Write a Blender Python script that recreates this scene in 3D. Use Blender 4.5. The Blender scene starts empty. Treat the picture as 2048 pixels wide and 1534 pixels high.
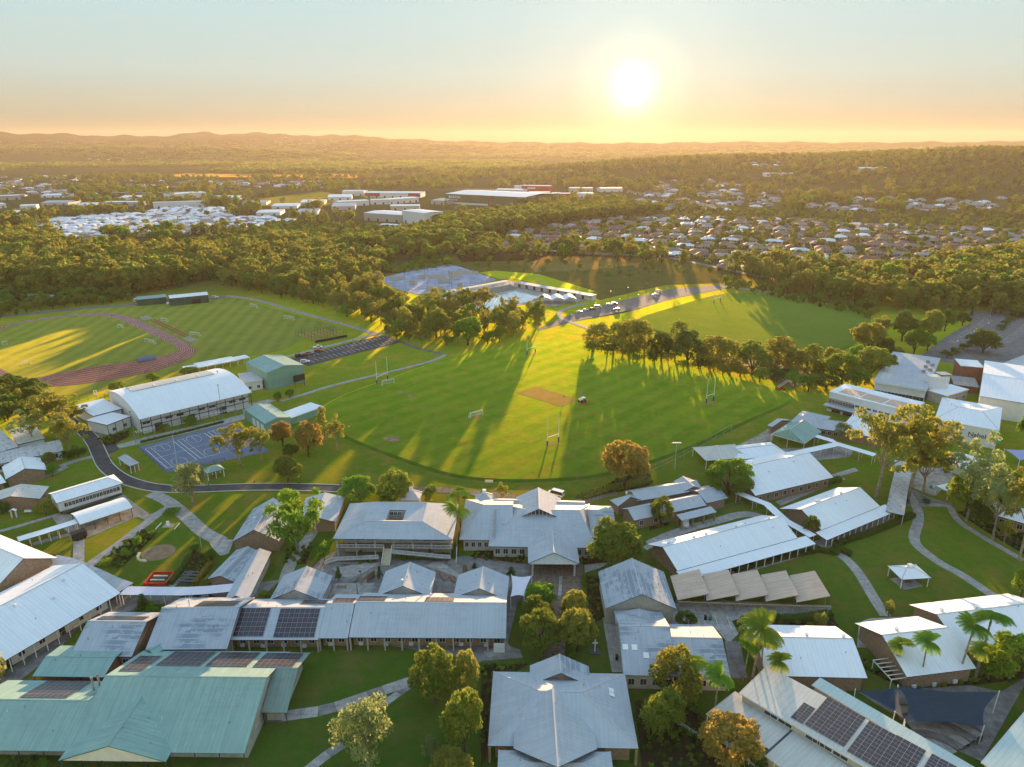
import bpy, math, random
import numpy as np
from mathutils import Vector, Matrix, noise as mnoise

# ------------------------------------------------------------------ camera, sky, sun
SC = bpy.context.scene
COL = SC.collection
FPX, PITCH, CAMZ = 1419.0, math.radians(18.7), 101.0
SUN_EL, SUN_AZ = math.radians(4.3), math.radians(8.95)     # azimuth is measured from +Y towards +X
EXPOSURE = 2.2
cam = bpy.data.cameras.new('camera'); camo = bpy.data.objects.new('camera', cam); COL.objects.link(camo)
camo.location = (0, 0, CAMZ); camo.rotation_euler = (math.pi / 2 - PITCH, 0, 0)
cam.sensor_width = 36.0; cam.lens = 36.0 * FPX / 2048.0
cam.clip_start = 1.0; cam.clip_end = 60000.0
SC.camera = camo
SC.view_settings.view_transform = 'Standard'; SC.view_settings.look = 'None'
SC.view_settings.exposure = EXPOSURE; SC.view_settings.gamma = 1.0
SC.view_settings.use_curve_mapping = False
SC.cycles.use_denoising = True
SC.cycles.max_bounces = 5; SC.cycles.diffuse_bounces = 2; SC.cycles.glossy_bounces = 2
SC.cycles.transmission_bounces = 3; SC.cycles.volume_bounces = 1; SC.cycles.transparent_max_bounces = 8
SC.cycles.sample_clamp_indirect = 3.0
SC.cycles.use_adaptive_sampling = True; SC.cycles.adaptive_threshold = 0.02

sun_dir = Vector((math.sin(SUN_AZ) * math.cos(SUN_EL), math.cos(SUN_AZ) * math.cos(SUN_EL), math.sin(SUN_EL)))
world = bpy.data.worlds.new('World'); SC.world = world; world.use_nodes = True
wn, wl = world.node_tree.nodes, world.node_tree.links
wn.clear()
w_out = wn.new('ShaderNodeOutputWorld'); w_bg = wn.new('ShaderNodeBackground')
sky = wn.new('ShaderNodeTexSky'); sky.sky_type = 'NISHITA'; sky.sun_disc = False
sky.sun_elevation = math.radians(7.0); sky.sun_rotation = SUN_AZ
sky.altitude = 50; sky.air_density = 1.0; sky.dust_density = 1.2; sky.ozone_density = 1.0
# aureole of the low sun: a glow that depends only on the angle to the sun in the sky
tc = wn.new('ShaderNodeTexCoord'); nrm = wn.new('ShaderNodeVectorMath'); nrm.operation = 'NORMALIZE'
dt = wn.new('ShaderNodeVectorMath'); dt.operation = 'DOT_PRODUCT'; dt.inputs[1].default_value = (math.sin(SUN_AZ) * math.cos(math.radians(3.8)), math.cos(SUN_AZ) * math.cos(math.radians(3.8)), math.sin(math.radians(3.8)))
ac = wn.new('ShaderNodeMath'); ac.operation = 'ARCCOSINE'
wl.new(tc.outputs['Generated'], nrm.inputs[0]); wl.new(nrm.outputs[0], dt.inputs[0]); wl.new(dt.outputs['Value'], ac.inputs[0])
dv = wn.new('ShaderNodeMath'); dv.operation = 'DIVIDE'; dv.inputs[1].default_value = math.radians(40); wl.new(ac.outputs[0], dv.inputs[0])
ramp = wn.new('ShaderNodeValToRGB'); wl.new(dv.outputs[0], ramp.inputs[0])
cr = ramp.color_ramp; cr.interpolation = 'EASE'
cr.elements[0].position = 0.0; cr.elements[0].color = (1.0, 0.93, 0.72, 1)
cr.elements[1].position = 1.0; cr.elements[1].color = (0, 0, 0, 1)
for p, c in ((0.018, (1.0, 0.93, 0.72)), (0.034, (0.34, 0.30, 0.22)), (0.065, (0.13, 0.11, 0.072)), (0.13, (0.045, 0.036, 0.022)), (0.26, (0.012, 0.009, 0.005)), (0.55, (0.003, 0.002, 0.001))):
    e = cr.elements.new(p); e.color = (*c, 1)
glow_bg = wn.new('ShaderNodeBackground'); glow_bg.inputs['Strength'].default_value = 0.34
wl.new(ramp.outputs[0], glow_bg.inputs['Color'])
# soft warm and pale tint by height over the horizon
sxyz = wn.new('ShaderNodeSeparateXYZ'); wl.new(nrm.outputs[0], sxyz.inputs[0])
tint = wn.new('ShaderNodeValToRGB'); wl.new(sxyz.outputs['Z'], tint.inputs[0])
SKY_TINT = [(0.0, (0.052, 0.046, 0.030)), (0.02, (0.072, 0.068, 0.048)), (0.045, (0.094, 0.097, 0.078)), (0.085, (0.102, 0.124, 0.115)), (0.15, (0.100, 0.135, 0.138)), (0.35, (0.098, 0.136, 0.156)), (1.0, (0.110, 0.160, 0.220))]
te = tint.color_ramp.elements
te[0].position, te[0].color = SKY_TINT[0][0], (*SKY_TINT[0][1], 1)
te[1].position, te[1].color = SKY_TINT[-1][0], (*SKY_TINT[-1][1], 1)
for p, c in SKY_TINT[1:-1]:
    e = te.new(p); e.color = (*c, 1)
tint_bg = wn.new('ShaderNodeBackground'); tint_bg.inputs['Strength'].default_value = 0.86
wl.new(tint.outputs[0], tint_bg.inputs['Color'])
mr = wn.new('ShaderNodeMapRange'); wl.new(sxyz.outputs['Z'], mr.inputs[0]); mr.inputs[1].default_value = -0.03; mr.inputs[2].default_value = -0.004; mr.inputs[3].default_value = 0.08; mr.inputs[4].default_value = 1.14
wl.new(mr.outputs[0], tint_bg.inputs['Strength'])   # under the horizon there is only dark land
ad1 = wn.new('ShaderNodeAddShader'); ad2 = wn.new('ShaderNodeAddShader')
wl.new(sky.outputs[0], w_bg.inputs['Color'])
w_bg.inputs['Strength'].default_value = 0.0008
wl.new(w_bg.outputs[0], ad1.inputs[0]); wl.new(glow_bg.outputs[0], ad1.inputs[1])
wl.new(ad1.outputs[0], ad2.inputs[0]); wl.new(tint_bg.outputs[0], ad2.inputs[1])
wl.new(ad2.outputs[0], w_out.inputs['Surface'])

sl = bpy.data.lights.new('sun', 'SUN'); slo = bpy.data.objects.new('sun', sl); COL.objects.link(slo)
sl.energy = 3.3; sl.angle = math.radians(0.6); sl.color = (1.0, 0.60, 0.28)
slo.rotation_euler = (-sun_dir).to_track_quat('-Z', 'Y').to_euler()
slo.location = (60, 300, 150)

# ------------------------------------------------------------------ survey helpers
CP, SP = math.cos(PITCH), math.sin(PITCH)
def ray(p):
    u, v = (p[0] - 1024.0) / FPX, (p[1] - 767.0) / FPX
    return Vector((u, CP - v * SP, -(SP + v * CP)))
def at(p, z=0.0):
    """ground survey: the point at height z that lies on the sight line through photo point p"""
    d = ray(p); t = (CAMZ - z) / -d.z
    return Vector((d.x * t, d.y * t, z))
def zone(x0, y0, s):
    return lambda x, y: (x0 + x / s, y0 + y / s)
Z1 = zone(0, 1030, 2.926); Z2 = zone(600, 1030, 2.926); Z3 = zone(1200, 1030, 2.415); Z4 = zone(0, 700, 2.926)
Z5 = zone(600, 700, 2.926); Z6 = zone(1250, 680, 2.566); Z7 = zone(0, 500, 2.926); Z8 = zone(650, 480, 2.926)
Z9 = zone(1250, 480, 2.566); Z10 = zone(0, 240, 2.926); Z11 = zone(600, 240, 2.926); Z12 = zone(1250, 240, 2.566)
Y1 = zone(1640, 680, 5.02); Y2 = zone(1380, 760, 4.995); Y3 = zone(1780, 880, 6.134); Y4 = zone(1200, 920, 5.68)
Y5 = zone(0, 760, 6.817); Y6 = zone(0, 930, 5.68); Y7 = zone(680, 360, 3.413); Y8 = zone(750, 510, 4.096)
W1 = zone(160, 680, 3.793); W2 = zone(640, 960, 6.39); W3 = zone(900, 960, 5.12); W4 = zone(380, 1060, 6.015)
W5 = zone(1560, 540, 4.197); W6 = zone(1400, 1320, 3.16); W7 = zone(0, 1230, 3.2); W8 = zone(1180, 1100, 3.938)

# ------------------------------------------------------------------ materials
MATS = {}
def nodes_of(name):
    m = bpy.data.materials.new(name); m.use_nodes = True
    nt = m.node_tree; nt.nodes.clear()
    MATS[name] = m
    return m, nt.nodes, nt.links
def principled(n, l, rough=0.7, spec=0.3, metal=0.0):
    o = n.new('ShaderNodeOutputMaterial'); b = n.new('ShaderNodeBsdfPrincipled')
    b.inputs['Roughness'].default_value = rough; b.inputs['Metallic'].default_value = metal
    b.inputs['Specular IOR Level'].default_value = spec
    l.new(b.outputs[0], o.inputs['Surface'])
    return b
def mixc(n, l, fac, a, b, blend='MIX'):
    m = n.new('ShaderNodeMix'); m.data_type = 'RGBA'; m.blend_type = blend
    for s, v in ((0, fac), (6, a), (7, b)):
        if hasattr(v, 'is_linked') or hasattr(v, 'links'): l.new(v, m.inputs[s])
        elif s == 0: m.inputs[0].default_value = v
        else: m.inputs[s].default_value = (*v[:3], 1)
    return m.outputs[2]
def noise_tex(n, l, vec, scale, detail=3.0, rough=0.55):
    t = n.new('ShaderNodeTexNoise'); t.inputs['Scale'].default_value = scale; t.inputs['Detail'].default_value = detail
    t.inputs['Roughness'].default_value = rough
    if vec is not None: l.new(vec, t.inputs['Vector'])
    return t.outputs['Fac']
def rng(n, l, v, a, b, c=0.0, d=1.0):
    m = n.new('ShaderNodeMapRange'); l.new(v, m.inputs[0])
    m.inputs[1].default_value = a; m.inputs[2].default_value = b; m.inputs[3].default_value = c; m.inputs[4].default_value = d
    return m.outputs[0]
def scaled(n, l, vec, s):
    m = n.new('ShaderNodeMapping'); l.new(vec, m.inputs['Vector']); m.inputs['Scale'].default_value = s
    return m.outputs[0]
def bump(n, l, h, strength, dist=0.1):
    b = n.new('ShaderNodeBump'); b.inputs['Strength'].default_value = strength; b.inputs['Distance'].default_value = dist
    l.new(h, b.inputs['Height']); return b.outputs[0]

def mat_plain(name, col, rough=0.6, var=0.12, scale=1.2, spec=0.3, metal=0.0, rnd=0.0, joint=0.0):
    m, n, l = nodes_of(name); b = principled(n, l, rough, spec, metal)
    g = n.new('ShaderNodeTexCoord').outputs['Object']
    f = noise_tex(n, l, g, scale, 4)
    d = tuple(max(0, c * (1 - var * 1.6)) for c in col); e = tuple(min(1, c * (1 + var)) for c in col)
    c = mixc(n, l, rng(n, l, f, 0.3, 0.7), d, e)
    if rnd:
        oi = n.new('ShaderNodeObjectInfo'); k = rng(n, l, oi.outputs['Random'], 0, 1, 1 - rnd, 1 + rnd)
        cc = n.new('ShaderNodeCombineColor')
        for i in range(3): l.new(k, cc.inputs[i])
        c = mixc(n, l, 1.0, c, cc.outputs[0], 'MULTIPLY')
    if joint:
        bt = n.new('ShaderNodeTexBrick'); l.new(g, bt.inputs['Vector']); bt.inputs['Scale'].default_value = 1.0; bt.inputs['Brick Width'].default_value = joint; bt.inputs['Row Height'].default_value = joint * .8
        bt.inputs['Mortar Size'].default_value = .035; bt.inputs['Color1'].default_value = (1, 1, 1, 1); bt.inputs['Color2'].default_value = (.84, .84, .86, 1); bt.inputs['Mortar'].default_value = (.5, .5, .5, 1); bt.offset = 0
        st = noise_tex(n, l, g, .12, 7, .7); c = mixc(n, l, 1.0, c, bt.outputs['Color'], 'MULTIPLY'); c = mixc(n, l, rng(n, l, st, .45, .7, 0, .5), c, tuple(x * .6 for x in col))
    l.new(c, b.inputs['Base Color'])
    return m

def grass_shader(n, l, c, sheen=(15.5, 9.4, 1.1), amt=1.0, near_fac=None):
    """turf: a diffuse mat of blades with the bright fuzz that upright blades show in raking light"""
    o = n.new('ShaderNodeOutputMaterial'); d = n.new('ShaderNodeBsdfDiffuse'); d.inputs['Roughness'].default_value = 1.0
    s = n.new('ShaderNodeBsdfSheen'); s.distribution = 'MICROFIBER'; s.inputs['Roughness'].default_value = SHEEN_R
    l.new(c, d.inputs['Color']); sc_ = mixc(n, l, 1.0, c, tuple(x * amt for x in sheen), 'MULTIPLY')
    if near_fac is not None: sc_ = mixc(n, l, near_fac, (0, 0, 0), sc_)
    l.new(sc_, s.inputs['Color'])
    ad = n.new('ShaderNodeAddShader'); l.new(d.outputs[0], ad.inputs[0]); l.new(s.outputs[0], ad.inputs[1]); l.new(ad.outputs[0], o.inputs['Surface'])
SHEEN_R = 0.34
def mat_grass(name, a, b_, dry, dry_amt=0.45, mow=0.0, mow_dir=0.0, mow_w=9.0, blades=1.0):
    m, n, l = nodes_of(name)
    pos = n.new('ShaderNodeNewGeometry').outputs['Position']
    f1 = noise_tex(n, l, pos, 0.05, 6, 0.65); f2 = noise_tex(n, l, pos, 0.16, 8, 0.72); f3 = noise_tex(n, l, pos, 2.6, 4, 0.7)
    c = mixc(n, l, rng(n, l, f1, 0.32, 0.68), a, b_)
    c = mixc(n, l, rng(n, l, f2, 0.46, 0.66, 0, dry_amt), c, dry)
    c = mixc(n, l, rng(n, l, f3, 0.25, 0.75, 0.0, 0.45), c, tuple(x * 0.5 for x in a))
    if mow:
        mp = n.new('ShaderNodeMapping'); l.new(pos, mp.inputs['Vector']); mp.inputs['Rotation'].default_value = (0, 0, mow_dir)
        w = n.new('ShaderNodeTexWave'); w.inputs['Scale'].default_value = 0.314 / mow_w; w.inputs['Distortion'].default_value = 0.6
        w.inputs['Detail'].default_value = 1; l.new(mp.outputs[0], w.inputs['Vector'])
        c = mixc(n, l, rng(n, l, w.outputs['Fac'], 0.3, 0.7, 0, mow), c, tuple(x * 1.5 for x in b_))
    if blades: grass_shader(n, l, c, amt=blades)
    else:
        b = principled(n, l, 0.95, 0.0); l.new(c, b.inputs['Base Color']); l.new(bump(n, l, f3, 0.5, 0.1), b.inputs['Normal'])
    return m

def mat_metal_roof(name, col, rib=0.76, dew=0.0, rust=0.0, rough=0.45, grime=0.25, dewcol=None, lapk=0.30):
    """painted sheet roofing: lap lines down the fall, streaks, and rows of drying dew (uv in metres, u along the eave)"""
    m, n, l = nodes_of(name); b = principled(n, l, 0.65, 0.10, 0.0)
    uv = n.new('ShaderNodeUVMap').outputs[0]
    sx = n.new('ShaderNodeSeparateXYZ'); l.new(uv, sx.inputs[0])
    md = n.new('ShaderNodeMath'); md.operation = 'MODULO'; l.new(sx.outputs[0], md.inputs[0]); md.inputs[1].default_value = rib
    ab = n.new('ShaderNodeMath'); ab.operation = 'ABSOLUTE'; l.new(md.outputs[0], ab.inputs[0])
    lap = rng(n, l, ab.outputs[0], 0.03, 0.075, 1, 0)
    streak = noise_tex(n, l, scaled(n, l, uv, (1.6, 0.10, 1)), 1.0, 5, 0.65)
    blot = noise_tex(n, l, uv, 0.22, 4, 0.6)
    c = mixc(n, l, rng(n, l, streak, 0.35, 0.75), tuple(min(1, x * 1.08) for x in col), tuple(x * (1 - grime) for x in col))
    c = mixc(n, l, rng(n, l, blot, 0.35, 0.7, 0, 0.6), c, tuple(x * (1 - grime * 0.7) for x in col))
    c = mixc(n, l, rng(n, l, lap, 0, 1, 0, lapk), c, tuple(x * 0.45 for x in col))
    if dew:
        w = n.new('ShaderNodeMath'); w.operation = 'MODULO'; l.new(sx.outputs[1], w.inputs[0]); w.inputs[1].default_value = 1.15
        wa = n.new('ShaderNodeMath'); wa.operation = 'ABSOLUTE'; l.new(w.outputs[0], wa.inputs[0])
        row = rng(n, l, wa.outputs[0], 0.10, 0.30, 0, 1)
        ed = noise_tex(n, l, scaled(n, l, uv, (0.5, 0.9, 1)), 0.7, 5, 0.7)
        area = noise_tex(n, l, scaled(n, l, uv, (0.10, 0.12, 1)), 1.0, 2)
        k = n.new('ShaderNodeMath'); k.operation = 'MULTIPLY'; l.new(row, k.inputs[0]); l.new(rng(n, l, ed, 0.42, 0.50), k.inputs[1])
        k2 = n.new('ShaderNodeMath'); k2.operation = 'MULTIPLY'; l.new(k.outputs[0], k2.inputs[0]); l.new(rng(n, l, area, 0.42, 0.52, 0, dew), k2.inputs[1])
        c = mixc(n, l, k2.outputs[0], c, dewcol or tuple(x * 0.55 for x in col))
    if rust:
        f = noise_tex(n, l, scaled(n, l, uv, (0.8, 0.5, 1)), 1.2, 6, 0.7)
        c = mixc(n, l, rng(n, l, f, 0.52, 0.66, 0, rust), c, (0.10, 0.09, 0.085))
    l.new(c, b.inputs['Base Color'])
    l.new(bump(n, l, lap, 0.5, 0.04), b.inputs['Normal'])
    return m

def mat_leaf(name, a, b_, tip, trans=0.5, rnd=0.22):
    m, n, l = nodes_of(name)
    o = n.new('ShaderNodeOutputMaterial'); d = n.new('ShaderNodeBsdfDiffuse'); t = n.new('ShaderNodeBsdfTranslucent'); mx = n.new('ShaderNodeMixShader')
    tcn = n.new('ShaderNodeTexCoord'); oi = n.new('ShaderNodeObjectInfo')
    f = noise_tex(n, l, tcn.outputs['Object'], 0.55, 4, 0.65)
    gi = n.new('ShaderNodeNewGeometry')
    c = mixc(n, l, rng(n, l, f, 0.3, 0.7), a, b_)
    c = mixc(n, l, rng(n, l, gi.outputs['Random Per Island'], 0.0, 1.0, 0.0, 0.55), c, tip)
    k = rng(n, l, oi.outputs['Random'], 0, 1, 1 - rnd, 1 + rnd)
    cc = n.new('ShaderNodeCombineColor'); l.new(rng(n, l, oi.outputs['Random'], 0, 1, 1 - rnd, 1 + rnd * 0.8), cc.inputs[0]); l.new(k, cc.inputs[1]); l.new(k, cc.inputs[2])
    c = mixc(n, l, 1.0, c, cc.outputs[0], 'MULTIPLY')
    l.new(c, d.inputs['Color'])
    tcol = mixc(n, l, 0.5, c, tuple(min(1, x * 1.6) for x in tip)); l.new(tcol, t.inputs['Color'])
    mx.inputs[0].default_value = trans; l.new(d.outputs[0], mx.inputs[1]); l.new(t.outputs[0], mx.inputs[2]); l.new(mx.outputs[0], o.inputs['Surface'])
    return m

mat_grass('lawn', (0.042, 0.104, 0.014), (0.066, 0.130, 0.020), (0.135, 0.120, 0.045), 0.7)
mat_grass('oval_turf', (0.040, 0.110, 0.012), (0.068, 0.138, 0.018), (0.13, 0.13, 0.042), 0.6, 0.14, 0.75, 9)
mat_grass('track_turf', (0.065, 0.115, 0.035), (0.092, 0.140, 0.048), (0.14, 0.15, 0.07), 0.5, 0.18, -0.12, 8, blades=.5)
mat_grass('far_turf', (0.066, 0.150, 0.028), (0.088, 0.168, 0.038), (0.12, 0.165, 0.05), 0.5, blades=.22)
mat_grass('paddock_turf', (0.10, 0.15, 0.04), (0.13, 0.17, 0.05), (0.20, 0.19, 0.09), 0.5, blades=.04)
mat_grass('rough_grass', (0.062, 0.085, 0.028), (0.090, 0.104, 0.038), (0.13, 0.125, 0.05), 0.7, blades=.08)
mat_grass('dry_grass', (0.11, 0.115, 0.045), (0.15, 0.14, 0.06), (0.20, 0.17, 0.09), 0.7, blades=.10)
mat_grass('garden_bed', (0.045, 0.032, 0.020), (0.065, 0.045, 0.026), (0.04, 0.055, 0.018), 0.6, blades=0)
mat_grass('pitch_clay', (0.155, 0.155, 0.065), (0.19, 0.18, 0.085), (0.11, 0.135, 0.04), 0.5, blades=.4)
mat_plain('asphalt', (0.062, 0.062, 0.066), 0.9, 0.25, 0.35)
mat_plain('road_grey', (0.15, 0.145, 0.14), 0.9, 0.18, 0.3)
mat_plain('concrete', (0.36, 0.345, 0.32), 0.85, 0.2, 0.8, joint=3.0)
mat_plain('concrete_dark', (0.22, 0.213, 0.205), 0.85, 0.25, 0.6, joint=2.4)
mat_plain('paving_brick', (0.21, 0.155, 0.12), 0.85, 0.3, 1.1, joint=1.2)
mat_plain('gravel', (0.30, 0.265, 0.22), 0.95, 0.25, 0.5)
mat_plain('kerb', (0.50, 0.49, 0.46), 0.8, 0.1, 1.0)
mat_plain('line_paint', (0.75, 0.75, 0.74), 0.7, 0.05)
mat_plain('track_red', (0.25, 0.070, 0.042), 0.9, 0.22, 0.12)
mat_plain('court_blue', (0.110, 0.148, 0.215), 0.75, 0.07, 0.3)
mat_plain('court_pale', (0.30, 0.37, 0.50), 0.75, 0.2, 0.15, joint=16.0)
mat_plain('bark', (0.30, 0.25, 0.19), 0.9, 0.35, 1.5)
mat_plain('bark_dark', (0.11, 0.085, 0.06), 0.95, 0.3, 1.5)
mat_plain('brick_wall', (0.33, 0.22, 0.145), 0.85, 0.18, 2.0)
mat_plain('brick_red', (0.30, 0.115, 0.07), 0.85, 0.18, 2.0)
mat_plain('cream_wall', (0.52, 0.47, 0.38), 0.8, 0.10, 0.8)
mat_plain('white_wall', (0.70, 0.70, 0.68), 0.7, 0.06, 0.6)
mat_plain('grey_wall', (0.42, 0.40, 0.36), 0.8, 0.15, 0.8)
mat_plain('green_wall', (0.20, 0.36, 0.28), 0.6, 0.08, 0.5)
mat_plain('dark_green_wall', (0.045, 0.10, 0.07), 0.7, 0.1, 0.5)
mat_plain('white_paint', (0.78, 0.78, 0.76), 0.5, 0.05)
mat_plain('fascia_dark', (0.06, 0.075, 0.10), 0.6, 0.1)
mat_plain('fascia_green', (0.05, 0.13, 0.12), 0.6, 0.1)
mat_plain('steel', (0.33, 0.34, 0.35), 0.45, 0.1, 1.0, 0.4, 0.5)
mat_plain('dark_steel', (0.06, 0.065, 0.07), 0.5, 0.1)
mat_plain('window_glass', (0.03, 0.038, 0.045), 0.12, 0.1, 0.5, 0.6)
mat_plain('solar_glass', (0.020, 0.018, 0.032), 0.30, 0.2, 1.0, 0.5)
mat_plain('solar_frame', (0.46, 0.47, 0.49), 0.4, 0.05)
mat_plain('timber', (0.24, 0.165, 0.10), 0.8, 0.2, 2.0)
mat_plain('purple_banner', (0.055, 0.035, 0.24), 0.7, 0.05)
mat_plain('red_plastic', (0.62, 0.03, 0.02), 0.5, 0.05)
mat_plain('black_plastic', (0.02, 0.02, 0.022), 0.5, 0.05)
mat_plain('bin_green', (0.02, 0.22, 0.11), 0.5, 0.05)
mat_plain('teal_trim', (0.03, 0.36, 0.26), 0.5, 0.05)
mat_plain('shade_white', (0.62, 0.60, 0.68), 0.8, 0.05)
mat_plain('shade_navy', (0.012, 0.035, 0.06), 0.8, 0.1)
mat_plain('shade_blue', (0.30, 0.33, 0.52), 0.8, 0.05)
mat_plain('sandstone', (0.58, 0.52, 0.36), 0.9, 0.1)
mat_plain('pad_blue', (0.03, 0.04, 0.22), 0.7, 0.05)
mat_plain('water', (0.40, 0.58, 0.66), 0.08, 0.2, 0.2, 0.5)
mat_plain('tyre', (0.015, 0.015, 0.016), 0.8, 0.05)
mat_plain('tail_lamp', (0.35, 0.01, 0.01), 0.3, 0.05)
mat_plain('roof_tile_red', (0.24, 0.11, 0.08), 0.8, 0.2, 0.6, rnd=0.25)
mat_plain('roof_tile_brown', (0.19, 0.14, 0.115), 0.8, 0.2, 0.6, rnd=0.3)
mat_plain('roof_tile_grey', (0.28, 0.27, 0.27), 0.8, 0.2, 0.6, rnd=0.3)
mat_plain('roof_pale', (0.68, 0.70, 0.74), 0.6, 0.1, 0.4, rnd=0.2)
mat_plain('house_wall', (0.50, 0.42, 0.33), 0.85, 0.1, 0.5, rnd=0.3)
mat_plain('sign_red', (0.50, 0.03, 0.03), 0.6, 0.05)
mat_plain('sign_maroon', (0.26, 0.02, 0.06), 0.6, 0.05)
mat_plain('sign_green', (0.06, 0.12, 0.075), 0.7, 0.05)
mat_plain('letter_dark', (0.02, 0.03, 0.07), 0.6, 0.02)
mat_plain('earth', (0.26, 0.17, 0.10), 0.95, 0.25, 0.4)
mat_metal_roof('roof_white', (0.76, 0.785, 0.81), 0.76, 0, 0, 0.5, 0.11)
mat_metal_roof('roof_blue_grey', (0.42, 0.46, 0.50), 0.76, 0.22, 0, 0.45, 0.15)
mat_metal_roof('roof_dew', (0.40, 0.44, 0.485), 0.76, 0.85, 0, 0.45, 0.2, (0.20, 0.24, 0.29))
mat_metal_roof('roof_green', (0.26, 0.41, 0.375), 0.72, 0.15, 0.06, 0.5, 0.30)
mat_metal_roof('roof_green_moss', (0.22, 0.31, 0.275), 0.72, 0.7, 0.25, 0.5, 0.35)
mat_metal_roof('roof_cream', (0.56, 0.55, 0.50), 0.76, 0, 0.05, 0.5, 0.22)
mat_metal_roof('roof_green_pale', (0.46, 0.56, 0.54), 0.76, 0, 0, 0.5, 0.15)
mat_metal_roof('roof_rusty', (0.52, 0.53, 0.53), 0.76, 0, 0.8, 0.6, 0.3)
mat_metal_roof('roof_brown', (0.60, 0.45, 0.35), 0.52, 0, 0.0, 0.5, 0.3, lapk=.85)
mat_leaf('leaf_olive', (0.110, 0.188, 0.031), (0.165, 0.242, 0.043), (0.251, 0.278, 0.054))
mat_leaf('leaf_gold', (0.165, 0.211, 0.037), (0.235, 0.260, 0.050), (0.361, 0.332, 0.077))
mat_leaf('leaf_green', (0.071, 0.197, 0.024), (0.118, 0.260, 0.034), (0.204, 0.314, 0.046))
mat_leaf('leaf_dark', (0.047, 0.111, 0.022), (0.082, 0.157, 0.031), (0.133, 0.188, 0.043))
mat_leaf('leaf_bright', (0.119, 0.238, 0.028), (0.182, 0.301, 0.039), (0.280, 0.336, 0.056))
mat_leaf('leaf_grey', (0.165, 0.233, 0.092), (0.220, 0.278, 0.116), (0.314, 0.358, 0.154))
mat_leaf('leaf_rust', (0.204, 0.197, 0.046), (0.282, 0.233, 0.055), (0.392, 0.269, 0.077))
M = MATS
# ------------------------------------------------------------------ object helpers
def link(o, parent=None):
    COL.objects.link(o)
    if parent is not None: o.parent = parent
    return o
def tag(o, label=None, cat=None, group=None, kind=None):
    if label: o['label'] = label
    if cat: o['category'] = cat
    if group: o['group'] = group
    if kind: o['kind'] = kind
    return o
def thing(name, label, cat, loc=(0, 0, 0), rz=0.0, group=None, parent=None):
    o = bpy.data.objects.new(name, None); o.empty_display_size = 0.5
    o.location = loc; o.rotation_euler = (0, 0, rz)
    link(o, parent)
    return tag(o, label, cat, group)
def put(name, me, parent=None, loc=(0, 0, 0), rz=0.0, scale=None):
    o = bpy.data.objects.new(name, me); o.location = loc; o.rotation_euler = (0, 0, rz)
    if scale is not None: o.scale = scale if hasattr(scale, '__len__') else (scale,) * 3
    return link(o, parent)
def copy_tree(root, loc, rz=None, label=None, group=None, scale=None):
    r = root.copy(); COL.objects.link(r); r.location = loc
    if rz is not None: r.rotation_euler = (0, 0, rz)
    if label: r['label'] = label
    if group: r['group'] = group
    if scale is not None: r.scale = (scale,) * 3
    for ch in list(root.children):
        c = ch.copy(); COL.objects.link(c); c.parent = r
        for g in list(ch.children):
            d = g.copy(); COL.objects.link(d); d.parent = c
    return r

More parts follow.
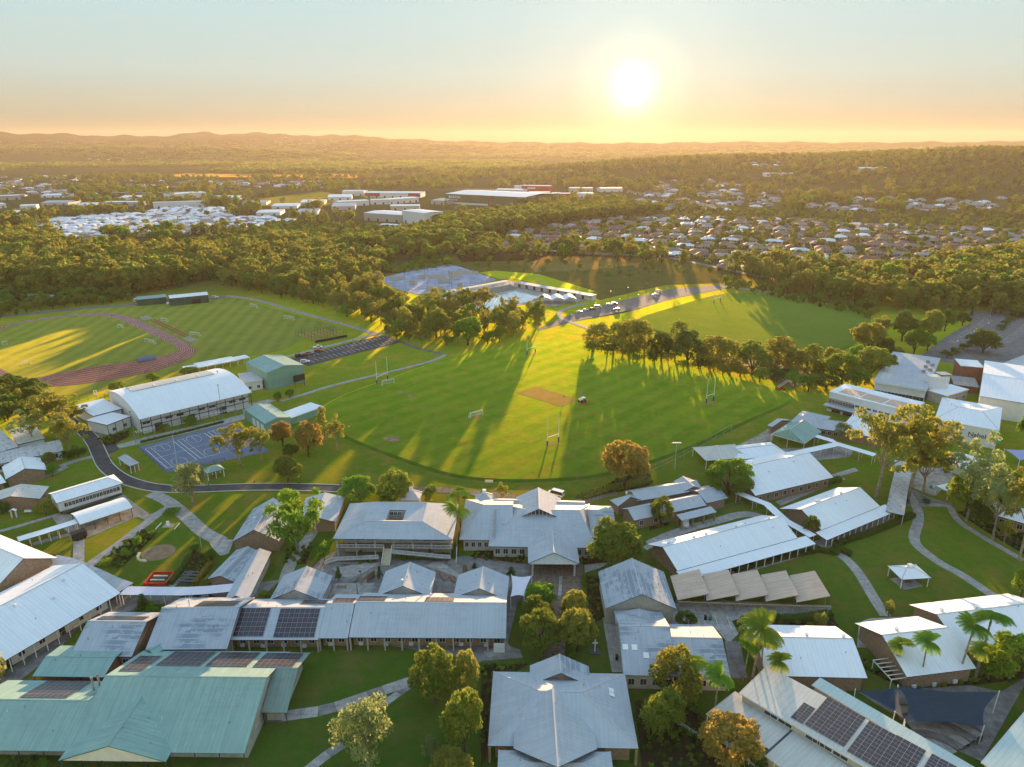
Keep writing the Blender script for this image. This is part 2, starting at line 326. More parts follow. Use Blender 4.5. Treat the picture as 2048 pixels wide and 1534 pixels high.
class MB:
    """mesh builder: collects faces, builds ONE mesh; uv in metres (u level along the face, v down the fall)"""
    def __init__(s): s.v = []; s.f = []; s.m = []
    def face(s, pts, mi=0):
        i = len(s.v); s.v += [tuple(p) for p in pts]; s.f.append(tuple(range(i, i + len(pts)))); s.m.append(mi); return s
    def box(s, x0, x1, y0, y1, z0, z1, mi=0, top=True, bottom=True):
        a = [(x0, y0), (x1, y0), (x1, y1), (x0, y1)]
        for k in range(4):
            (ax, ay), (bx, by) = a[k], a[(k + 1) % 4]
            s.face([(ax, ay, z0), (bx, by, z0), (bx, by, z1), (ax, ay, z1)], mi)
        if top: s.face([(x, y, z1) for x, y in a], mi)
        if bottom: s.face([(x, y, z0) for x, y in reversed(a)], mi)
        return s
    def bar(s, p, q, w=0.1, h=None, mi=0):
        p, q = Vector(p), Vector(q); h = h or w; d = (q - p).normalized()
        up = Vector((0, 0, 1)) if abs(d.z) < 0.95 else Vector((1, 0, 0))
        a = d.cross(up).normalized() * w / 2; b = a.normalized().cross(d).normalized() * h / 2
        c0 = [p - a - b, p + a - b, p + a + b, p - a + b]; c1 = [x + (q - p) for x in c0]
        for k in range(4): s.face([c0[k], c0[(k + 1) % 4], c1[(k + 1) % 4], c1[k]], mi)
        s.face(list(reversed(c0)), mi); s.face(c1, mi); return s
    def tube(s, pts, rads, n=6, mi=0, cap=True):
        rings = []
        for i, p in enumerate(pts):
            p = Vector(p); d = (Vector(pts[min(i + 1, len(pts) - 1)]) - Vector(pts[max(i - 1, 0)])).normalized()
            up = Vector((0, 0, 1)) if abs(d.z) < 0.9 else Vector((1, 0, 0))
            a = d.cross(up).normalized(); b = a.cross(d).normalized()
            rings.append([p + (a * math.cos(2 * math.pi * k / n) + b * math.sin(2 * math.pi * k / n)) * rads[i] for k in range(n)])
        base = len(s.v)
        for r in rings: s.v += [tuple(x) for x in r]
        for i in range(len(rings) - 1):
            for k in range(n):
                s.f.append((base + i * n + k, base + i * n + (k + 1) % n, base + (i + 1) * n + (k + 1) % n, base + (i + 1) * n + k)); s.m.append(mi)
        if cap:
            s.f.append(tuple(base + (len(rings) - 1) * n + k for k in range(n))); s.m.append(mi)
        return s
    def slab(s, top, thick=0.12, mi=0, side=None):
        """a sheet with thickness: top polygon (counter-clockwise from above), sides and underside"""
        top = [Vector(p) for p in top]; lo = [p - Vector((0, 0, thick)) for p in top]
        s.face(top, mi); s.face(list(reversed(lo)), side if side is not None else mi)
        for k in range(len(top)):
            j = (k + 1) % len(top); s.face([lo[k], lo[j], top[j], top[k]], side if side is not None else mi)
        return s
    def mesh(s, name, mats):
        me = bpy.data.meshes.new(name); me.from_pydata(s.v, [], s.f)
        for m in (mats if isinstance(mats, (list, tuple)) else [mats]): me.materials.append(M[m] if isinstance(m, str) else m)
        if any(s.m): me.polygons.foreach_set('material_index', s.m)
        uvl = me.uv_layers.new(name='UVMap'); uv = np.zeros(len(me.loops) * 2, dtype=np.float32); k = 0
        V = s.v
        for f in s.f:
            a, b, c = Vector(V[f[0]]), Vector(V[f[1]]), Vector(V[f[2]])
            nn = (b - a).cross(c - b)
            if nn.length < 1e-9: nn = Vector((0, 0, 1))
            nn.normalize()
            e = Vector((-nn.y, nn.x, 0))
            e = e.normalized() if e.length > 0.02 else Vector((1, 0, 0))
            g = nn.cross(e)
            for i in f:
                p = Vector(V[i]); uv[k] = p.dot(e) + 500; uv[k + 1] = p.dot(g) + 500; k += 2
        uvl.data.foreach_set('uv', uv)
        me.update(); return me
    def build(s, name, mats, parent=None, loc=(0, 0, 0), rz=0.0, scale=None):
        return put(name, s.mesh(name, mats), parent, loc, rz, scale)

def struct(name, o, label=None):
    o['kind'] = 'structure'
    if label: o['label'] = label
    return o

def tri_fill(poly):
    """triangulate a polygon (list of 2-d points), counter-clockwise"""
    from mathutils.geometry import tessellate_polygon
    return tessellate_polygon([[Vector((p[0], p[1], 0)) for p in poly]])
def area2(poly):
    return sum(poly[i][0] * poly[(i + 1) % len(poly)][1] - poly[(i + 1) % len(poly)][0] * poly[i][1] for i in range(len(poly)))
def sheet(name, poly, z, mat, label=None, parent=None, kind='structure', skirt=0.0, drop=0.0):
    """flat surface over a plan polygon, optionally with a sloped bank round it"""
    poly = [(p[0], p[1]) for p in poly]
    if area2(poly) < 0: poly.reverse()
    n = len(poly); v = [(x, y, z) for x, y in poly]; f = []
    for t in tri_fill(poly):
        a, b, c = t
        k = (poly[b][0] - poly[a][0]) * (poly[c][1] - poly[a][1]) - (poly[b][1] - poly[a][1]) * (poly[c][0] - poly[a][0])
        f.append((a, b, c) if k > 0 else (a, c, b))
    for i in range(n):
        x, y = poly[i]; (px, py), (nx, ny) = poly[i - 1], poly[(i + 1) % n]
        d = Vector((nx - px, ny - py)); d = d.normalized() if d.length else Vector((1, 0))
        v.append((x + d.y * max(skirt, 0.0), y - d.x * max(skirt, 0.0), z - (drop or z + 0.1)))
    for i in range(n):
        j = (i + 1) % n; f.append((i, n + i, n + j, j))
    me = bpy.data.meshes.new(name); me.from_pydata(v, [], f); me.materials.append(M[mat])
    o = put(name, me, parent)
    if kind: o['kind'] = kind
    if label: o['label'] = label
    return o
def px(poly, z=0.0): return [at(p, z) for p in poly]
def smooth(pts, k=2, closed=False):
    for _ in range(k):
        q = []; n = len(pts)
        for i in range(n if closed else n - 1):
            a, b = Vector(pts[i][:2]), Vector(pts[(i + 1) % n][:2])
            q += [a * 0.75 + b * 0.25, a * 0.25 + b * 0.75]
        if not closed: q = [Vector(pts[0][:2])] + q + [Vector(pts[-1][:2])]
        pts = q
    return pts
def offset_line(pts, w):
    L = []; pts = [Vector(p[:2]) for p in pts]
    for i, p in enumerate(pts):
        d = pts[min(i + 1, len(pts) - 1)] - pts[max(i - 1, 0)]
        d = d.normalized() if d.length else Vector((1, 0))
        L.append(p + Vector((-d.y, d.x)) * w)
    return L
def ribbon(name, pts, width, z, mat, label=None, sm=2, kind='structure', parent=None, th=None):
    p = smooth(pts, sm) if sm else [Vector(q[:2]) for q in pts]
    a, b = offset_line(p, width / 2), offset_line(p, -width / 2)
    v = []; f = []
    for i in range(len(p)): v += [(a[i].x, a[i].y, z), (b[i].x, b[i].y, z)]
    for i in range(len(p) - 1): f.append((2 * i, 2 * i + 1, 2 * i + 3, 2 * i + 2))
    if th:
        n = len(v); v += [(x, y, zz - th) for x, y, zz in v]
        for i in range(len(p) - 1):
            f.append((2 * i, 2 * i + 2, n + 2 * i + 2, n + 2 * i)); f.append((2 * i + 3, 2 * i + 1, n + 2 * i + 1, n + 2 * i + 3))
        f.append((0, n, n + 1, 1)); e = 2 * len(p) - 2; f.append((e + 1, n + e + 1, n + e, e))
    me = bpy.data.meshes.new(name); me.from_pydata(v, [], f); me.materials.append(M[mat])
    o = put(name, me, parent)
    if kind: o['kind'] = kind
    if label: o['label'] = label
    return o

# ------------------------------------------------------------------ terrain
HILLS = [(1180, 1750, 66, 420, 520), (820, 2500, 44, 620, 480), (420, 2300, 16, 420, 380), (1700, 2300, 56, 500, 600),
         (-2100, 4600, 70, 1300, 420), (-3600, 4300, 55, 900, 500), (-1250, 5700, 92, 520, 300), (-500, 5900, 74, 700, 300),
         (1100, 5300, 30, 2000, 500), (3400, 5300, 50, 1200, 600)]
RIDGE = [(-0.72, 225), (-0.62, 236), (-0.55, 215), (-0.46, 190), (-0.42, 212), (-0.385, 250), (-0.36, 226), (-0.30, 242), (-0.26, 190), (-0.23, 236), (-0.19, 190), (-0.12, 150),
         (-0.05, 128), (0.05, 112), (0.12, 104), (0.2, 108), (0.32, 124), (0.42, 110), (0.5, 118), (0.58, 122), (0.66, 150), (0.74, 140)]
def smoothstep(x, a, b):
    t = np.clip((x - a) / (b - a), 0, 1); return t * t * (3 - 2 * t)
def terrain(x, y):
    x = np.asarray(x, dtype=float); y = np.asarray(y, dtype=float); r = np.hypot(x, y)
    h = np.zeros_like(r)
    for cx, cy, a, sx, sy in HILLS: h = h + a * np.exp(-((x - cx) / sx) ** 2 - ((y - cy) / sy) ** 2)
    h = h * smoothstep(r, 620, 1500)
    az = np.arctan2(x, y)
    rg = np.interp(az, [q[0] for q in RIDGE], [q[1] for q in RIDGE]) 
    rg = (CAMZ + (rg - CAMZ) * .6) * (1 + 0.04 * np.sin(az * 90) + 0.03 * np.sin(az * 210 + 1))
    far = rg * np.exp(-((r - 6700) / 620.0) ** 2) * (y > 0)
    return np.maximum(h, far)
def tz(x, y): return float(terrain(x, y))
rad = np.concatenate([np.linspace(20, 600, 22), np.geomspace(640, 7700, 110)])
ang = np.concatenate([np.linspace(-math.pi, -0.85, 14)[:-1], np.linspace(-0.85, 0.85, 260), np.linspace(0.85, math.pi, 14)[1:-1]])
RR, AA = np.meshgrid(rad, ang, indexing='ij'); X = RR * np.sin(AA); Y = RR * np.cos(AA); ZZ = terrain(X, Y)
nv_r, nv_a = RR.shape
verts = np.stack([X.ravel(), Y.ravel(), ZZ.ravel()], 1).tolist() + [(0, 0, 0)]
faces = []
for i in range(nv_r - 1):
    for j in range(nv_a):
        k = (j + 1) % nv_a
        faces.append((i * nv_a + j, i * nv_a + k, (i + 1) * nv_a + k, (i + 1) * nv_a + j))
for j in range(nv_a): faces.append((nv_r * nv_a, (j + 1) % nv_a, j))
faces = [tuple(reversed(f)) for f in faces]
def mat_land():
    m, n, l = nodes_of('land')
    pos = n.new('ShaderNodeNewGeometry').outputs['Position']
    f1 = noise_tex(n, l, pos, 0.004, 6, 0.6); f2 = noise_tex(n, l, pos, 0.03, 6, 0.7); f3 = noise_tex(n, l, pos, 0.25, 4, 0.7)
    c = mixc(n, l, rng(n, l, f2, 0.35, 0.62), (0.050, 0.062, 0.024), (0.085, 0.088, 0.040))
    c = mixc(n, l, rng(n, l, f1, 0.55, 0.70, 0, 0.8), c, (0.15, 0.14, 0.075))
    c = mixc(n, l, rng(n, l, f3, 0.3, 0.7, 0, 0.4), c, (0.045, 0.056, 0.022))
    vl = n.new('ShaderNodeVectorMath'); vl.operation = 'LENGTH'; l.new(pos, vl.inputs[0])
    near = rng(n, l, vl.outputs['Value'], 480, 620, 1, 0)
    g2 = noise_tex(n, l, pos, 0.5, 5, 0.7)
    ng = mixc(n, l, rng(n, l, g2, 0.3, 0.7), (0.044, 0.104, 0.014), (0.072, 0.130, 0.022))
    g3 = noise_tex(n, l, pos, .11, 8, .72); g4 = noise_tex(n, l, pos, 2.2, 4, .7)
    ng = mixc(n, l, rng(n, l, g3, .47, .66, 0, .75), ng, (.135, .118, .045)); ng = mixc(n, l, rng(n, l, g4, .3, .7, 0, .4), ng, (.03, .06, .01))
    c = mixc(n, l, near, c, ng)
    o = None; grass_shader(n, l, c, near_fac=near)
    return m
mat_land()
me = bpy.data.meshes.new('ground'); me.from_pydata(verts, [], faces); me.materials.append(M['land']); me.shade_smooth()
struct('ground', put('ground', me), 'wide land of paddocks and bush reaching to the hills')

# ------------------------------------------------------------------ air
hz = MB().box(-7900, 7900, -800, 7900, -2.0, 215.0).build('haze', 'white_paint')
hz.data.materials.clear()
hm = bpy.data.materials.new('haze_air'); hm.use_nodes = True; hn, hl = hm.node_tree.nodes, hm.node_tree.links; hn.clear()
ho = hn.new('ShaderNodeOutputMaterial'); hv = hn.new('ShaderNodeVolumePrincipled')
hv.inputs['Color'].default_value = (0.92, 0.79, 0.64, 1); hv.inputs['Density'].default_value = 0.000047; hv.inputs['Anisotropy'].default_value = 0.35
hl.new(hv.outputs[0], ho.inputs['Volume']); hz.data.materials.append(hm)
tag(hz, 'warm morning haze lying over the whole valley', 'haze', kind='stuff')

# ------------------------------------------------------------------ trees
RS = np.random.RandomState(7)
def leaf_quads(centres, outward, size, rs, aspect=0.62):
    n = len(centres)
    nrm = outward * 0.55 + rs.normal(size=(n, 3)) * 0.6 + np.array([0, 0, 0.25]); nrm /= np.linalg.norm(nrm, axis=1, keepdims=True) + 1e-9
    t = np.cross(nrm, rs.normal(size=(n, 3))); t /= np.linalg.norm(t, axis=1, keepdims=True) + 1e-9
    b = np.cross(nrm, t)
    s = (size * (0.5 + 1.0 * rs.rand(n) ** 1.6))[:, None]
    v = np.empty((n, 4, 3)); v[:, 0] = centres - t * s; v[:, 1] = centres - b * s * aspect; v[:, 2] = centres + t * s; v[:, 3] = centres + b * s * aspect
    return v.reshape(-1, 3)
def blob_points(c, r, n, rs, flat=0.8, shell=0.55):
    d = rs.normal(size=(n, 3)); d /= np.linalg.norm(d, axis=1, keepdims=True)
    d[:, 2] = np.where(d[:, 2] < -0.5, -d[:, 2], d[:, 2])
    q = shell + (1 - shell) * rs.rand(n)
    return c + d * (r * q)[:, None] * np.array([1, 1, flat]), d
def quad_mesh(name, v, mats, extra=None):
    """leaf quads as one mesh; extra = (verts, faces) of a trunk on material slot 1"""
    nq = len(v) // 4; me = bpy.data.meshes.new(name)
    ev, ef = extra if extra else ([], [])
    allv = np.concatenate([v, np.array(ev).reshape(-1, 3)]) if len(ev) else v
    me.vertices.add(len(allv)); me.vertices.foreach_set('co', allv.astype(np.float32).ravel())
    loops = np.arange(nq * 4, dtype=np.int32); tot = [4] * nq; el = []
    for f in ef: el += [i + len(v) for i in f]; tot.append(len(f))
    li = np.concatenate([loops, np.array(el, dtype=np.int32)]) if el else loops
    me.loops.add(len(li)); me.loops.foreach_set('vertex_index', li)
    st = np.concatenate([[0], np.cumsum(tot)[:-1]]).astype(np.int32)
    me.polygons.add(len(tot)); me.polygons.foreach_set('loop_start', st)
    for m in mats: me.materials.append(M[m])
    if ef: me.polygons.foreach_set('material_index', np.array([0] * nq + [1] * len(ef), dtype=np.int32))
    me.update(calc_edges=True); return me

def make_tree(kind, seed, density, leaf, dens_scale=1.0):
    """returns (crown quad verts, trunk MB); tree built at its real size with the foot at the origin"""
    rs = np.random.RandomState(seed); tr = MB(); P = []; O = []
    def blob(c, r, flat=0.75, k=1.0):
        n = max(6, int(density * k * (r / 1.5) ** 2 * dens_scale)); p, d = blob_points(np.array(c), np.full(n, r), n, rs, flat); P.append(p); O.append(d)
    if kind == 'gum':                                            # tall, open, clumps at the limb ends
        H = 16.0; fork = H * (0.34 + 0.12 * rs.rand()); lean = rs.normal(size=2) * 0.35
        top = np.array([lean[0], lean[1], fork]); tr.tube([(0, 0, -0.3), (lean[0] * .4, lean[1] * .4, fork * .5), tuple(top)], [0.42, 0.32, 0.26], 6)
        nl = 9
        for i in range(nl):
            a = 2 * math.pi * i / nl + rs.rand() * 0.7; el = math.radians(34 + 42 * rs.rand()); L = H * (0.30 + 0.24 * rs.rand())
            e = top + np.array([math.cos(a) * math.cos(el), math.sin(a) * math.cos(el), math.sin(el)]) * L
            mid = (top + e) / 2 + rs.normal(size=3) * 0.4
            tr.tube([tuple(top - [0, 0, .6]), tuple(mid), tuple(e)], [0.16, 0.10, 0.04], 5)
            blob(e, 1.2 + 0.7 * rs.rand(), 0.75)
            for _ in range(4): blob(mid * 0.35 + e * 0.65 + rs.normal(size=3) * 1.6, .8 + 0.7 * rs.rand(), 0.75)
        for _ in range(6): blob(top + np.array([0, 0, H * (0.34 + 0.24 * rs.rand())]) + rs.normal(size=3) * np.array([1.6, 1.6, .9]), 1.1 + .6 * rs.rand(), .75)
    elif kind == 'slim':                                          # narrow upright bush tree
        H = 14.0; tr.tube([(0, 0, -0.3), (0.2, 0.1, H * .5), (0.1, 0, H * .9)], [0.28, 0.18, 0.05], 5)
        for i in range(13):
            t = 0.28 + 0.70 * (i + rs.rand()) / 13; w = 2.6 * (1 - abs(t - 0.5) * 1.35)
            a = rs.rand() * 6.28; blob(np.array([math.cos(a) * w * .65, math.sin(a) * w * .65, H * t]), 1.0 + 0.8 * rs.rand() * (1.3 - t), .9)
    elif kind == 'round':                                         # dense lumpy dome
        H = 9.5; R = 4.6; tr.tube([(0, 0, -0.3), (0.1, 0.1, 2.0), (0.0, 0.2, 4.2)], [0.38, 0.30, 0.20], 6)
        for i in range(5):
            a = i * 1.26 + rs.rand(); tr.tube([(0, 0, 1.6), (math.cos(a) * 1.4, math.sin(a) * 1.4, 3.6), (math.cos(a) * 2.8, math.sin(a) * 2.8, 5.6)], [0.18, 0.13, 0.05], 5)
        lob = rs.normal(size=(7, 3)); lob /= np.linalg.norm(lob, axis=1, keepdims=True)
        for i in range(40):
            g = math.acos(1 - 1.55 * (i + .5) / 40); a = i * 2.39996 + rs.rand() * .8; d = np.array([math.sin(g) * math.cos(a), math.sin(g) * math.sin(a), math.cos(g)])
            rr = R * (0.46 + 0.34 * max(0, float((lob @ d).max())) ** 2 + 0.12 * rs.rand()); blob(np.array([d[0] * rr, d[1] * rr, 5.2 + d[2] * rr * 0.9]), 0.75 + 1.0 * rs.rand() ** 1.5, .85)
    elif kind == 'full':                                          # bushy upright tree, foliage from low down
        H = 12.0; tr.tube([(0, 0, -0.3), (.2, .1, 4), (.1, -.1, 9)], [.30, .2, .06], 6); c1, c2 = rs.normal(size=2) * .8, rs.normal(size=2) * .8
        for i in range(34):
            t = (i + rs.rand()) / 34; z = 2.2 + 9.0 * t; w = 3.3 * (math.sin(math.pi * (.18 + .74 * t)) ** .8) * (.55 + .6 * rs.rand()); a = i * 2.4 + rs.rand()
            blob(np.array([math.cos(a) * w * .8 + c1[0] * t, math.sin(a) * w * .8 + c1[1] * t, z]), .8 + .9 * rs.rand(), .85)
        for _ in range(4): a = rs.rand() * 6.28; tr.tube([(0, 0, 3 + rs.rand() * 2), (math.cos(a) * 2, math.sin(a) * 2, 6 + rs.rand() * 2)], [.12, .04], 5)
    elif kind == 'spread':                                        # broad, open below, several limbs
        H = 10.0; top = np.array([0.2, 0.1, 2.6]); tr.tube([(0, 0, -0.3), (0.1, 0, 1.4), tuple(top)], [0.34, 0.28, 0.22], 6)
        for i in range(8):
            a = i * 0.785 + rs.rand() * .5; el = math.radians(28 + 45 * rs.rand()); L = 4.2 + 2.2 * rs.rand()
            e = top + np.array([math.cos(a) * math.cos(el), math.sin(a) * math.cos(el), math.sin(el)]) * L
            tr.tube([tuple(top - [0, 0, .4]), tuple((top + e) / 2 + rs.normal(size=3) * .3), tuple(e)], [0.15, 0.10, 0.04], 5)
            blob(e, 1.5 + .7 * rs.rand(), .7); blob(e * .75 + top * .25 + rs.normal(size=3) * .9, 1.3 + .6 * rs.rand(), .7); blob(e * .85 + top * .15 + rs.normal(size=3) * 1.2, 1.0 + .5 * rs.rand(), .7)
        for _ in range(5): blob(np.array([0, 0, 7.4 + rs.rand() * 1.6]) + rs.normal(size=3) * np.array([1.6, 1.6, .4]), 1.4 + .5 * rs.rand(), .7)
    elif kind == 'bush':                                          # foliage down to the ground
        tr.tube([(0, 0, -0.2), (0, 0, 1.2)], [0.16, 0.10], 5)
        for i in range(16):
            a = rs.rand() * 6.28; rr = 1.5 * math.sqrt(rs.rand()); blob(np.array([math.cos(a) * rr, math.sin(a) * rr, 0.9 + 1.6 * rs.rand() * (1.2 - rr / 2)]), 0.75 + .4 * rs.rand(), .85)
    elif kind == 'cone':                                          # small dark conical garden tree
        tr.tube([(0, 0, -0.2), (0, 0, 1.6), (0, 0, 4.2)], [0.10, 0.08, 0.03], 5)
        for i in range(12):
            t = i / 11; a = i * 2.4; w = 0.75 * (1 - t) + 0.1
            blob(np.array([math.cos(a) * w * .6, math.sin(a) * w * .6, 1.0 + 3.4 * t]), 0.34 + 0.38 * (1 - t), 1.0, 2.0)
    Pn, On = np.concatenate(P), np.concatenate(O)
    return leaf_quads(Pn, On, np.full(len(Pn), leaf), rs), tr
def make_palm(seed, H=9.0, nf=20):
    rs = np.random.RandomState(seed); tr = MB(); b = rs.normal(size=2) * .25
    tr.tube([(0, 0, -.3), (b[0] * .5, b[1] * .5, H * .5), (b[0], b[1], H)], [0.2, 0.15, 0.13], 7)
    cs = MB(); cs.tube([(b[0], b[1], H - .1), (b[0], b[1], H + 1.0)], [0.17, 0.10], 7)
    Q = []
    for i in range(nf):
        a = i * 2.39996; up = 0.15 + 1.05 * ((i * 0.618) % 1); L = 2.6 + .6 * rs.rand(); prev = None
        p = np.array([b[0], b[1], H + .9]); d = np.array([math.cos(a) * math.cos(up), math.sin(a) * math.cos(up), math.sin(up)])
        for k in range(9):
            q = p + d * L / 9; d = d + np.array([0, 0, -0.19]); d /= np.linalg.norm(d)
            side = np.cross(d, [0, 0, 1.0]); side /= np.linalg.norm(side) + 1e-6; w = 0.85 * math.sin(math.pi * (0.16 + 0.80 * k / 9)) 
            for sgn in (-1, 1):
                for m in (0.0, 0.34, 0.67):
                    o = p + (q - p) * m; tip = o + side * sgn * w + d * 0.28 - np.array([0, 0, 0.30 * w])
                    Q += [o, o + d * 0.17, tip, o + d * 0.02 - np.array([0, 0, .05])]
            p = q
    return np.array(Q), tr, cs

TREES = {}
def tree_type(key, kind, leafmat, seeds, density, leaf, bark='bark', name='gum_tree'):
    out = []
    for s in seeds:
        v, tr = make_tree(kind, s, density, leaf)
        out.append((quad_mesh('crown', v, [leafmat]), tr.mesh('trunk', bark)))
    TREES[key] = (name, out)
tree_type('gum_gold', 'gum', 'leaf_gold', (11, 12, 13), 150, 0.30)
tree_type('gum_olive', 'gum', 'leaf_olive', (21, 22, 23), 150, 0.30)
tree_type('gum_grey', 'gum', 'leaf_grey', (26,), 110, 0.30)
tree_type('slim_olive', 'slim', 'leaf_olive', (31, 32), 150, 0.34, 'bark', 'slender_tree')
tree_type('slim_gold', 'slim', 'leaf_gold', (33, 34), 150, 0.34, 'bark', 'slender_tree')
tree_type('round_green', 'round', 'leaf_green', (41, 42), 260, 0.26, 'bark_dark', 'shade_tree')
tree_type('round_olive', 'round', 'leaf_olive', (43, 44), 260, 0.26, 'bark_dark', 'shade_tree')
tree_type('round_gold', 'round', 'leaf_gold', (45, 46), 260, 0.26, 'bark_dark', 'shade_tree')
tree_type('round_rust', 'round', 'leaf_rust', (47,), 260, 0.26, 'bark_dark', 'shade_tree')
tree_type('round_dark', 'round', 'leaf_dark', (48, 49), 240, 0.27, 'bark_dark', 'shade_tree')
tree_type('round_bright', 'round', 'leaf_bright', (50,), 260, 0.26, 'bark_dark', 'shade_tree')
tree_type('spread_green', 'spread', 'leaf_green', (51, 52), 190, 0.25, 'bark', 'spreading_tree')
tree_type('spread_olive', 'spread', 'leaf_olive', (53, 54), 190, 0.25, 'bark', 'spreading_tree')
tree_type('spread_gold', 'spread', 'leaf_gold', (55,), 190, 0.25, 'bark', 'spreading_tree')
tree_type('spread_grey', 'spread', 'leaf_grey', (56,), 120, 0.25, 'bark', 'spreading_tree')
tree_type('full_gold', 'full', 'leaf_gold', (91, 92), 130, 0.28, 'bark', 'bushy_tree')
tree_type('full_olive', 'full', 'leaf_olive', (93, 94), 130, 0.28, 'bark', 'bushy_tree')
tree_type('full_green', 'full', 'leaf_green', (95,), 130, 0.28, 'bark', 'bushy_tree')
tree_type('bush_green', 'bush', 'leaf_green', (61, 62), 130, 0.20, 'bark_dark', 'shrub')
tree_type('bush_dark', 'bush', 'leaf_dark', (63, 64), 130, 0.20, 'bark_dark', 'shrub')
tree_type('bush_gold', 'bush', 'leaf_gold', (65,), 130, 0.20, 'bark_dark', 'shrub')
tree_type('bush_bright', 'bush', 'leaf_bright', (66,), 130, 0.20, 'bark_dark', 'shrub')
tree_type('cone_dark', 'cone', 'leaf_dark', (71, 72), 260, 0.16, 'bark_dark', 'garden_tree')
TREE_H = {'full': 12.2, 'gum': 16.0, 'slim': 14.0, 'round': 9.8, 'spread': 10.2, 'bush': 3.0, 'cone': 4.8}
n_tree = [0]
def tree(key, loc, height, label, group=None, wide=1.0, rz=None, cat=None):
    name, var = TREES[key]; n_tree[0] += 1
    cm, tm = var[n_tree[0] % len(var)]
    s = height / TREE_H[key.split('_')[0]]
    if len(loc) == 2: loc = (loc[0], loc[1], 0)
    t = thing(name, label, cat or ('shrub' if name == 'shrub' else 'tree'), loc, rz if rz is not None else (n_tree[0] * 2.399) % 6.283, group)
    t.scale = (s * wide, s * wide, s)
    put('trunk', tm, t); put('crown', cm, t)
    return t
PALMS = []
for s, hh in ((81, 9.0), (82, 7.2)):
    v, tr, cs = make_palm(s, hh)
    PALMS.append((quad_mesh('fronds', v, ['leaf_green' if hh > 8 else 'leaf_bright']), tr.mesh('trunk', 'bark'), cs.mesh('crownshaft', 'leaf_green'), hh))
def palm(loc, height, label, k=0, group=None):
    f, t_, c, hh = PALMS[k]; n_tree[0] += 1
    t = thing('palm_tree', label, 'palm tree', loc, n_tree[0] * 1.7, group); s = height / hh; t.scale = (s, s, s)
    put('trunk', t_, t); put('crownshaft', c, t); put('fronds', f, t); return t

# woodland prototypes for the masses of far trees
FOREST = bpy.data.collections.new('woodland_kinds')
FKEYS = []
def forest_proto(key, kind, leafmat, seed, density, leaf, bark='bark_dark'):
    v, tr = make_tree(kind, seed, density, leaf)
    o = bpy.data.objects.new('%02d_%s' % (len(FKEYS), key), quad_mesh(key, v, [leafmat, bark], (tr.v, tr.f)))
    FOREST.objects.link(o); FKEYS.append(key)
for i, (key, kind, lm, sd) in enumerate((('gum_a', 'gum', 'leaf_gold', 111), ('gum_b', 'gum', 'leaf_olive', 112), ('gum_c', 'gum', 'leaf_gold', 113), ('gum_d', 'gum', 'leaf_olive', 114),
                                         ('slim_a', 'slim', 'leaf_olive', 115), ('slim_b', 'slim', 'leaf_gold', 116), ('round_a', 'round', 'leaf_dark', 117), ('round_b', 'round', 'leaf_olive', 118),
                                         ('round_c', 'round', 'leaf_green', 119), ('bush_a', 'bush', 'leaf_olive', 120), ('bush_b', 'bush', 'leaf_bright', 121), ('bush_c', 'bush', 'leaf_dark', 122), ('full_a', 'full', 'leaf_gold', 123), ('full_b', 'full', 'leaf_olive', 124), ('full_c', 'full', 'leaf_green', 125))):
    forest_proto(key, kind, lm, sd, 40 if kind != 'bush' else 34, 0.58 if kind != 'bush' else 0.42)
# a patch of closed bush for the farthest slopes
def patch_proto(seed, leafmat):
    rs = np.random.RandomState(seed); P = []; O = []
    for _ in range(34):
        c = np.array([rs.uniform(-28, 28), rs.uniform(-28, 28), rs.uniform(4, 10)]); r = rs.uniform(3.0, 5.5)
        p, d = blob_points(c, np.full(26, r), 26, rs, .95); P.append(p); O.append(d)
    P = np.concatenate(P); O = np.concatenate(O)
    o = bpy.data.objects.new('%02d_bush_patch' % len(FKEYS), quad_mesh('bush_patch', leaf_quads(P, O, np.full(len(P), 1.9), rs, .8), [leafmat]))
    FOREST.objects.link(o); FKEYS.append('patch')
patch_proto(131, 'leaf_olive'); patch_proto(132, 'leaf_dark'); patch_proto(133, 'leaf_olive')
def gn_scatter():
    ng = bpy.data.node_groups.new('scatter_woodland', 'GeometryNodeTree')
    ng.interface.new_socket('Geometry', in_out='INPUT', socket_type='NodeSocketGeometry'); ng.interface.new_socket('Geometry', in_out='OUTPUT', socket_type='NodeSocketGeometry')
    n, l = ng.nodes, ng.links; gi, go = n.new('NodeGroupInput'), n.new('NodeGroupOutput')
    ci = n.new('GeometryNodeCollectionInfo'); ci.inputs[0].default_value = FOREST; ci.inputs['Separate Children'].default_value = True; ci.inputs['Reset Children'].default_value = True
    ip = n.new('GeometryNodeInstanceOnPoints'); ip.inputs['Pick Instance'].default_value = True
    def attr(nm, ty):
        a = n.new('GeometryNodeInputNamedAttribute'); a.data_type = ty; a.inputs['Name'].default_value = nm; return a.outputs[0]
    cx = n.new('ShaderNodeCombineXYZ'); l.new(attr('turn', 'FLOAT'), cx.inputs[2])
    l.new(gi.outputs[0], ip.inputs['Points']); l.new(ci.outputs[0], ip.inputs['Instance']); l.new(attr('kindno', 'INT'), ip.inputs['Instance Index'])
    l.new(cx.outputs[0], ip.inputs['Rotation']); l.new(attr('size', 'FLOAT_VECTOR'), ip.inputs['Scale']); l.new(ip.outputs[0], go.inputs[0])
    return ng
SCATTER = gn_scatter()
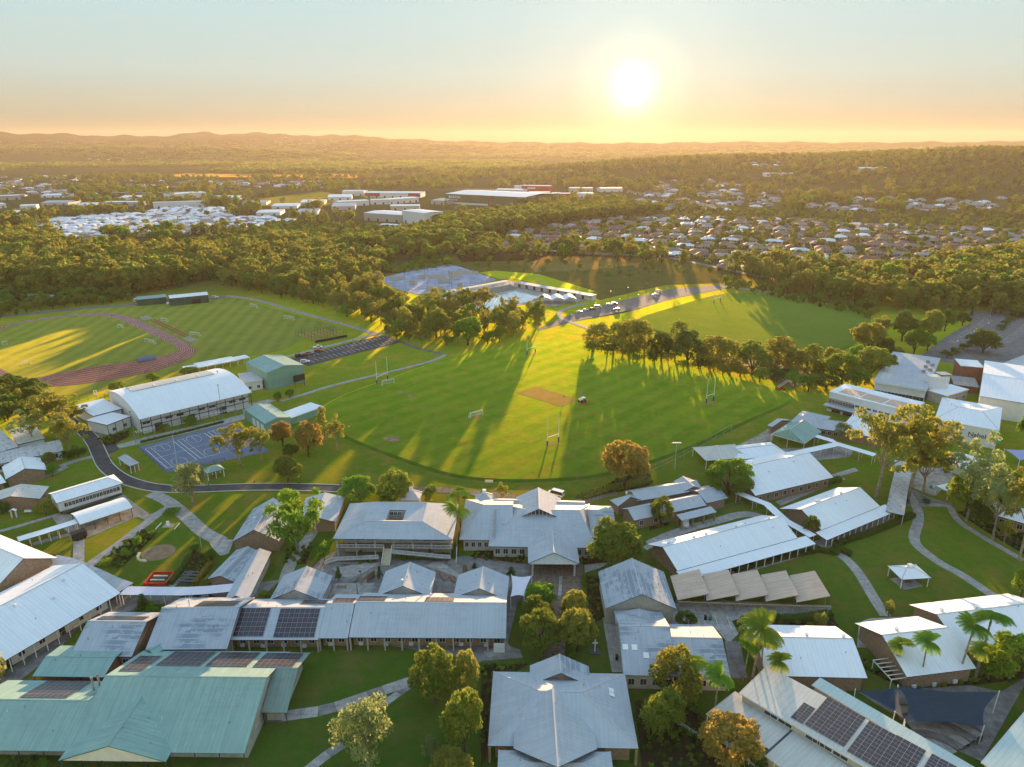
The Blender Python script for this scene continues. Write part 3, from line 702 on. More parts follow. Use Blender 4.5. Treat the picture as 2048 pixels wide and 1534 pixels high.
def woodland(name, pts, kinds, sizes, label):
    """pts: list of (x, y, z); kinds: proto indices; sizes: (sxy, sz)"""
    me = bpy.data.meshes.new(name); me.from_pydata([tuple(p) for p in pts], [], [])
    a = me.attributes.new('kindno', 'INT', 'POINT'); a.data.foreach_set('value', np.array(kinds, dtype=np.int32))
    a = me.attributes.new('turn', 'FLOAT', 'POINT'); a.data.foreach_set('value', (RS.rand(len(pts)) * 6.283).astype(np.float32))
    a = me.attributes.new('size', 'FLOAT_VECTOR', 'POINT'); sz = np.array([(s[0], s[0], s[1]) for s in sizes], dtype=np.float32); a.data.foreach_set('vector', sz.ravel())
    o = put(name, me); m = o.modifiers.new('scatter', 'NODES'); m.node_group = SCATTER
    return tag(o, label, 'woodland', kind='stuff')

def inside(pts, poly):
    pts = np.asarray(pts); x, y = pts[:, 0], pts[:, 1]; r = np.zeros(len(pts), bool); n = len(poly)
    for i in range(n):
        x1, y1 = poly[i][0], poly[i][1]; x2, y2 = poly[(i + 1) % n][0], poly[(i + 1) % n][1]
        c = ((y1 > y) != (y2 > y)) & (x < (x2 - x1) * (y - y1) / (y2 - y1 + 1e-12) + x1); r ^= c
    return r
def fill(poly, spacing, jitter=0.9):
    p = np.array([(q[0], q[1]) for q in poly]); lo, hi = p.min(0), p.max(0)
    gx, gy = np.meshgrid(np.arange(lo[0], hi[0], spacing), np.arange(lo[1], hi[1], spacing)); g = np.stack([gx.ravel(), gy.ravel()], 1)
    g = g + (RS.rand(*g.shape) - .5) * spacing * jitter
    return g[inside(g, p)]
# ------------------------------------------------------------------ grounds: ovals, track, roads, paths
FZ = 0.5
OVAL = [(893, 715), (960, 699), (1080, 682), (1150, 680), (1215, 691), (1300, 713), (1400, 739), (1500, 763), (1580, 786), (1586, 800), (1484, 844), (1367, 898), (1297, 922), (1208, 948),
        (1113, 957), (1003, 959), (907, 950), (819, 921), (702, 877), (652, 850), (636, 826), (652, 808), (705, 782), (800, 750)]
sheet('sports_field', smooth(px(OVAL, FZ), 2, True), FZ, 'oval_turf', 'large mown green sports field crossed by long shadows', skirt=1.6, drop=0.6)
pc = sheet('cricket_pitch', px([Z5(1268, 250), Z5(1380, 213), Z5(1632, 290), Z5(1530, 333)], FZ), FZ + 0.03, 'pitch_clay', 'worn straw coloured cricket square in the middle of the field')
for k, (a, b, s) in enumerate(((Z5(648, 265), 2.2, 1), (Z5(585, 248), 1.6, 1), (Z5(668, 192), 1.2, 1), (Z5(1640, 250), 1.5, 1), (Z5(545, 520), 4.0, 1))):
    c = at(a, FZ); pts = [(c.x + math.cos(t * .7) * b * (0.8 + .3 * math.sin(t * 2.3 + k)), c.y + math.sin(t * .7) * b * .8 * (0.8 + .3 * math.cos(t * 1.7))) for t in range(9)]
    sheet('bare_patch', pts, FZ + 0.02, 'earth', 'bare earth patch worn in the sports field')
for k, q in enumerate((Z5(1482, 552), Z5(484, 186), Z8(1206, 668), Z9(436, 834), Z5(1035, 392))):
    c = at(q, FZ); sheet('worn_turf', [(c.x + math.cos(t * .7) * 3.4 * (.7 + .4 * math.sin(t * 2.1 + k)), c.y + math.sin(t * .7) * 2.6 * (.7 + .4 * math.cos(t * 1.3 + k))) for t in range(9)], FZ + .02, 'pitch_clay', 'worn pale turf in a goal mouth')
# running track and its turf
sheet('track_field', px([Z7(-420, 520), Z7(500, 345), Z7(1000, 322), Z7(1360, 277), Z7(2010, 455), Z7(1730, 545), Z7(1650, 590), Z7(1420, 622), Z7(1060, 705), Z7(500, 850), Z7(-420, 860)]), 0.03, 'track_turf', 'striped pale green training fields in and beside the running track')
T_OUT = [Z7(-260, 560), Z7(-180, 500), Z7(0, 445), Z7(250, 395), Z7(500, 368), Z7(700, 372), Z7(850, 420), Z7(1000, 495), Z7(1100, 545), Z7(1150, 582), Z7(1130, 625), Z7(1040, 665), Z7(900, 712), Z7(700, 752), Z7(450, 792), Z7(200, 805), Z7(0, 795), Z7(-200, 730)]
T_IN = [Z7(-110, 580), Z7(-80, 520), Z7(0, 462), Z7(220, 408), Z7(450, 384), Z7(640, 386), Z7(760, 432), Z7(900, 502), Z7(990, 545), Z7(1045, 572), Z7(1030, 598), Z7(900, 632), Z7(760, 655), Z7(560, 680), Z7(400, 708), Z7(220, 750), Z7(100, 748), Z7(-40, 670)]
to, ti = smooth(px(T_OUT), 2, True), smooth(px(T_IN), 2, True)
v = [(p.x, p.y, 0.06) for p in to] + [(p.x, p.y, 0.06) for p in ti]; n = len(to)
me = bpy.data.meshes.new('running_track'); me.from_pydata(v, [], [(i, n + i, n + (i + 1) % n, (i + 1) % n)[::-1] for i in range(n)]); me.materials.append(M['track_red'])
trk = struct('running_track', put('running_track', me), 'maroon running track looping round the infield')
for k in range(8):
    t = (k + .35) / 8 ; ln = []; v = []; f = []
    for i in range(n):
        p = ti[i].lerp(to[i], t); d = (to[i] - ti[i]).normalized() * 0.07
        v += [(p.x - d.x, p.y - d.y, 0.072), (p.x + d.x, p.y + d.y, 0.072)]
    for i in range(n): j = (i + 1) % n; f.append((2 * i, 2 * j, 2 * j + 1, 2 * i + 1))
    me = bpy.data.meshes.new('lane_line'); me.from_pydata(v, [], f); me.materials.append(M['line_paint']); put('lane_line', me, trk)
for o, (a, b) in enumerate(((Z7(885, 412), Z7(1085, 508)), (Z7(900, 406), Z7(1100, 500)))):
    ribbon('jump_runway', [at(a), at(b)], 1.3, 0.07, 'track_red', 'thin red long jump runway beside the track', 0)
sheet('sand_pit', px([Z7(815, 388), Z7(868, 384), Z7(895, 402), Z7(840, 410)]), 0.08, 'gravel', 'pale sand pit at the upper end of the jump runways')
sheet('sand_pit', px([Z7(1070, 515), Z7(1110, 505), Z7(1168, 528), Z7(1105, 538)]), 0.08, 'gravel', 'pale sand pit at the lower end of the jump runways')
# rough ground, far field, clearings
sheet('rough_grassland', px([(955, 498), (1100, 500), (1250, 502), (1400, 525), (1452, 545), (1448, 566), (1330, 570), (1200, 600), (1110, 575), (1010, 552), (905, 532), (900, 515)]), 0.05, 'rough_grass', 'golden rough grassland behind the swimming pool')
sheet('mown_bank', px([Z8(900, 190), Z8(1000, 180), Z8(1250, 200), Z8(1580, 300), Z8(1540, 320), Z8(1100, 225), Z8(1020, 230)]), 0.09, 'lawn', 'mown green bank behind the pool grandstand')
sheet('dry_clearing', px([Z8(750, 60), Z8(900, 40), Z8(1500, 80), Z8(1700, 100), Z8(1500, 130), Z8(1150, 120), Z8(800, 130)]), 0.08, 'garden_bed', 'burnt brown clearing beside the suburb road')
sheet('sunlit_scrub', px([Z8(1180, 140), Z8(1300, 95), Z8(1760, 100), Z8(2000, 110), Z8(1800, 150), Z8(1500, 180), Z8(1230, 190)]), 0.10, 'dry_grass', 'patch of tall sunlit golden grass')
R_FIELD = [Z9(60, 402), Z9(250, 345), Z9(420, 292), Z9(560, 266), Z9(800, 290), Z9(1100, 345), Z9(1250, 378), Z9(1230, 450), Z9(1180, 520), Z9(1000, 610), Z9(700, 600), Z9(300, 500), Z9(60, 430)]
sheet('upper_field', smooth(px(R_FIELD, .5), 1, True), .5, 'far_turf', 'pale green upper sports field behind the row of trees', skirt=2.5, drop=.6)
sheet('paddock', px([(480, 402), (640, 383), (700, 392), (650, 412), (520, 412)]), 0.4, 'paddock_turf', 'flat green paddock beside the warehouses')
sheet('golden_paddock', [(-1150, 2350), (-300, 2250), (-250, 2480), (-1150, 2620)], 0.6, 'dry_grass', 'long straw coloured paddock in the middle distance')
# roads
ROADC = [W1(-160, 560), W1(-30, 640), W1(95, 750), W1(150, 870), W1(190, 960), W1(300, 1045), W1(420, 1090), W1(560, 1122), W1(760, 1135), W1(1000, 1125), W1(1400, 1112), W1(1750, 1118), W1(2000, 1128)]
rc = px(ROADC); ribbon('school_road', rc, 4.3, 0.06, 'asphalt', 'narrow dark asphalt drive curving past the ball court')
rs_ = smooth(rc, 2)
for w in (2.3, -2.3): ribbon('kerb', offset_line(rs_, w), 0.28, 0.14, 'kerb', 'pale concrete kerb edging the asphalt drive', 0, th=.14)
sheet('drive_apron', px([W1(110, 800), W1(270, 790), W1(300, 830), W1(190, 880)]), 0.058, 'asphalt', 'asphalt apron joining the drive')
ribbon('service_road', px([Z7(-200, 410), Z7(0, 388), Z7(300, 362), Z7(600, 330), Z7(1000, 310), Z7(1330, 272)]), 6.5, 0.07, 'road_grey', 'grey service road behind the running track')
ribbon('gravel_track', px([Z7(1330, 268), Z7(1500, 290), Z7(1700, 350), Z7(1900, 405), Z7(2080, 455), Z8(290, 548)]), 4.0, 0.08, 'gravel', 'pale gravel track along the edge of the bush')
CP_ = [Z7(1690, 640), Z7(1800, 680), Z8(200, 660), Z8(430, 602), Z8(335, 560), Z8(200, 588)]
sheet('car_park', px(CP_), 0.07, 'asphalt', 'asphalt car park with white bay lines beside the green shed')
ribbon('footpath', px([Z7(1600, 640), Z7(1720, 615), Z7(2048, 530), Z8(250, 562), Z8(390, 530)]), 3.0, 0.09, 'concrete', 'straight concrete footpath along the car park', 0)
for row, (a, b, c, d) in enumerate(((Z7(1790, 612), Z8(330, 566), Z7(1810, 622), Z8(345, 574)), (Z7(1840, 655), Z8(400, 600), Z7(1815, 645), Z8(375, 588)))):
    A, B, C, D = at(a), at(b), at(c), at(d); mb = MB()
    for k in range(19):
        p, q = A.lerp(B, k / 18), C.lerp(D, k / 18); dd = (q - p).normalized() * 5.0; e = Vector((-dd.y, dd.x, 0)).normalized() * .08
        mb.face([p - e + Vector((0, 0, .085)), p + e + Vector((0, 0, .085)), p + dd + e + Vector((0, 0, .085)), p + dd - e + Vector((0, 0, .085))][::-1])
    struct('bay_lines', mb.build('bay_lines', 'line_paint'), 'white parking bay lines painted on the car park')
ribbon('field_path', px([Z5(-110, 300), Z5(0, 268), Z5(200, 203), Z5(520, 130), Z5(780, 65), Z5(853, 28)]), 2.4, 0.09, 'concrete', 'pale concrete path skirting the sports field')
ribbon('bush_path', px([Z8(340, 562), Z8(450, 600), Z8(560, 640), Z8(690, 668)]), 3.0, 0.06, 'road_grey', 'grey path from the car park to the field path')
sheet('pool_road', px([Z8(1240, 520), Z8(1430, 440), Z8(1500, 415), Z8(1650, 375), Z8(1900, 315), Z8(2060, 280), Z9(250, 252), Z9(500, 228), Z9(560, 240), Z9(250, 300), Z9(0, 372), Z8(1850, 400), Z8(1450, 478), Z8(1250, 530)]), 0.07, 'road_grey', 'wide grey road and parking strip leading to the pool')
ribbon('track_road', px([Z9(480, 235), Z9(700, 262), Z9(950, 305), Z9(1240, 326)]), 5.0, 0.08, 'gravel', 'gravel road round the far end of the upper field')
ribbon('pool_path', px([Z8(1540, 368), Z8(1420, 395), Z8(1365, 425), Z8(1375, 455), Z8(1450, 485), Z8(1560, 525), Z8(1680, 548)]), 3.0, 0.09, 'concrete', 'curving concrete path from the pool gate')
ribbon('suburb_road', px([Z8(900, 28), Z8(1100, 50), Z8(1400, 68), Z8(1700, 85), Z8(2000, 100)]), 8.0, 0.15, 'road_grey', 'grey road along the edge of the suburb')
ribbon('suburb_road', px([Z9(180, 80), Z9(420, 130), Z9(560, 160), Z9(700, 190), Z9(900, 235), Z9(1100, 280)]), 7.0, 0.15, 'road_grey', 'grey road passing behind the upper field')
RCP = [W5(1180, 722), W5(1390, 562), W5(1620, 432), W5(1580, 350), W5(1900, 342), W5(2250, 370), W5(2500, 900), W5(1860, 830), W5(1500, 800), W5(1330, 760)]
sheet('main_car_park', px(RCP), 0.07, 'road_grey', 'long asphalt car park with islands of hedge')
for (a, b, n_, d) in ((W5(1400, 600), W5(1700, 415), 22, (1, -.15)), (W5(1850, 600), W5(2060, 440), 22, (1, -.1)), (W5(1720, 520), W5(1600, 600), 0, (1, 0))):
    if not n_: continue
    A, B = at(a), at(b); mb = MB(); t = (B - A).normalized(); s = Vector((t.y, -t.x, 0))
    for k in range(n_):
        p = A.lerp(B, k / (n_ - 1)) + Vector((0, 0, .085)); q = p + s * 5; e = t * .08
        mb.face([p - e, q - e, q + e, p + e])
    struct('bay_lines', mb.build('bay_lines', 'line_paint'), 'white bay lines along the hedges of the main car park')
for p in (W5(1490, 600), W5(1750, 452), W5(1630, 520)):
    c = at(p) + Vector((0, 0, .09)); mb = MB(); u = Vector((.55, .83, 0)); w = Vector((-.83, .55, 0))
    mb.face([c - w * .12, c + u * 2.2 - w * .12, c + u * 2.2 + w * .12, c + w * .12][::-1]); mb.face([c + u * 2.2 - w * .5, c + u * 3.4, c + u * 2.2 + w * .5])
    struct('road_arrow', mb.build('road_arrow', 'line_paint'), 'white direction arrow painted on the car park lane')
# school paving
def paved(name, pts, mat, label, z=0.05, k=0): return sheet(name, smooth(px(pts), k, True) if k else px(pts), z, mat, label)
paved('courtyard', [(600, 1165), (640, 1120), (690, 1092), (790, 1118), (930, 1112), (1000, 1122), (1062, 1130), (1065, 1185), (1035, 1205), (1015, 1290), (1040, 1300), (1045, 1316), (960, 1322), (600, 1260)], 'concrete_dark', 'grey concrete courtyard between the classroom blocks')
paved('courtyard_terrace', [W2(120, 1500), W2(200, 1325), W2(700, 1318), W2(640, 1480)], 'concrete', 'pale concrete terrace with benches in the courtyard', .09)
paved('courtyard_inlay', [W2(150, 1130), W2(420, 1090), W2(790, 1050), W2(560, 1180), W2(380, 1260), W2(300, 1240)], 'concrete', 'pale wedge of concrete inlaid in the courtyard', .07)
paved('courtyard_inlay', [W2(1340, 1095), W2(1520, 1035), W2(1780, 1200), W2(1740, 1260), W2(1500, 1150)], 'concrete', 'pale kite shaped concrete inlay in the courtyard', .07)
paved('timber_deck', [W2(1490, 1150), W2(1740, 1240), W2(1760, 1330), W2(1480, 1240)], 'paving_brick', 'rosy paved seating bay between the gabled blocks', .10)
paved('forecourt', [(1062, 1128), (1165, 1128), (1172, 1200), (1130, 1260), (1130, 1330), (1070, 1330), (1075, 1260), (1040, 1200)], 'paving_brick', 'brown brick forecourt in front of the entrance portico', .07)
paved('forecourt_strip', [W3(1120, 985), W3(1150, 985), W3(1140, 1190), W3(1105, 1190)], 'concrete', 'pale strip of paving on the brown forecourt', .09)
paved('ramp_path', [W3(1375, 875), W3(1640, 840), W3(1530, 905), W3(1380, 950)], 'concrete', 'pale concrete ramp beside the entrance portico', .09)
paved('side_path', [Z2(1770, 600), Z2(1835, 600), Z2(1890, 920), Z2(1825, 920)], 'concrete', 'straight concrete path past the skylight roof', .06)
paved('yard', [W8(640, 420), W8(1080, 400), W8(1900, 440), W8(1900, 500), W8(1210, 530), W8(1115, 560), W8(1170, 660), W8(1090, 740), W8(1010, 640), W8(600, 620)], 'concrete', 'concrete yard under the brown sawtooth shelters', .055)
paved('yard_lane', [W8(1060, 720), W8(1180, 720), W8(1240, 1010), W8(1110, 1010)], 'concrete_dark', 'narrow concrete lane between the grey and white roofs', .06)
paved('link_path', [Z3(1250, 520), Z3(1300, 500), Z3(1480, 490), Z3(1530, 520), Z3(1300, 640), Z3(1240, 640)], 'concrete', 'concrete apron beside the end of the white block', .058)
ribbon('breezeway', px([Z6(90, 1065), Z6(230, 1000), Z6(330, 965), Z6(450, 935), Z6(620, 885), Z6(720, 915), Z6(870, 1010)]), 3.2, .062, 'concrete', 'concrete path winding between the white classroom blocks')
paved('terrace', [Z6(760, 560), Z6(1100, 545), Z6(1170, 560), Z6(1160, 600), Z6(960, 620), Z6(900, 590)], 'concrete', 'pale concrete terrace under the covered way', .066)
paved('path', [Z6(770, 830), Z6(1110, 700), Z6(1130, 715), Z6(800, 850)], 'concrete', 'straight path behind the long hedge', .06)
paved('path', [Z6(1060, 690), Z6(1180, 655), Z6(1200, 672), Z6(1080, 705)], 'concrete', 'short path beside the square lawn', .06)
paved('gravel_yard', [Z6(680, 490), Z6(760, 440), Z6(760, 510), Z6(700, 530), Z6(560, 550)], 'gravel', 'gravel yard beside the green roofed shelter', .05)
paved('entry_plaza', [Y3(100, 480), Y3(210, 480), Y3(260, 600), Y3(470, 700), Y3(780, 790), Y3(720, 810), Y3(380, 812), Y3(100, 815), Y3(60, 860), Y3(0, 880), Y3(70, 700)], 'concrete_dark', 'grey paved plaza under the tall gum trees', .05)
paved('garden_court', [Y3(260, 360), Y3(400, 330), Y3(640, 340), Y3(860, 480), Y3(640, 600), Y3(560, 690), Y3(300, 600), Y3(250, 520)], 'gravel', 'brown gravel garden court with planters', .06)
ribbon('winding_path', px([Y3(160, 560), Y3(240, 680), Y3(310, 790), Y3(355, 900), Y3(345, 1020), Y3(300, 1140), Y3(290, 1220), Y3(340, 1310), Y3(480, 1420), Y3(640, 1530), Z3(1750, 290), Z3(1900, 392)]), 2.7, .08, 'concrete', 'pale concrete path winding down the right lawn')
ribbon('curving_path', px([Y3(380, 800), Y3(600, 798), Y3(740, 815), Y3(770, 900), Y3(850, 1010), Y3(1000, 1110), Y3(1250, 1260), Y3(1640, 1480)]), 2.0, .075, 'concrete', 'second curving concrete path beside the gum trunks')
ribbon('lawn_path', px([Z3(1150, 185), Z3(1215, 235), Z3(1270, 310), Z3(1320, 400), Z3(1380, 490)]), 2.6, .075, 'concrete', 'concrete path curving past the small lawn pavilion')
sheet('lawn_plinth', px([Z3(1400, 310), Z3(1470, 362), Z3(1560, 345), Z3(1490, 295)]), .12, 'concrete', 'concrete floor of the white lawn pavilion')
# near slab path: single slabs
def slab_path(label, pts, width, slab, z=.07):
    p = smooth(px(pts), 2); root = struct('slab_path', bpy.data.objects.new('slab_path', None), label); link(root)
    d = [0.0]
    for i in range(1, len(p)): d.append(d[-1] + (p[i] - p[i - 1]).length)
    n_ = max(1, int(d[-1] / slab))
    def pt(s):
        for i in range(1, len(d)):
            if s <= d[i] + 1e-6: return p[i - 1].lerp(p[i], (s - d[i - 1]) / max(1e-6, d[i] - d[i - 1])), (p[i] - p[i - 1]).normalized()
        return p[-1], (p[-1] - p[-2]).normalized()
    for k in range(n_):
        (a, da), (b, db) = pt(k * d[-1] / n_ + .03), pt((k + 1) * d[-1] / n_ - .03)
        na, nb = Vector((-da.y, da.x)) * width / 2, Vector((-db.y, db.x)) * width / 2
        zz = z + .012 * math.sin(k * 2.7)
        MB().slab([(a - na).to_3d() + Vector((0, 0, zz)), (b - nb).to_3d() + Vector((0, 0, zz)), (b + nb).to_3d() + Vector((0, 0, zz)), (a + na).to_3d() + Vector((0, 0, zz))], .1).build('slab', 'concrete' if k % 3 else 'concrete_dark', root)
slab_path('concrete slab path curving across the front lawn', [Z1(1560, 1178), Z1(1700, 1178), Z2(0, 1162), Z2(120, 1150), Z2(260, 1108), Z2(450, 1040), Z2(670, 965)], 2.6, 2.9)
slab_path('narrower slab path branching down to the lower lawn', [Z2(640, 1000), Z2(500, 1100), Z2(380, 1180)], 1.6, 2.2)
slab_path('slab path leaving at the bottom of the front lawn', [Z2(250, 1345), Z2(160, 1400), Z2(60, 1480), Z2(0, 1530)], 1.9, 2.4)
slab_path('slab path under the eaves of the long block', [Z2(1020, 850), Z2(1080, 822), Z2(1160, 790), Z2(1230, 770)], 2.2, 2.4)
# left paths
LP = [([Y6(-60, 770), Y6(150, 715), Y6(400, 640), Y6(600, 580), Y6(660, 565)], 1.6, 'narrow path crossing the left lawn'),
      ([Y6(370, 905), Y6(560, 850), Y6(800, 785)], 1.9, 'path under the long white covered walkway'),
      ([Y6(890, 1150), Y6(895, 1000), Y6(900, 860)], 2.6, 'short path behind the black trailer'),
      ([Y6(980, 1160), Y6(1150, 1040), Y6(1420, 850), Y6(1660, 660), Y6(1850, 520), Y6(1990, 440)], 2.9, 'long diagonal path beside the rock garden'),
      ([Z4(880, 840), Z4(960, 870), Z4(1040, 930), Z4(1120, 1000), Z4(1190, 1070), Z4(1300, 1120)], 4.0, 'broad path from the drive to the courtyard'),
      ([Y5(820, 1180), Y5(950, 1130), Y5(1100, 1080), Y5(1250, 1050)], 2.6, 'path between the old classrooms and the drive'),
      ([Y5(230, 1420), Y5(500, 1360), Y5(760, 1260), Y5(900, 1180)], 2.4, 'path in front of the brick gabled classroom'),
      ([Z1(1640, 560), Z1(1660, 400), Z1(1700, 280), Z1(1860, 60)], 3.0, 'path up between the brick classroom and the balcony block'),
      ([Z1(1130, 330), Z1(1060, 380), Z1(1000, 420)], 1.6, 'short path beside the red seats')]
for pts, w, lb in LP: ribbon('path', px(pts), w, .065 + .004 * (len(lb) % 5), 'concrete', lb)
paved('left_plaza', [Y6(640, 660), Y6(590, 590), Y6(700, 530), Y6(860, 600), Y6(1400, 330), Y6(1480, 400), Y6(1700, 560), Y6(1950, 470), Y6(1690, 640), Y6(1560, 590), Y6(1200, 740), Y6(900, 870), Y6(800, 790)], 'gravel', 'sandy paved plaza under the arched shelter', .05)
paved('plaza_apron', [Z4(1190, 1060), Z4(1290, 1110), Z4(1370, 1110), Z4(1340, 1190), Z1(1290, 240), Z1(1240, 190)], 'concrete', 'pale concrete apron in front of the brick gable', .062)
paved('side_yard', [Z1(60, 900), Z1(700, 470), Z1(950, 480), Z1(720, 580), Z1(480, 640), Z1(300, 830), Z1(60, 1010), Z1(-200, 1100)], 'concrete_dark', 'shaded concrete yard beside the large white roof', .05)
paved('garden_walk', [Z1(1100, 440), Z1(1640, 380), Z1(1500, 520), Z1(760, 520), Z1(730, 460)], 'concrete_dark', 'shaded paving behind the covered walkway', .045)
paved('gym_forecourt', [W1(270, 800), W1(480, 740), W1(700, 690), W1(1060, 610), W1(1240, 560), W1(1220, 500), W1(1420, 450), W1(1480, 460), W1(1250, 540), W1(1250, 600), W1(800, 710), W1(300, 822)], 'concrete', 'concrete forecourt between the sports hall and the court', .05)
paved('car_bay', [Y5(1110, 630), Y5(1240, 590), Y5(1440, 745), Y5(1290, 790)], 'concrete_dark', 'concrete parking bay beside the sports hall', .055)
BEDS = []
for nm, pts, lb in (('bark_bed', [Z1(560, 290), Z1(700, 170), Z1(830, 90), Z1(920, 105), Z1(790, 235), Z1(720, 300)], 'dark mulch bed of the rock garden'),
                    ('bark_bed', [Y5(1330, 840), Y5(1440, 780), Y5(1740, 700), Y5(1760, 770), Y5(1560, 880), Y5(1370, 905)], 'mulched island bed in the drive'),
                    ('bark_bed', [Z1(1660, 280), Z1(1690, 195), Z1(1830, 170), Z1(1790, 290)], 'mulched bed under the pale trunked tree'),
                    ('bark_bed', [Z1(1080, 330), Z1(1130, 210), Z1(1260, 240), Z1(1190, 380), Z1(1110, 350)], 'planted bed beside the narrow path'),
                    ('bark_bed', [W3(200, 790), W3(320, 690), W3(760, 700), W3(760, 850), W3(500, 850), W3(210, 820)], 'dark garden bed left of the portico'),
                    ('bark_bed', [W3(1350, 720), W3(1640, 700), W3(1640, 840), W3(1360, 860)], 'dark garden bed right of the portico'),
                    ('bark_bed', [W2(420, 970), W2(810, 985), W2(800, 1050), W2(420, 1090)], 'planted bed left of the balcony stairs'),
                    ('bark_bed', [W2(1010, 1000), W2(1780, 960), W2(1740, 1025), W2(1010, 1035)], 'planted bed below the balcony ramps'),
                    ('bark_bed', [Z2(1670, 360), Z2(1755, 360), Z2(1785, 600), Z2(1700, 640)], 'planted bed beside the grey gabled hall'),
                    ('bark_bed', [Z2(1060, 880), Z2(1340, 870), Z2(1120, 1000), Z2(1090, 1420), Z2(1060, 1480)], 'dark bed left of the star shaped roof'),
                    ('bark_bed', [W8(1120, 560), W8(1340, 530), W8(1900, 510), W8(1960, 600), W8(1200, 640)], 'dark planted bed behind the white roof'),
                    ('bark_bed', [Z3(170, 900), Z3(430, 890), Z3(520, 1010), Z3(640, 1217), Z3(200, 1217)], 'dark bank of garden beside the ramp'),
                    ('bark_bed', [Y4(560, 680), Y4(760, 640), Y4(780, 740), Y4(560, 800)], 'shaded bed below the round tree'),
                    ('bark_bed', [Z6(1700, 880), Z6(1850, 980), Z6(2048, 1100), Z6(2048, 980), Z6(1860, 880)], 'mulched bed under the right gum trees'),
                    ('bark_bed', [Z5(1600, 870), Z5(1700, 830), Z5(1900, 740), Z5(2048, 720), Z5(2048, 790), Z5(1820, 840)], 'reddish planted bank below the sports field'),
                    ('bark_bed', [Z3(1270, 690), Z3(1500, 800), Z3(1950, 770), Z3(2048, 720), Z3(2048, 790), Z3(1830, 820), Z3(1480, 850), Z3(1280, 740)], 'dark bed behind the navy shade sail')):
    sheet(nm, px(pts), .045, 'garden_bed', lb); BEDS.append(pts)
sheet('fire_circle', [(at(Z1(928, 220)).x + math.cos(t * .2618) * 4.1, at(Z1(928, 220)).y + math.sin(t * .2618) * 3.9) for t in range(24)], .06, 'earth', 'round patch of grey bark chips on the lawn')
ribbon('back_lane', px([Z5(620, 815), Z5(850, 818), Z5(1150, 850), Z5(1260, 860)]), 3.5, .05, 'paving_brick', 'pinkish lane behind the administration block', 1)
ribbon('back_lane', px([Z5(1640, 890), Z5(1760, 850), Z5(1850, 830)]), 3.5, .05, 'paving_brick', 'brown paved lane below the planted bank', 1)
# ball court
crt = [W1(440, 815), W1(1150, 625), W1(1440, 845), W1(660, 1010)]
co = sheet('ball_court', px(crt), .09, 'court_blue', 'blue outdoor ball court with white and pale lines')
A, B, D_ = at(crt[0]), at(crt[1]), at(crt[3])
def cpt(u, w): return A + (B - A) * u + (D_ - A) * w + Vector((0, 0, .105))
def cline(u0, w0, u1, w1, t=.045):
    p, q = cpt(u0, w0), cpt(u1, w1); e = (q - p).normalized(); e = Vector((-e.y, e.x, 0)) * t
    MB().face([p - e, q - e, q + e, p + e]).build('court_line', 'line_paint', co)
for k in range(3):
    a, b = .04 + k * .325, .04 + k * .325 + .285
    cline(a, .12, b, .12); cline(a, .88, b, .88); cline(a, .12, a, .88, .07); cline(b, .12, b, .88, .07); cline(a, .5, b, .5); cline(a + .05, .12, a + .05, .88); cline((a + b) / 2, .12, (a + b) / 2, .3); 
    for w0 in (.22, .78):
        c = (a + b) / 2; pts = [cpt(c + .07 * math.cos(t * .3), w0 + .13 * math.sin(t * .3)) for t in range(22)]; mb = MB()
        for i in range(21):
            d = (pts[i + 1] - pts[i]).normalized(); e = Vector((-d.y, d.x, 0)) * .035
            mb.face([pts[i] - e, pts[i + 1] - e, pts[i + 1] + e, pts[i] + e])
        mb.build('court_line', 'line_paint', co)
# ------------------------------------------------------------------ building kit
WIN_CACHE = {}
def window_mesh(w, h):
    k = (round(w, 2), round(h, 2))
    if k not in WIN_CACHE:
        p = MB().box(-w / 2, w / 2, -.03, .03, 0, h).mesh('window', 'window_glass'); t = .07; f = MB()
        f.box(-w / 2 - t, w / 2 + t, -.05, .02, -t, 0).box(-w / 2 - t, w / 2 + t, -.05, .02, h, h + t).box(-w / 2 - t, -w / 2, -.05, .02, 0, h).box(w / 2, w / 2 + t, -.05, .02, 0, h).box(-.025, .025, -.045, .02, 0, h)
        WIN_CACHE[k] = (p, f.mesh('frame', 'white_paint'))
    return WIN_CACHE[k]
def window(root, x, y, z, w, h, rz=0.0):
    p, f = window_mesh(w, h); o = put('window', p, root, (x, y, z), rz); put('frame', f, o); return o
POSTM = {}
def post(root, x, y, z0, z1, w=.14, mat='white_paint', name='post'):
    k = (round(w, 2), mat)
    if k not in POSTM: POSTM[k] = MB().box(-w / 2, w / 2, -w / 2, w / 2, 0, 1).mesh('post', mat)
    return put(name, POSTM[k], root, (x, y, z0), 0, (1, 1, z1 - z0))
def _vent():
    m = MB(); m.tube([(0, 0, -.2), (0, 0, .35)], [.17, .17], 8); m.tube([(0, 0, .3), (0, 0, .42), (0, 0, .62), (0, 0, .74)], [.24, .34, .32, .08], 10); return m.mesh('roof_vent', 'white_paint')
VENT = _vent()
def _box_vent():
    m = MB(); m.box(-.28, .28, -.28, .28, -.3, .5); m.box(-.36, .36, -.36, .36, .5, .6); return m.mesh('roof_cowl', 'white_paint')
COWL = _box_vent()
def _ac():
    m = MB(); m.box(-.45, .45, -.18, .18, 0, .75); m.tube([(0, -.18, .38), (0, -.21, .38)], [.28, .26], 12); return m.mesh('air_conditioner', 'white_wall')
ACM = _ac()

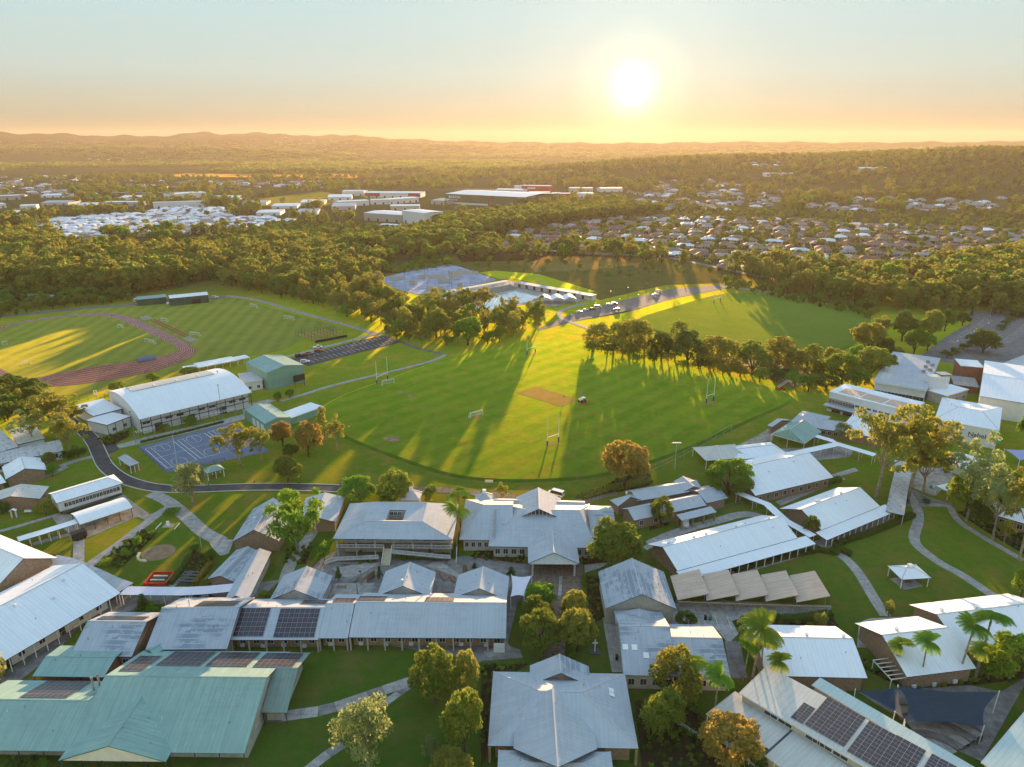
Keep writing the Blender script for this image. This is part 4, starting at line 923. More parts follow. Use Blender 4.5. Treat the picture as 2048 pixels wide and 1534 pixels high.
class Bld:
    """a building frame: local x along A-B, local y away from it; A, B are roof corners at eave height ze"""
    def __init__(s, name, label, A, B, ze, cat='building', group=None, root=None):
        a, b = at(A, ze), at(B, ze); s.ze = ze; s.L = (b - a).length; s.rz = math.atan2(b.y - a.y, b.x - a.x); s.o = Vector((a.x, a.y, 0))
        s.c, s.s = math.cos(s.rz), math.sin(s.rz)
        if root is None: s.root = thing(name, label, cat, s.o, s.rz, group); s.off = (0, 0); s.own = True
        else: s.root = root; s.own = False
        s.parent_frame = None
    def loc(s, p):
        d = p - s.o; return Vector((d.x * s.c + d.y * s.s, -d.x * s.s + d.y * s.c, p.z))
    def world(s, p): return Vector((s.o.x + p[0] * s.c - p[1] * s.s, s.o.y + p[0] * s.s + p[1] * s.c, p[2]))
    def atl(s, P, z): return s.loc(at(P, z))
    def rayl(s, P):
        d = ray(P); o = s.loc(Vector((0, 0, CAMZ))); return o, Vector((d.x * s.c + d.y * s.s, -d.x * s.s + d.y * s.c, d.z))
    def on_pitch(s, P, k):                       # sight line meets the slope z = ze + y*k
        o, d = s.rayl(P); t = (s.ze + o.y * k - o.z) / (d.z - d.y * k); return o + d * t
    def z_at_y(s, P, y): o, d = s.rayl(P); return o.z + d.z * (y - o.y) / d.y
    def z_at_x_mid(s, P, y=0.0): return s.z_at_y(P, y)

def roof_parts(b, rect, axis, ze, zr, hips, mat, th=.16, fascia='fascia_dark', ridge=True, name='roof', ridge_at=.5, cap='solar_frame'):
    """roof over rect (x0,x1,y0,y1) with the ridge along axis"""
    x0, x1, y0, y1 = rect
    if axis == 'x':
        S0, S1, T0, T1 = x0, x1, y0, y1; P = lambda s, t, z: (s, t, z)
    else:
        S0, S1, T0, T1 = y0, y1, x0, x1; P = lambda s, t, z: (t, s, z)
    tm = T0 + (T1 - T0) * ridge_at; h0, h1 = hips; m = MB()
    def add(pts):
        a, c, d = Vector(pts[0]), Vector(pts[1]), Vector(pts[2])
        if (c - a).cross(d - c).z < 0: pts = pts[::-1]
        m.slab(pts, th, 0, 1)
    r0, r1 = S0 + h0, S1 - h1
    add([P(S0, T0, ze), P(S1, T0, ze), P(r1, tm, zr), P(r0, tm, zr)])
    add([P(S0, T1, ze), P(S1, T1, ze), P(r1, tm, zr), P(r0, tm, zr)])
    if h0: add([P(S0, T0, ze), P(S0, T1, ze), P(r0, tm, zr)])
    if h1: add([P(S1, T0, ze), P(S1, T1, ze), P(r1, tm, zr)])
    o = m.build(name, [mat, fascia], b.root)
    if ridge:
        c = MB(); c.bar(P(r0, tm, zr + .03), P(r1, tm, zr + .03), .26, .07)
        for hh, rr, SS in ((h0, r0, S0), (h1, r1, S1)):
            if hh:
                for T in (T0, T1): c.bar(P(rr, tm, zr + .03), P(SS, T, ze + .03), .2, .06)
        c.build('ridge_cap', cap, o)
    return o
def wall_part(b, rect, axis, ze, zr, hips, mat, inset, th=.2, z0=0.0, rect_roof=None, name='wall', end_mat=None):
    X0, X1, Y0, Y1 = rect; x0, x1, y0, y1 = X0 + inset[2], X1 - inset[3], Y0 + inset[0], Y1 - inset[1]
    m = MB()
    if axis == 'x': T0, T1, a0, a1 = Y0, Y1, y0, y1
    else: T0, T1, a0, a1 = X0, X1, x0, x1
    k = (zr - ze) / ((T1 - T0) / 2)
    zl = lambda t: ze + k * min(t - T0, T1 - t) - th
    tm = (T0 + T1) / 2; za, zb = zl(a0), zl(a1)
    if axis == 'x':
        m.face([(x0, y0, z0), (x1, y0, z0), (x1, y0, za), (x0, y0, za)]); m.face([(x1, y1, z0), (x0, y1, z0), (x0, y1, zb), (x1, y1, zb)])
        for x, h, fl in ((x0, hips[0], True), (x1, hips[1], False)):
            p = [(x, y0, z0), (x, y1, z0), (x, y1, min(zb, za) if h else zb)] + ([] if h else [(x, tm, zl(tm))]) + [(x, y0, min(za, zb) if h else za)]
            m.face(p[::-1] if fl else p, 1 if end_mat else 0)
    else:
        m.face([(x0, y1, z0), (x0, y0, z0), (x0, y0, za), (x0, y1, za)]); m.face([(x1, y0, z0), (x1, y1, z0), (x1, y1, zb), (x1, y0, zb)])
        for y, h, fl in ((y0, hips[0], False), (y1, hips[1], True)):
            p = [(x0, y, z0), (x1, y, z0), (x1, y, min(zb, za) if h else zb)] + ([] if h else [(tm, y, zl(tm))]) + [(x0, y, min(za, zb) if h else za)]
            m.face(p[::-1] if fl else p, 1 if end_mat else 0)
    return m.build(name, [mat] + ([end_mat] if end_mat else []), b.root)

def gable(label, A, B, ze=3.0, C=None, R=None, pitch=None, depth=None, axis='x', roof='roof_white', wall='brick_wall', inset=.6, hips=(0, 0), name='classroom_block', cat='building', group=None,
          windows=0, posts=0, wz=(1.0, 1.2, 1.4), vents=(), cowls=(), walls=True, z0=0.0, zr=None, fascia='fascia_dark', end_mat=None, root=None, backposts=0, acs=0, doors=0, fit_depth=None, post_mat='white_paint', post_w=.14, cap='solar_frame'):
    b = Bld(name, label, A, B, ze, cat, group, root)
    ins = inset if isinstance(inset, (tuple, list)) else (inset,) * 4
    k = math.tan(math.radians(pitch)) if pitch else None
    y0 = 0.0
    if axis == 'x':
        if C is not None: D = b.atl(C, ze).y
        elif depth: D = depth
        else: D = 2 * b.on_pitch(R, k).y
        if zr is None: zr = ze + (D / 2) * k if k else b.z_at_y(R, D / 2)
        rect = (0, b.L, 0, D)
    else:
        if zr is None: zr = b.z_at_y(R, 0.0) if R is not None else ze + b.L / 2 * k
        yc = b.atl(C, ze).y if C is not None else (b.atl(fit_depth, zr).y if fit_depth else depth)
        rect = (0, b.L, min(0, yc), max(0, yc)); D = rect[3] - rect[2]
    b.rect, b.zr, b.axis, b.D = rect, zr, axis, D
    b.roof = roof_parts(b, rect, axis, ze, zr, hips, roof, fascia=fascia, cap=cap)
    if walls: wall_part(b, rect, axis, ze, zr, hips, wall, ins, z0=z0, end_mat=end_mat)
    x0, x1, yA, yB = rect
    wy = yA + ins[0]
    if windows:
        n = windows
        for i in range(n):
            x = x0 + ins[2] + (x1 - x0 - ins[2] - ins[3]) * (i + .5) / n
            window(b.root, x, wy - .02, z0 + wz[0], wz[1], min(wz[2], ze - z0 - wz[0] - .35))
    for i in range(doors):
        x = x0 + ins[2] + (x1 - x0 - ins[2] - ins[3]) * (i + 1) / (doors + 1) + .9
        d = MB().box(-.48, .48, -.04, .04, .02, 2.1).build('door', 'dark_steel', b.root, (x, wy - .03, z0)); MB().bar((.36, -.06, 1.0), (.36, -.06, 1.15), .05).build('handle', 'steel', d)
    if posts:
        for i in range(posts): post(b.root, x0 + .25 + (x1 - x0 - .5) * i / (posts - 1), yA + .25, 0, ze - .12, post_w, post_mat)
    if backposts:
        for i in range(backposts): post(b.root, x0 + .25 + (x1 - x0 - .5) * i / (backposts - 1), yB - .25, 0, ze - .12, post_w, post_mat)
    def top(fx, fy):
        x, y = x0 + (x1 - x0) * fx, yA + (yB - yA) * fy
        t = (fy if axis == 'x' else fx); return (x, y, ze + (zr - ze) * (1 - abs(t - .5) * 2))
    b.top = top
    for v in vents: put('roof_vent', VENT, b.root, top(*v))
    for v in cowls: put('roof_cowl', COWL, b.root, top(*v))
    if D > 7:
        for i in range(3): h = (b.L * (i + 3) * 7.31) % 1; p = top(.1 + .8 * h, .15 + .7 * ((h * 13.7) % 1)); MB().tube([(p[0], p[1], p[2] - .2), (p[0], p[1], p[2] + .45)], [.07, .07], 6).build('vent_pipe', 'steel', b.root)
    for i in range(acs): put('air_conditioner', ACM, b.root, (x0 + ins[2] + (x1 - x0 - ins[2] - ins[3]) * (i + .3) / acs, wy - .25, z0 + .15 if i % 2 else z0 + .3))
    return b
PANEL = {}
def panel_mesh(w, h):
    k = (round(w, 2), round(h, 2))
    if k not in PANEL:
        m = MB(); m.box(0, w, 0, h, 0, .05, 1); m.face([(.018, .018, .054), (w - .018, .018, .054), (w - .018, h - .018, .054), (.018, h - .018, .054)], 0)
        m.face([(w / 2 - .006, .02, .057), (w / 2 + .006, .02, .057), (w / 2 + .006, h - .02, .057), (w / 2 - .006, h - .02, .057)], 1)
        PANEL[k] = m.mesh('solar_panel', ['solar_glass', 'solar_frame'])
    return PANEL[k]
def solar(b, corner_px, side, nx, ny, gap=.022, lift=.12):
    """solar array between four photo points (near-left, near-right, far-right, far-left) laid on one slope of a gable roof"""
    x0, x1, y0, y1 = b.rect; ym = (y0 + y1) / 2; k = (b.zr - b.ze) / ((y1 - y0) / 2)
    def hit(P):
        o, d = b.rayl(P)
        if side == 'near': t = (b.ze + (o.y - y0) * k - o.z) / (d.z - d.y * k)
        elif side == 'far': t = (b.ze + (y1 - o.y) * k - o.z) / (d.z + d.y * k)
        else: t = (b.ze - o.z) / d.z
        return o + d * t
    q = [hit(P) for P in corner_px]
    xa, xb = (q[0].x + q[3].x) / 2, (q[1].x + q[2].x) / 2; ya, yb = (q[0].y + q[1].y) / 2, (q[2].y + q[3].y) / 2
    sl = {'near': k, 'far': -k, 'flat': 0.0}[side]; g = Vector((0, 1, sl)).normalized(); nn = Vector((1, 0, 0)).cross(g)
    z_of = lambda y: (b.ze + (y - y0) * k if side == 'near' else b.ze + (y1 - y) * k if side == 'far' else b.ze)
    w, h = (xb - xa) / nx, (yb - ya) / ny * math.sqrt(1 + sl * sl); me = panel_mesh(w - gap, h - gap)
    for i in range(nx):
        for j in range(ny):
            p = Vector((xa + w * i, ya + (yb - ya) * j / ny, 0)); p.z = z_of(p.y); p += nn * lift
            o = bpy.data.objects.new('solar_panel', me); o.matrix_basis = Matrix(((1, g.x, nn.x, p.x), (0, g.y, nn.y, p.y), (0, g.z, nn.z, p.z), (0, 0, 0, 1))); link(o, b.root)
def flat(label, A, B, z, C=None, depth=None, roof='roof_white', wall='white_wall', inset=.3, th=.3, name='flat_roof_building', cat='building', walls=True, posts=0, windows=0, wz=(1.0, 1.2, 1.2), group=None, fall=0.0, root=None, fascia='white_paint', back=False, post_mat='white_paint', L=None):
    """flat or slightly falling roof; z is the roof height at the near edge"""
    b = Bld(name, label, A, B, z, cat, group, root)
    if L: b.L = L
    D = b.atl(C, z).y if C is not None else depth
    y0, y1 = min(0, D), max(0, D); b.rect = (0, b.L, y0, y1); b.zr = z; b.D = y1 - y0
    m = MB(); m.slab([(0, y0, z), (b.L, y0, z), (b.L, y1, z + fall), (0, y1, z + fall)], th, 0, 1); b.roof = m.build('roof', [roof, fascia], b.root)
    if walls:
        i = inset if isinstance(inset, (tuple, list)) else (inset,) * 4
        MB().box(i[2], b.L - i[3], y0 + i[0], y1 - i[1], 0, z - th - .003 + min(0, fall), top=False).build('wall', wall, b.root)
        for k in range(windows): window(b.root, i[2] + (b.L - i[2] - i[3]) * (k + .5) / windows, y0 + i[0] - .02, wz[0], wz[1], wz[2])
    for k in range(posts):
        x = .2 + (b.L - .4) * k / max(1, posts - 1); post(b.root, x, y0 + .2, 0, z - th, mat=post_mat)
        if back: post(b.root, x, y1 - .2, 0, z + fall - th, mat=post_mat)
    return b
def walkway(label, pts, width, z, mat='roof_white', posts=0, name='covered_walkway', post_mat='white_paint', seams=0, arch=0.0):
    w = [at(p, z) for p in pts]; o = w[0].copy(); o.z = 0; root = thing(name, label, 'walkway', o)
    p = [Vector((q.x - o.x, q.y - o.y)) for q in w]; a, c = offset_line(p, width / 2), offset_line(p, -width / 2); m = MB()
    for i in range(len(p) - 1):
        m.slab([(c[i].x, c[i].y, z), (c[i + 1].x, c[i + 1].y, z), (a[i + 1].x, a[i + 1].y, z + .05), (a[i].x, a[i].y, z + .05)], .14, 0, 1)
    r = m.build('roof', [mat, 'fascia_dark'], root)
    d = [0]
    for i in range(1, len(p)): d.append(d[-1] + (p[i] - p[i - 1]).length)
    def pt(L, t):
        s = t * d[-1]
        for i in range(1, len(d)):
            if s <= d[i] + 1e-6: return L[i - 1].lerp(L[i], (s - d[i - 1]) / max(1e-6, d[i] - d[i - 1]))
        return L[-1]
    for i in range(posts):
        t = .02 + .96 * i / max(1, posts - 1)
        for L in (offset_line(p, width / 2 - .2), offset_line(p, -width / 2 + .2)):
            q = pt(L, t); post(root, q.x, q.y, 0, z - .1, .11, post_mat)
    for i in range(seams):
        t = (i + .5) / seams; q0, q1 = pt(a, t), pt(c, t); MB().bar((q0.x, q0.y, z + .07), (q1.x, q1.y, z + .03), .12, .05).build('roof_seam', 'solar_frame', r)
    return root
def pavilion(label, A, B, z, C=None, depth=None, rise=1.2, roof='roof_blue_grey', posts=4, cat='shelter', name='shelter', hips=None, cupola=False, walls=None, table=False):
    b = Bld(name, label, A, B, z, cat); D = b.atl(C, z).y if C is not None else depth
    y0, y1 = min(0, D), max(0, D); D = y1 - y0; b.rect = (0, b.L, y0, y1)
    h = min(D, b.L) / 2; ax = 'x' if b.L >= D else 'y'; h -= .02
    b.roof = roof_parts(b, b.rect, ax, z, z + rise, (h, h), roof)
    n = max(2, posts // 2)
    for i in range(n):
        if walls: break
        for y in (y0 + .35, y1 - .35): post(b.root, .35 + (b.L - .7) * i / (n - 1), y, 0, z - .05, .16)
    if walls: wall_part(b, b.rect, ax, z, z + rise, (h, h), walls, (.5,) * 4)
    if cupola: MB().box(b.L / 2 - .5, b.L / 2 + .5, (y0 + y1) / 2 - .5, (y0 + y1) / 2 + .5, z + rise - .3, z + rise + .8).build('cupola', 'white_paint', b.root)
    if table:
        cx, cy = b.L / 2, (y0 + y1) / 2
        t = MB().box(cx - 1, cx + 1, cy - .4, cy + .4, .70, .76).box(cx - .8, cx - .7, cy - .3, cy + .3, 0, .7).box(cx + .7, cx + .8, cy - .3, cy + .3, 0, .7).build('table', 'timber', b.root)
        for s in (-1, 1): MB().box(cx - 1, cx + 1, cy + s * .75 - .15, cy + s * .75 + .15, .40, .45).box(cx - .7, cx - .6, cy + s * .75 - .1, cy + s * .75 + .1, 0, .4).box(cx + .6, cx + .7, cy + s * .75 - .1, cy + s * .75 + .1, 0, .4).build('bench', 'timber', b.root)
    return b
def merge(b, into):
    """make building b a wing of another: its parts become parts of that building"""
    Ma = Matrix.Translation(into.o) @ Matrix.Rotation(into.rz, 4, 'Z'); Mb = Matrix.Translation(b.o) @ Matrix.Rotation(b.rz, 4, 'Z')
    rel = Ma.inverted() @ Mb
    for ch in list(b.root.children):
        mb_ = ch.matrix_basis.copy(); ch.parent = into.root; ch.matrix_basis = rel @ mb_
    bpy.data.objects.remove(b.root); b.root = into.root
    return b
# ------------------------------------------------------------------ school buildings: front left
GP = 19
hall = gable('large pale green roofed hall with a gabled porch at the bottom left', W7(437, 873), W7(1565, 887), 3.2, C=W7(2000, 237), R=W7(1000, 393), roof='roof_green', wall='grey_wall', inset=(2.2, .6, .5, .6), name='green_hall', posts=8, windows=9, wz=(.9, 1.7, 1.5), fascia='fascia_green', post_mat='dark_steel', cap='roof_green')
pk = math.degrees(math.atan((hall.zr - hall.ze) / (hall.D / 2)))
lw = gable('', W7(-380, 862), W7(436, 873), 3.2, R=W7(300, 545), pitch=pk, roof='roof_green', wall='grey_wall', inset=(2.2, .6, .5, .5), name='green_hall', posts=6, windows=6, wz=(.9, 1.7, 1.5), fascia='fascia_green', post_mat='dark_steel', cap='roof_green')
solar(lw, [W7(130, 530), W7(430, 533), W7(590, 428), W7(300, 425)], 'far', 8, 5)
for fx in (W7(600, 470), W7(638, 450)):
    o_, d_ = lw.rayl(fx); t = (lw.ze + .9 * (lw.zr - lw.ze) - o_.z) / d_.z; p = o_ + d_ * t
    f = MB().tube([(p.x, p.y, p.z - .4), (p.x, p.y, p.z + 2.4)], [.2, .2], 10).build('flue', 'steel', lw.root); MB().tube([(p.x, p.y, p.z + 2.35), (p.x, p.y, p.z + 2.6)], [.27, .27], 10).build('flue_cap', 'steel', f)
merge(lw, hall)
solar(hall, [W7(775, 360), W7(905, 362), W7(1040, 266), W7(885, 265)], 'far', 4, 5)
solar(hall, [W7(1005, 326), W7(1275, 330), W7(1390, 240), W7(1110, 238)], 'far', 7, 4)
solar(hall, [W7(1310, 330), W7(1575, 333), W7(1675, 244), W7(1415, 242)], 'far', 7, 4)
solar(hall, [W7(1605, 348), W7(1860, 325), W7(1965, 250), W7(1705, 246)], 'far', 7, 4)
ex = gable('', W7(1672, 625), W7(1835, 625), 3.2, C=W7(1995, 240), R=W7(1840, 340), roof='roof_green_moss', wall='grey_wall', inset=(1.5, 1, .3, 1.6), name='green_hall', fascia='fascia_green', posts=2, post_mat='dark_steel', cap='roof_green'); merge(ex, hall)
pr = gable('', W7(372, 932), W7(1060, 940), 3.3, R=W7(690, 838), fit_depth=W7(915, 515), axis='y', roof='roof_green', wall='grey_wall', inset=(1.0, 3, .8, .8), name='green_hall', fascia='fascia_green', posts=6, post_mat='dark_steel', end_mat='white_wall', walls=False, cap='roof_green')
m_ = MB().face([(.5, .35, 3.05), (pr.L - .5, .35, 3.05), (pr.L / 2, .35, pr.zr - .2)]).face([(.5, .25, 3.05), (pr.L - .5, .25, 3.05), (pr.L / 2, .25, pr.zr - .2)]); m_.build('pediment', 'white_wall', pr.root)
merge(pr, hall)
for P in (W7(1038, 668), W7(1000, 722), W7(48, 618)):
    p = hall.on_pitch(P, (hall.zr - hall.ze) / (hall.D / 2)); MB().tube([(p.x, p.y, p.z - .2), (p.x, p.y, p.z + .55)], [.06, .06], 8).build('vent_pipe', 'white_paint', hall.root)
sg = gable('', W7(930, 222), W7(985, 258), 3.6, R=W7(955, 228), C=W7(1195, 165), axis='y', roof='roof_green', wall='grey_wall', inset=.3, name='green_hall', fascia='fascia_green', cap='roof_green'); merge(sg, hall)
annex = gable('green skillion roofed annex behind the two steel flues', W7(205, 392), W7(665, 398), 3.4, R=W7(500, 268), pitch=12, roof='roof_green', wall='brick_red', inset=(1.4, .5, .5, .5), name='green_annex', posts=4, fascia='fascia_green', post_mat='dark_steel', cap='roof_green')
# the row of blue grey blocks
ra = gable('short blue grey roof with dark damp stripes beside the green hall', Z1(408, 826), Z1(770, 830), 3.4, R=Z1(700, 622), pitch=23, roof='roof_dew', wall='brick_wall', name='classroom_block', windows=5)
solar(ra, [Z1(560, 612), Z1(850, 616), Z1(870, 598), Z1(610, 595)], 'far', 8, 2)
rb = gable('tall blue grey roof with level damp streaks next to the solar roof', Z1(850, 788), Z1(1328, 784), 3.6, R=Z1(1150, 541), pitch=23, roof='roof_dew', wall='brick_wall', name='classroom_block', windows=6)
solar(rb, [Z1(1130, 538), Z1(1370, 540), Z1(1400, 508), Z1(1200, 505)], 'far', 7, 3)
MB().tube([(rb.L * .33, rb.D * .55, rb.zr - .4), (rb.L * .33, rb.D * .55, rb.zr + 1.5)], [.16, .16], 8).build('flue', 'white_paint', rb.root)
rc_ = gable('blue grey block carrying two large black solar arrays', Z1(1343, 731), Z1(1862, 731), 3.2, R=Z1(1700, 541), pitch=22, roof='roof_blue_grey', wall='brick_wall', inset=(1.8, .5, .5, .5), name='classroom_block', windows=6, posts=6, acs=4, post_mat='grey_wall', post_w=.3)
solar(rc_, [W4(518, 1280), W4(880, 1283), W4(975, 943), W4(622, 940)], 'near', 6, 6)
solar(rc_, [W4(1005, 1288), W4(1500, 1300), W4(1565, 952), W4(1092, 945)], 'near', 8, 6)
solar(rc_, [W4(1300, 893), W4(1620, 898), W4(1660, 850), W4(1400, 850)], 'far', 5, 2)
rd = gable('plain short roof between the solar roof and the long grey roof', Z2(105, 721), Z2(279, 722), 3.3, R=Z2(230, 517), pitch=22, roof='roof_blue_grey', wall='brick_wall', inset=(1.8, .5, .5, .5), name='classroom_block', windows=2, posts=3, post_mat='grey_wall', post_w=.3, acs=1)
solar(rd, [Z2(190, 512), Z2(310, 514), Z2(330, 492), Z2(210, 490)], 'far', 4, 2)
re_ = gable('longest plain blue grey roof of the front classroom row', Z2(284, 716), Z2(1206, 722), 3.4, R=Z2(800, 511), pitch=22, roof='roof_blue_grey', wall='brick_wall', inset=(1.8, .5, .5, .5), name='classroom_block', windows=11, posts=10, post_mat='grey_wall', post_w=.3, acs=6)
solar(re_, [Z2(335, 502), Z2(510, 504), Z2(500, 480), Z2(350, 478)], 'far', 6, 2); solar(re_, [Z2(730, 507), Z2(905, 509), Z2(900, 486), Z2(740, 484)], 'far', 6, 2)
MB().box(re_.L - 2.6, re_.L - .3, -.35, -.2, .1, 2.3).build('louvre_screen', 'white_paint', re_.root)
# gables running back from the row
gable('grey gabled roof with a pale diagonal stripe above the covered walkway', W4(207, 592), W4(530, 626), 3.0, R=W4(340, 547), C=W4(788, 262), axis='y', roof='roof_dew', wall='brick_wall', inset=.5)
gable('narrow grey gable lying right beside the striped roof', W4(412, 848), W4(702, 838), 3.0, R=W4(566, 790), C=W4(1110, 260), axis='y', roof='roof_blue_grey', wall='grey_wall', inset=.5)
gable('broad grey gable with a sunlit streak left of the courtyard', W4(1125, 545), W4(1720, 552), 3.2, R=W4(1410, 432), C=W4(950, 838), axis='y', roof='roof_dew', wall='grey_wall', inset=.5)
gable('sunlit grey gable in the middle of the courtyard', W2(838, 1167), W2(1482, 1178), 3.2, R=W2(1152, 1046), C=W2(738, 1480), axis='y', roof='roof_blue_grey', wall='grey_wall', inset=.5, vents=((.45, .2),))
gable('grey gable with pale ridge beside the white shade sail', W3(83, 972), W3(607, 990), 3.2, R=W3(342, 881), C=W3(50, 1205), axis='y', roof='roof_blue_grey', wall='grey_wall', inset=.5)
# left edge
wl_ = gable('very large white roof with a post verandah at the left edge', Z1(-350, 1075), Z1(705, 456), 3.6, R=Z1(435, 306), pitch=19, roof='roof_white', wall='white_wall', inset=(2.4, .8, .8, 2.0), name='white_hall', posts=16, windows=8, doors=2, vents=((.84, .42), (.55, .42), (.72, .30)), acs=3)
gable('white roof with a brown brick gable wall at the left edge', Y6(-60, 1412), Y6(655, 1056), 4.2, R=Y6(390, 1001), C=Y6(-260, 670), axis='y', roof='roof_white', wall='brick_wall', inset=(.4, .5, 1.2, 1.2), name='brick_hall')
dm = gable('long white weatherboard classroom on stumps with a row of windows', Y6(640, 436), Y6(1400, 206), 4.0, R=Y6(900, 238), pitch=17, roof='roof_white', wall='white_wall', inset=(.5, .5, .5, .6), hips=(0, 2.6), name='raised_classroom', windows=0, z0=.9)
for i in range(16): window(dm.root, 2.4 + (dm.L - 4) * i / 15, .48, 1.9, 1.0, 1.2)
MB().box(.7, dm.L - .8, .8, dm.D - .8, 0, .88).build('stump_skirt', 'dark_steel', dm.root)
MB().box(1.0, dm.L * .75, -1.1, .45, .75, .88).build('landing', 'dark_steel', dm.root)
sh = Bld('arched_shelter', 'white arched open shelter over the sandy plaza', Y6(905, 676), Y6(1505, 481), 3.0, 'shelter'); sd = sh.atl(Y6(1392, 366), 3.0).y; m_ = MB(); N = 10
for i in range(N):
    z = lambda j: 3.0 + .9 * math.sin(math.pi * j / N)
    m_.slab([(0, sd * i / N, z(i)), (sh.L, sd * i / N, z(i)), (sh.L, sd * (i + 1) / N, z(i + 1)), (0, sd * (i + 1) / N, z(i + 1))], .1)
m_.build('roof', 'roof_white', sh.root)
for i in range(5):
    for y in (.3, sd - .3): post(sh.root, .3 + (sh.L - .6) * i / 4, y, 0, 3.0, .14, 'dark_steel')
walkway('long straight white covered walkway on the left lawn', [Y6(200, 845), Y6(500, 755), Y6(870, 640)], 2.9, 2.9, posts=7)
walkway('striped blue covered walkway curving between the white roofs', [Y6(560, 1080), Y6(720, 1110), Y6(900, 1180), Y6(1080, 1260), Y6(1260, 1345), Y6(1420, 1400)], 4.6, 3.1, 'roof_blue_grey', posts=5, seams=14)
walkway('plain white covered walkway continuing to the grey gables', [Z1(720, 442), Z1(900, 445), Z1(1080, 446), Z1(1200, 440), Z1(1365, 424)], 3.2, 3.0, 'shade_white', posts=6)
# old classrooms at the far left
gable('streaky old white roof at the left edge beside the tree', Y5(-260, 1060), Y5(255, 908), 3.6, R=Y5(20, 587), pitch=14, roof='roof_rusty', wall='white_wall')
flat('old white flat roofed classroom with a green fascia', Y5(235, 880), Y5(612, 795), 3.8, C=Y5(470, 600), wall='white_wall', roof='roof_cream', windows=4, fascia='fascia_green')
gable('long stained roof with black rust marks beside the small gold tree', Y5(-120, 1168), Y5(868, 962), 3.2, R=Y5(500, 915), pitch=10, roof='roof_rusty', wall='white_wall', windows=5)
gable('brick classroom with a pale lilac roof and a broad brick gable', Y5(75, 1357), Y5(640, 1225), 3.0, R=Y5(322, 1210), C=Y5(510, 1075), axis='y', roof='roof_white', wall='brick_wall', inset=(.3, .5, .5, .5))
gable('cream roofed brick hut catching the sun at the left edge', Y6(-190, 455), Y6(455, 383), 3.0, R=Y6(125, 354), C=Y6(365, 263), axis='y', roof='roof_cream', wall='brick_wall', inset=(.5, .5, .5, .5))
gable('small brick classroom roof at the left edge under the lilac roof', Y5(-260, 1500), Y5(85, 1395), 3.0, R=Y5(-10, 1285), pitch=18, roof='roof_white', wall='brick_wall')
# ------------------------------------------------------------------ sports hall, sheds and shelters
gy = Bld('sports_hall', 'large sports hall with a white barrel vaulted roof', W1(450, 602), W1(1302, 396), 6.5, 'building'); gd = gy.atl(W1(218, 392), 6.5).y; m_ = MB(); N = 18; RISE = 4.2
zz = lambda f: 6.5 + RISE * math.sin(math.pi * f) ** .85
for i in range(N):
    f0, f1 = i / N, (i + 1) / N
    m_.slab([(0, gd * f0, zz(f0)), (gy.L, gd * f0, zz(f0)), (gy.L, gd * f1, zz(f1)), (0, gd * f1, zz(f1))], .18)
gr = m_.build('roof', 'roof_white', gy.root)
m_ = MB()
for i in range(4):
    f0, f1 = .50 + .06 * i, .56 + .06 * i
    m_.slab([(gy.L * .12, gd * f0, zz(f0) + .35), (gy.L * .86, gd * f0, zz(f0) + .35), (gy.L * .86, gd * f1, zz(f1) + .35), (gy.L * .12, gd * f1, zz(f1) + .35)], .3)
m_.build('roof_light', 'roof_cream', gr)
m_ = MB()
for x, fl in ((1.0, 1), (gy.L - 1.0, 0)):
    p = [(x, 1.6, 0), (x, gd - 1.2, 0)] + [(x, gd * f, zz(f) - .22) for f in np.linspace(.95, .06, 16)]; m_.face(p[::-1] if fl else p)
m_.face([(1, 1.6, 0), (gy.L - 1, 1.6, 0), (gy.L - 1, 1.6, 6.6), (1, 1.6, 6.6)]); m_.face([(gy.L - 1, gd - 1.2, 0), (1, gd - 1.2, 0), (1, gd - 1.2, 6.6), (gy.L - 1, gd - 1.2, 6.6)])
m_.build('wall', 'white_wall', gy.root)
for i in range(13): post(gy.root, .4 + (gy.L - .8) * i / 12, .3, 0, 6.4, .22, 'dark_steel')
for z in (3.0, 4.9): MB().bar((0, .3, z), (gy.L, .3, z), .2, .25).build('side_rail', 'dark_steel', gy.root)
for i in range(10):
    x = 2.5 + (gy.L - 6) * i / 9
    if i % 3 == 1: MB().box(x - 1.4, x + 1.4, 1.5, 1.58, .05, 3.0).build('roller_door', 'dark_steel', gy.root)
    else: window(gy.root, x, 1.57, 3.6, 2.6, 1.1)
for i in range(5): put('roof_vent', VENT, gy.root, (gy.L * (.1 + .2 * i), gd * .52, zz(.52) + .1), 0, 1.5)
flat('white flat roofed annex at the end of the sports hall', W1(100, 577), W1(320, 520), 4.6, C=W1(215, 432), wall='white_wall', posts=4, post_mat='dark_steel', fascia='fascia_dark')
flat('lower white flat roofed annex nearest the parked white ute', W1(205, 645), W1(385, 577), 4.2, C=W1(300, 515), wall='white_wall', posts=4, windows=2, post_mat='dark_steel', fascia='fascia_dark')
flat('grey link roof between the sports hall and the green shed', W1(1248, 322), W1(1388, 300), 4.4, C=W1(1300, 240), wall='white_wall', roof='roof_blue_grey', windows=2)
gs = gable('tall pale green steel shed beside the car park', W1(1415, 250), W1(1700, 188), 8.0, R=W1(1552, 192), C=W1(1236, 172), axis='y', roof='roof_green', wall='green_wall', inset=.15, name='green_shed', cap='white_paint', fascia='green_wall')
sb = Bld('scoreboard', 'black scoreboard on two legs beside the green shed', W1(1622, 290), W1(1705, 270), 4.6, 'scoreboard'); MB().box(0, sb.L, 0, .5, 3.0, 5.6).build('panel', 'black_plastic', sb.root); MB().box(-.2, sb.L + .2, -.3, .8, 2.8, 2.98).build('ledge', 'dark_steel', sb.root)
for x in (.4, sb.L - .4): post(sb.root, x, .25, 0, 2.8, .2, 'dark_steel', 'leg')
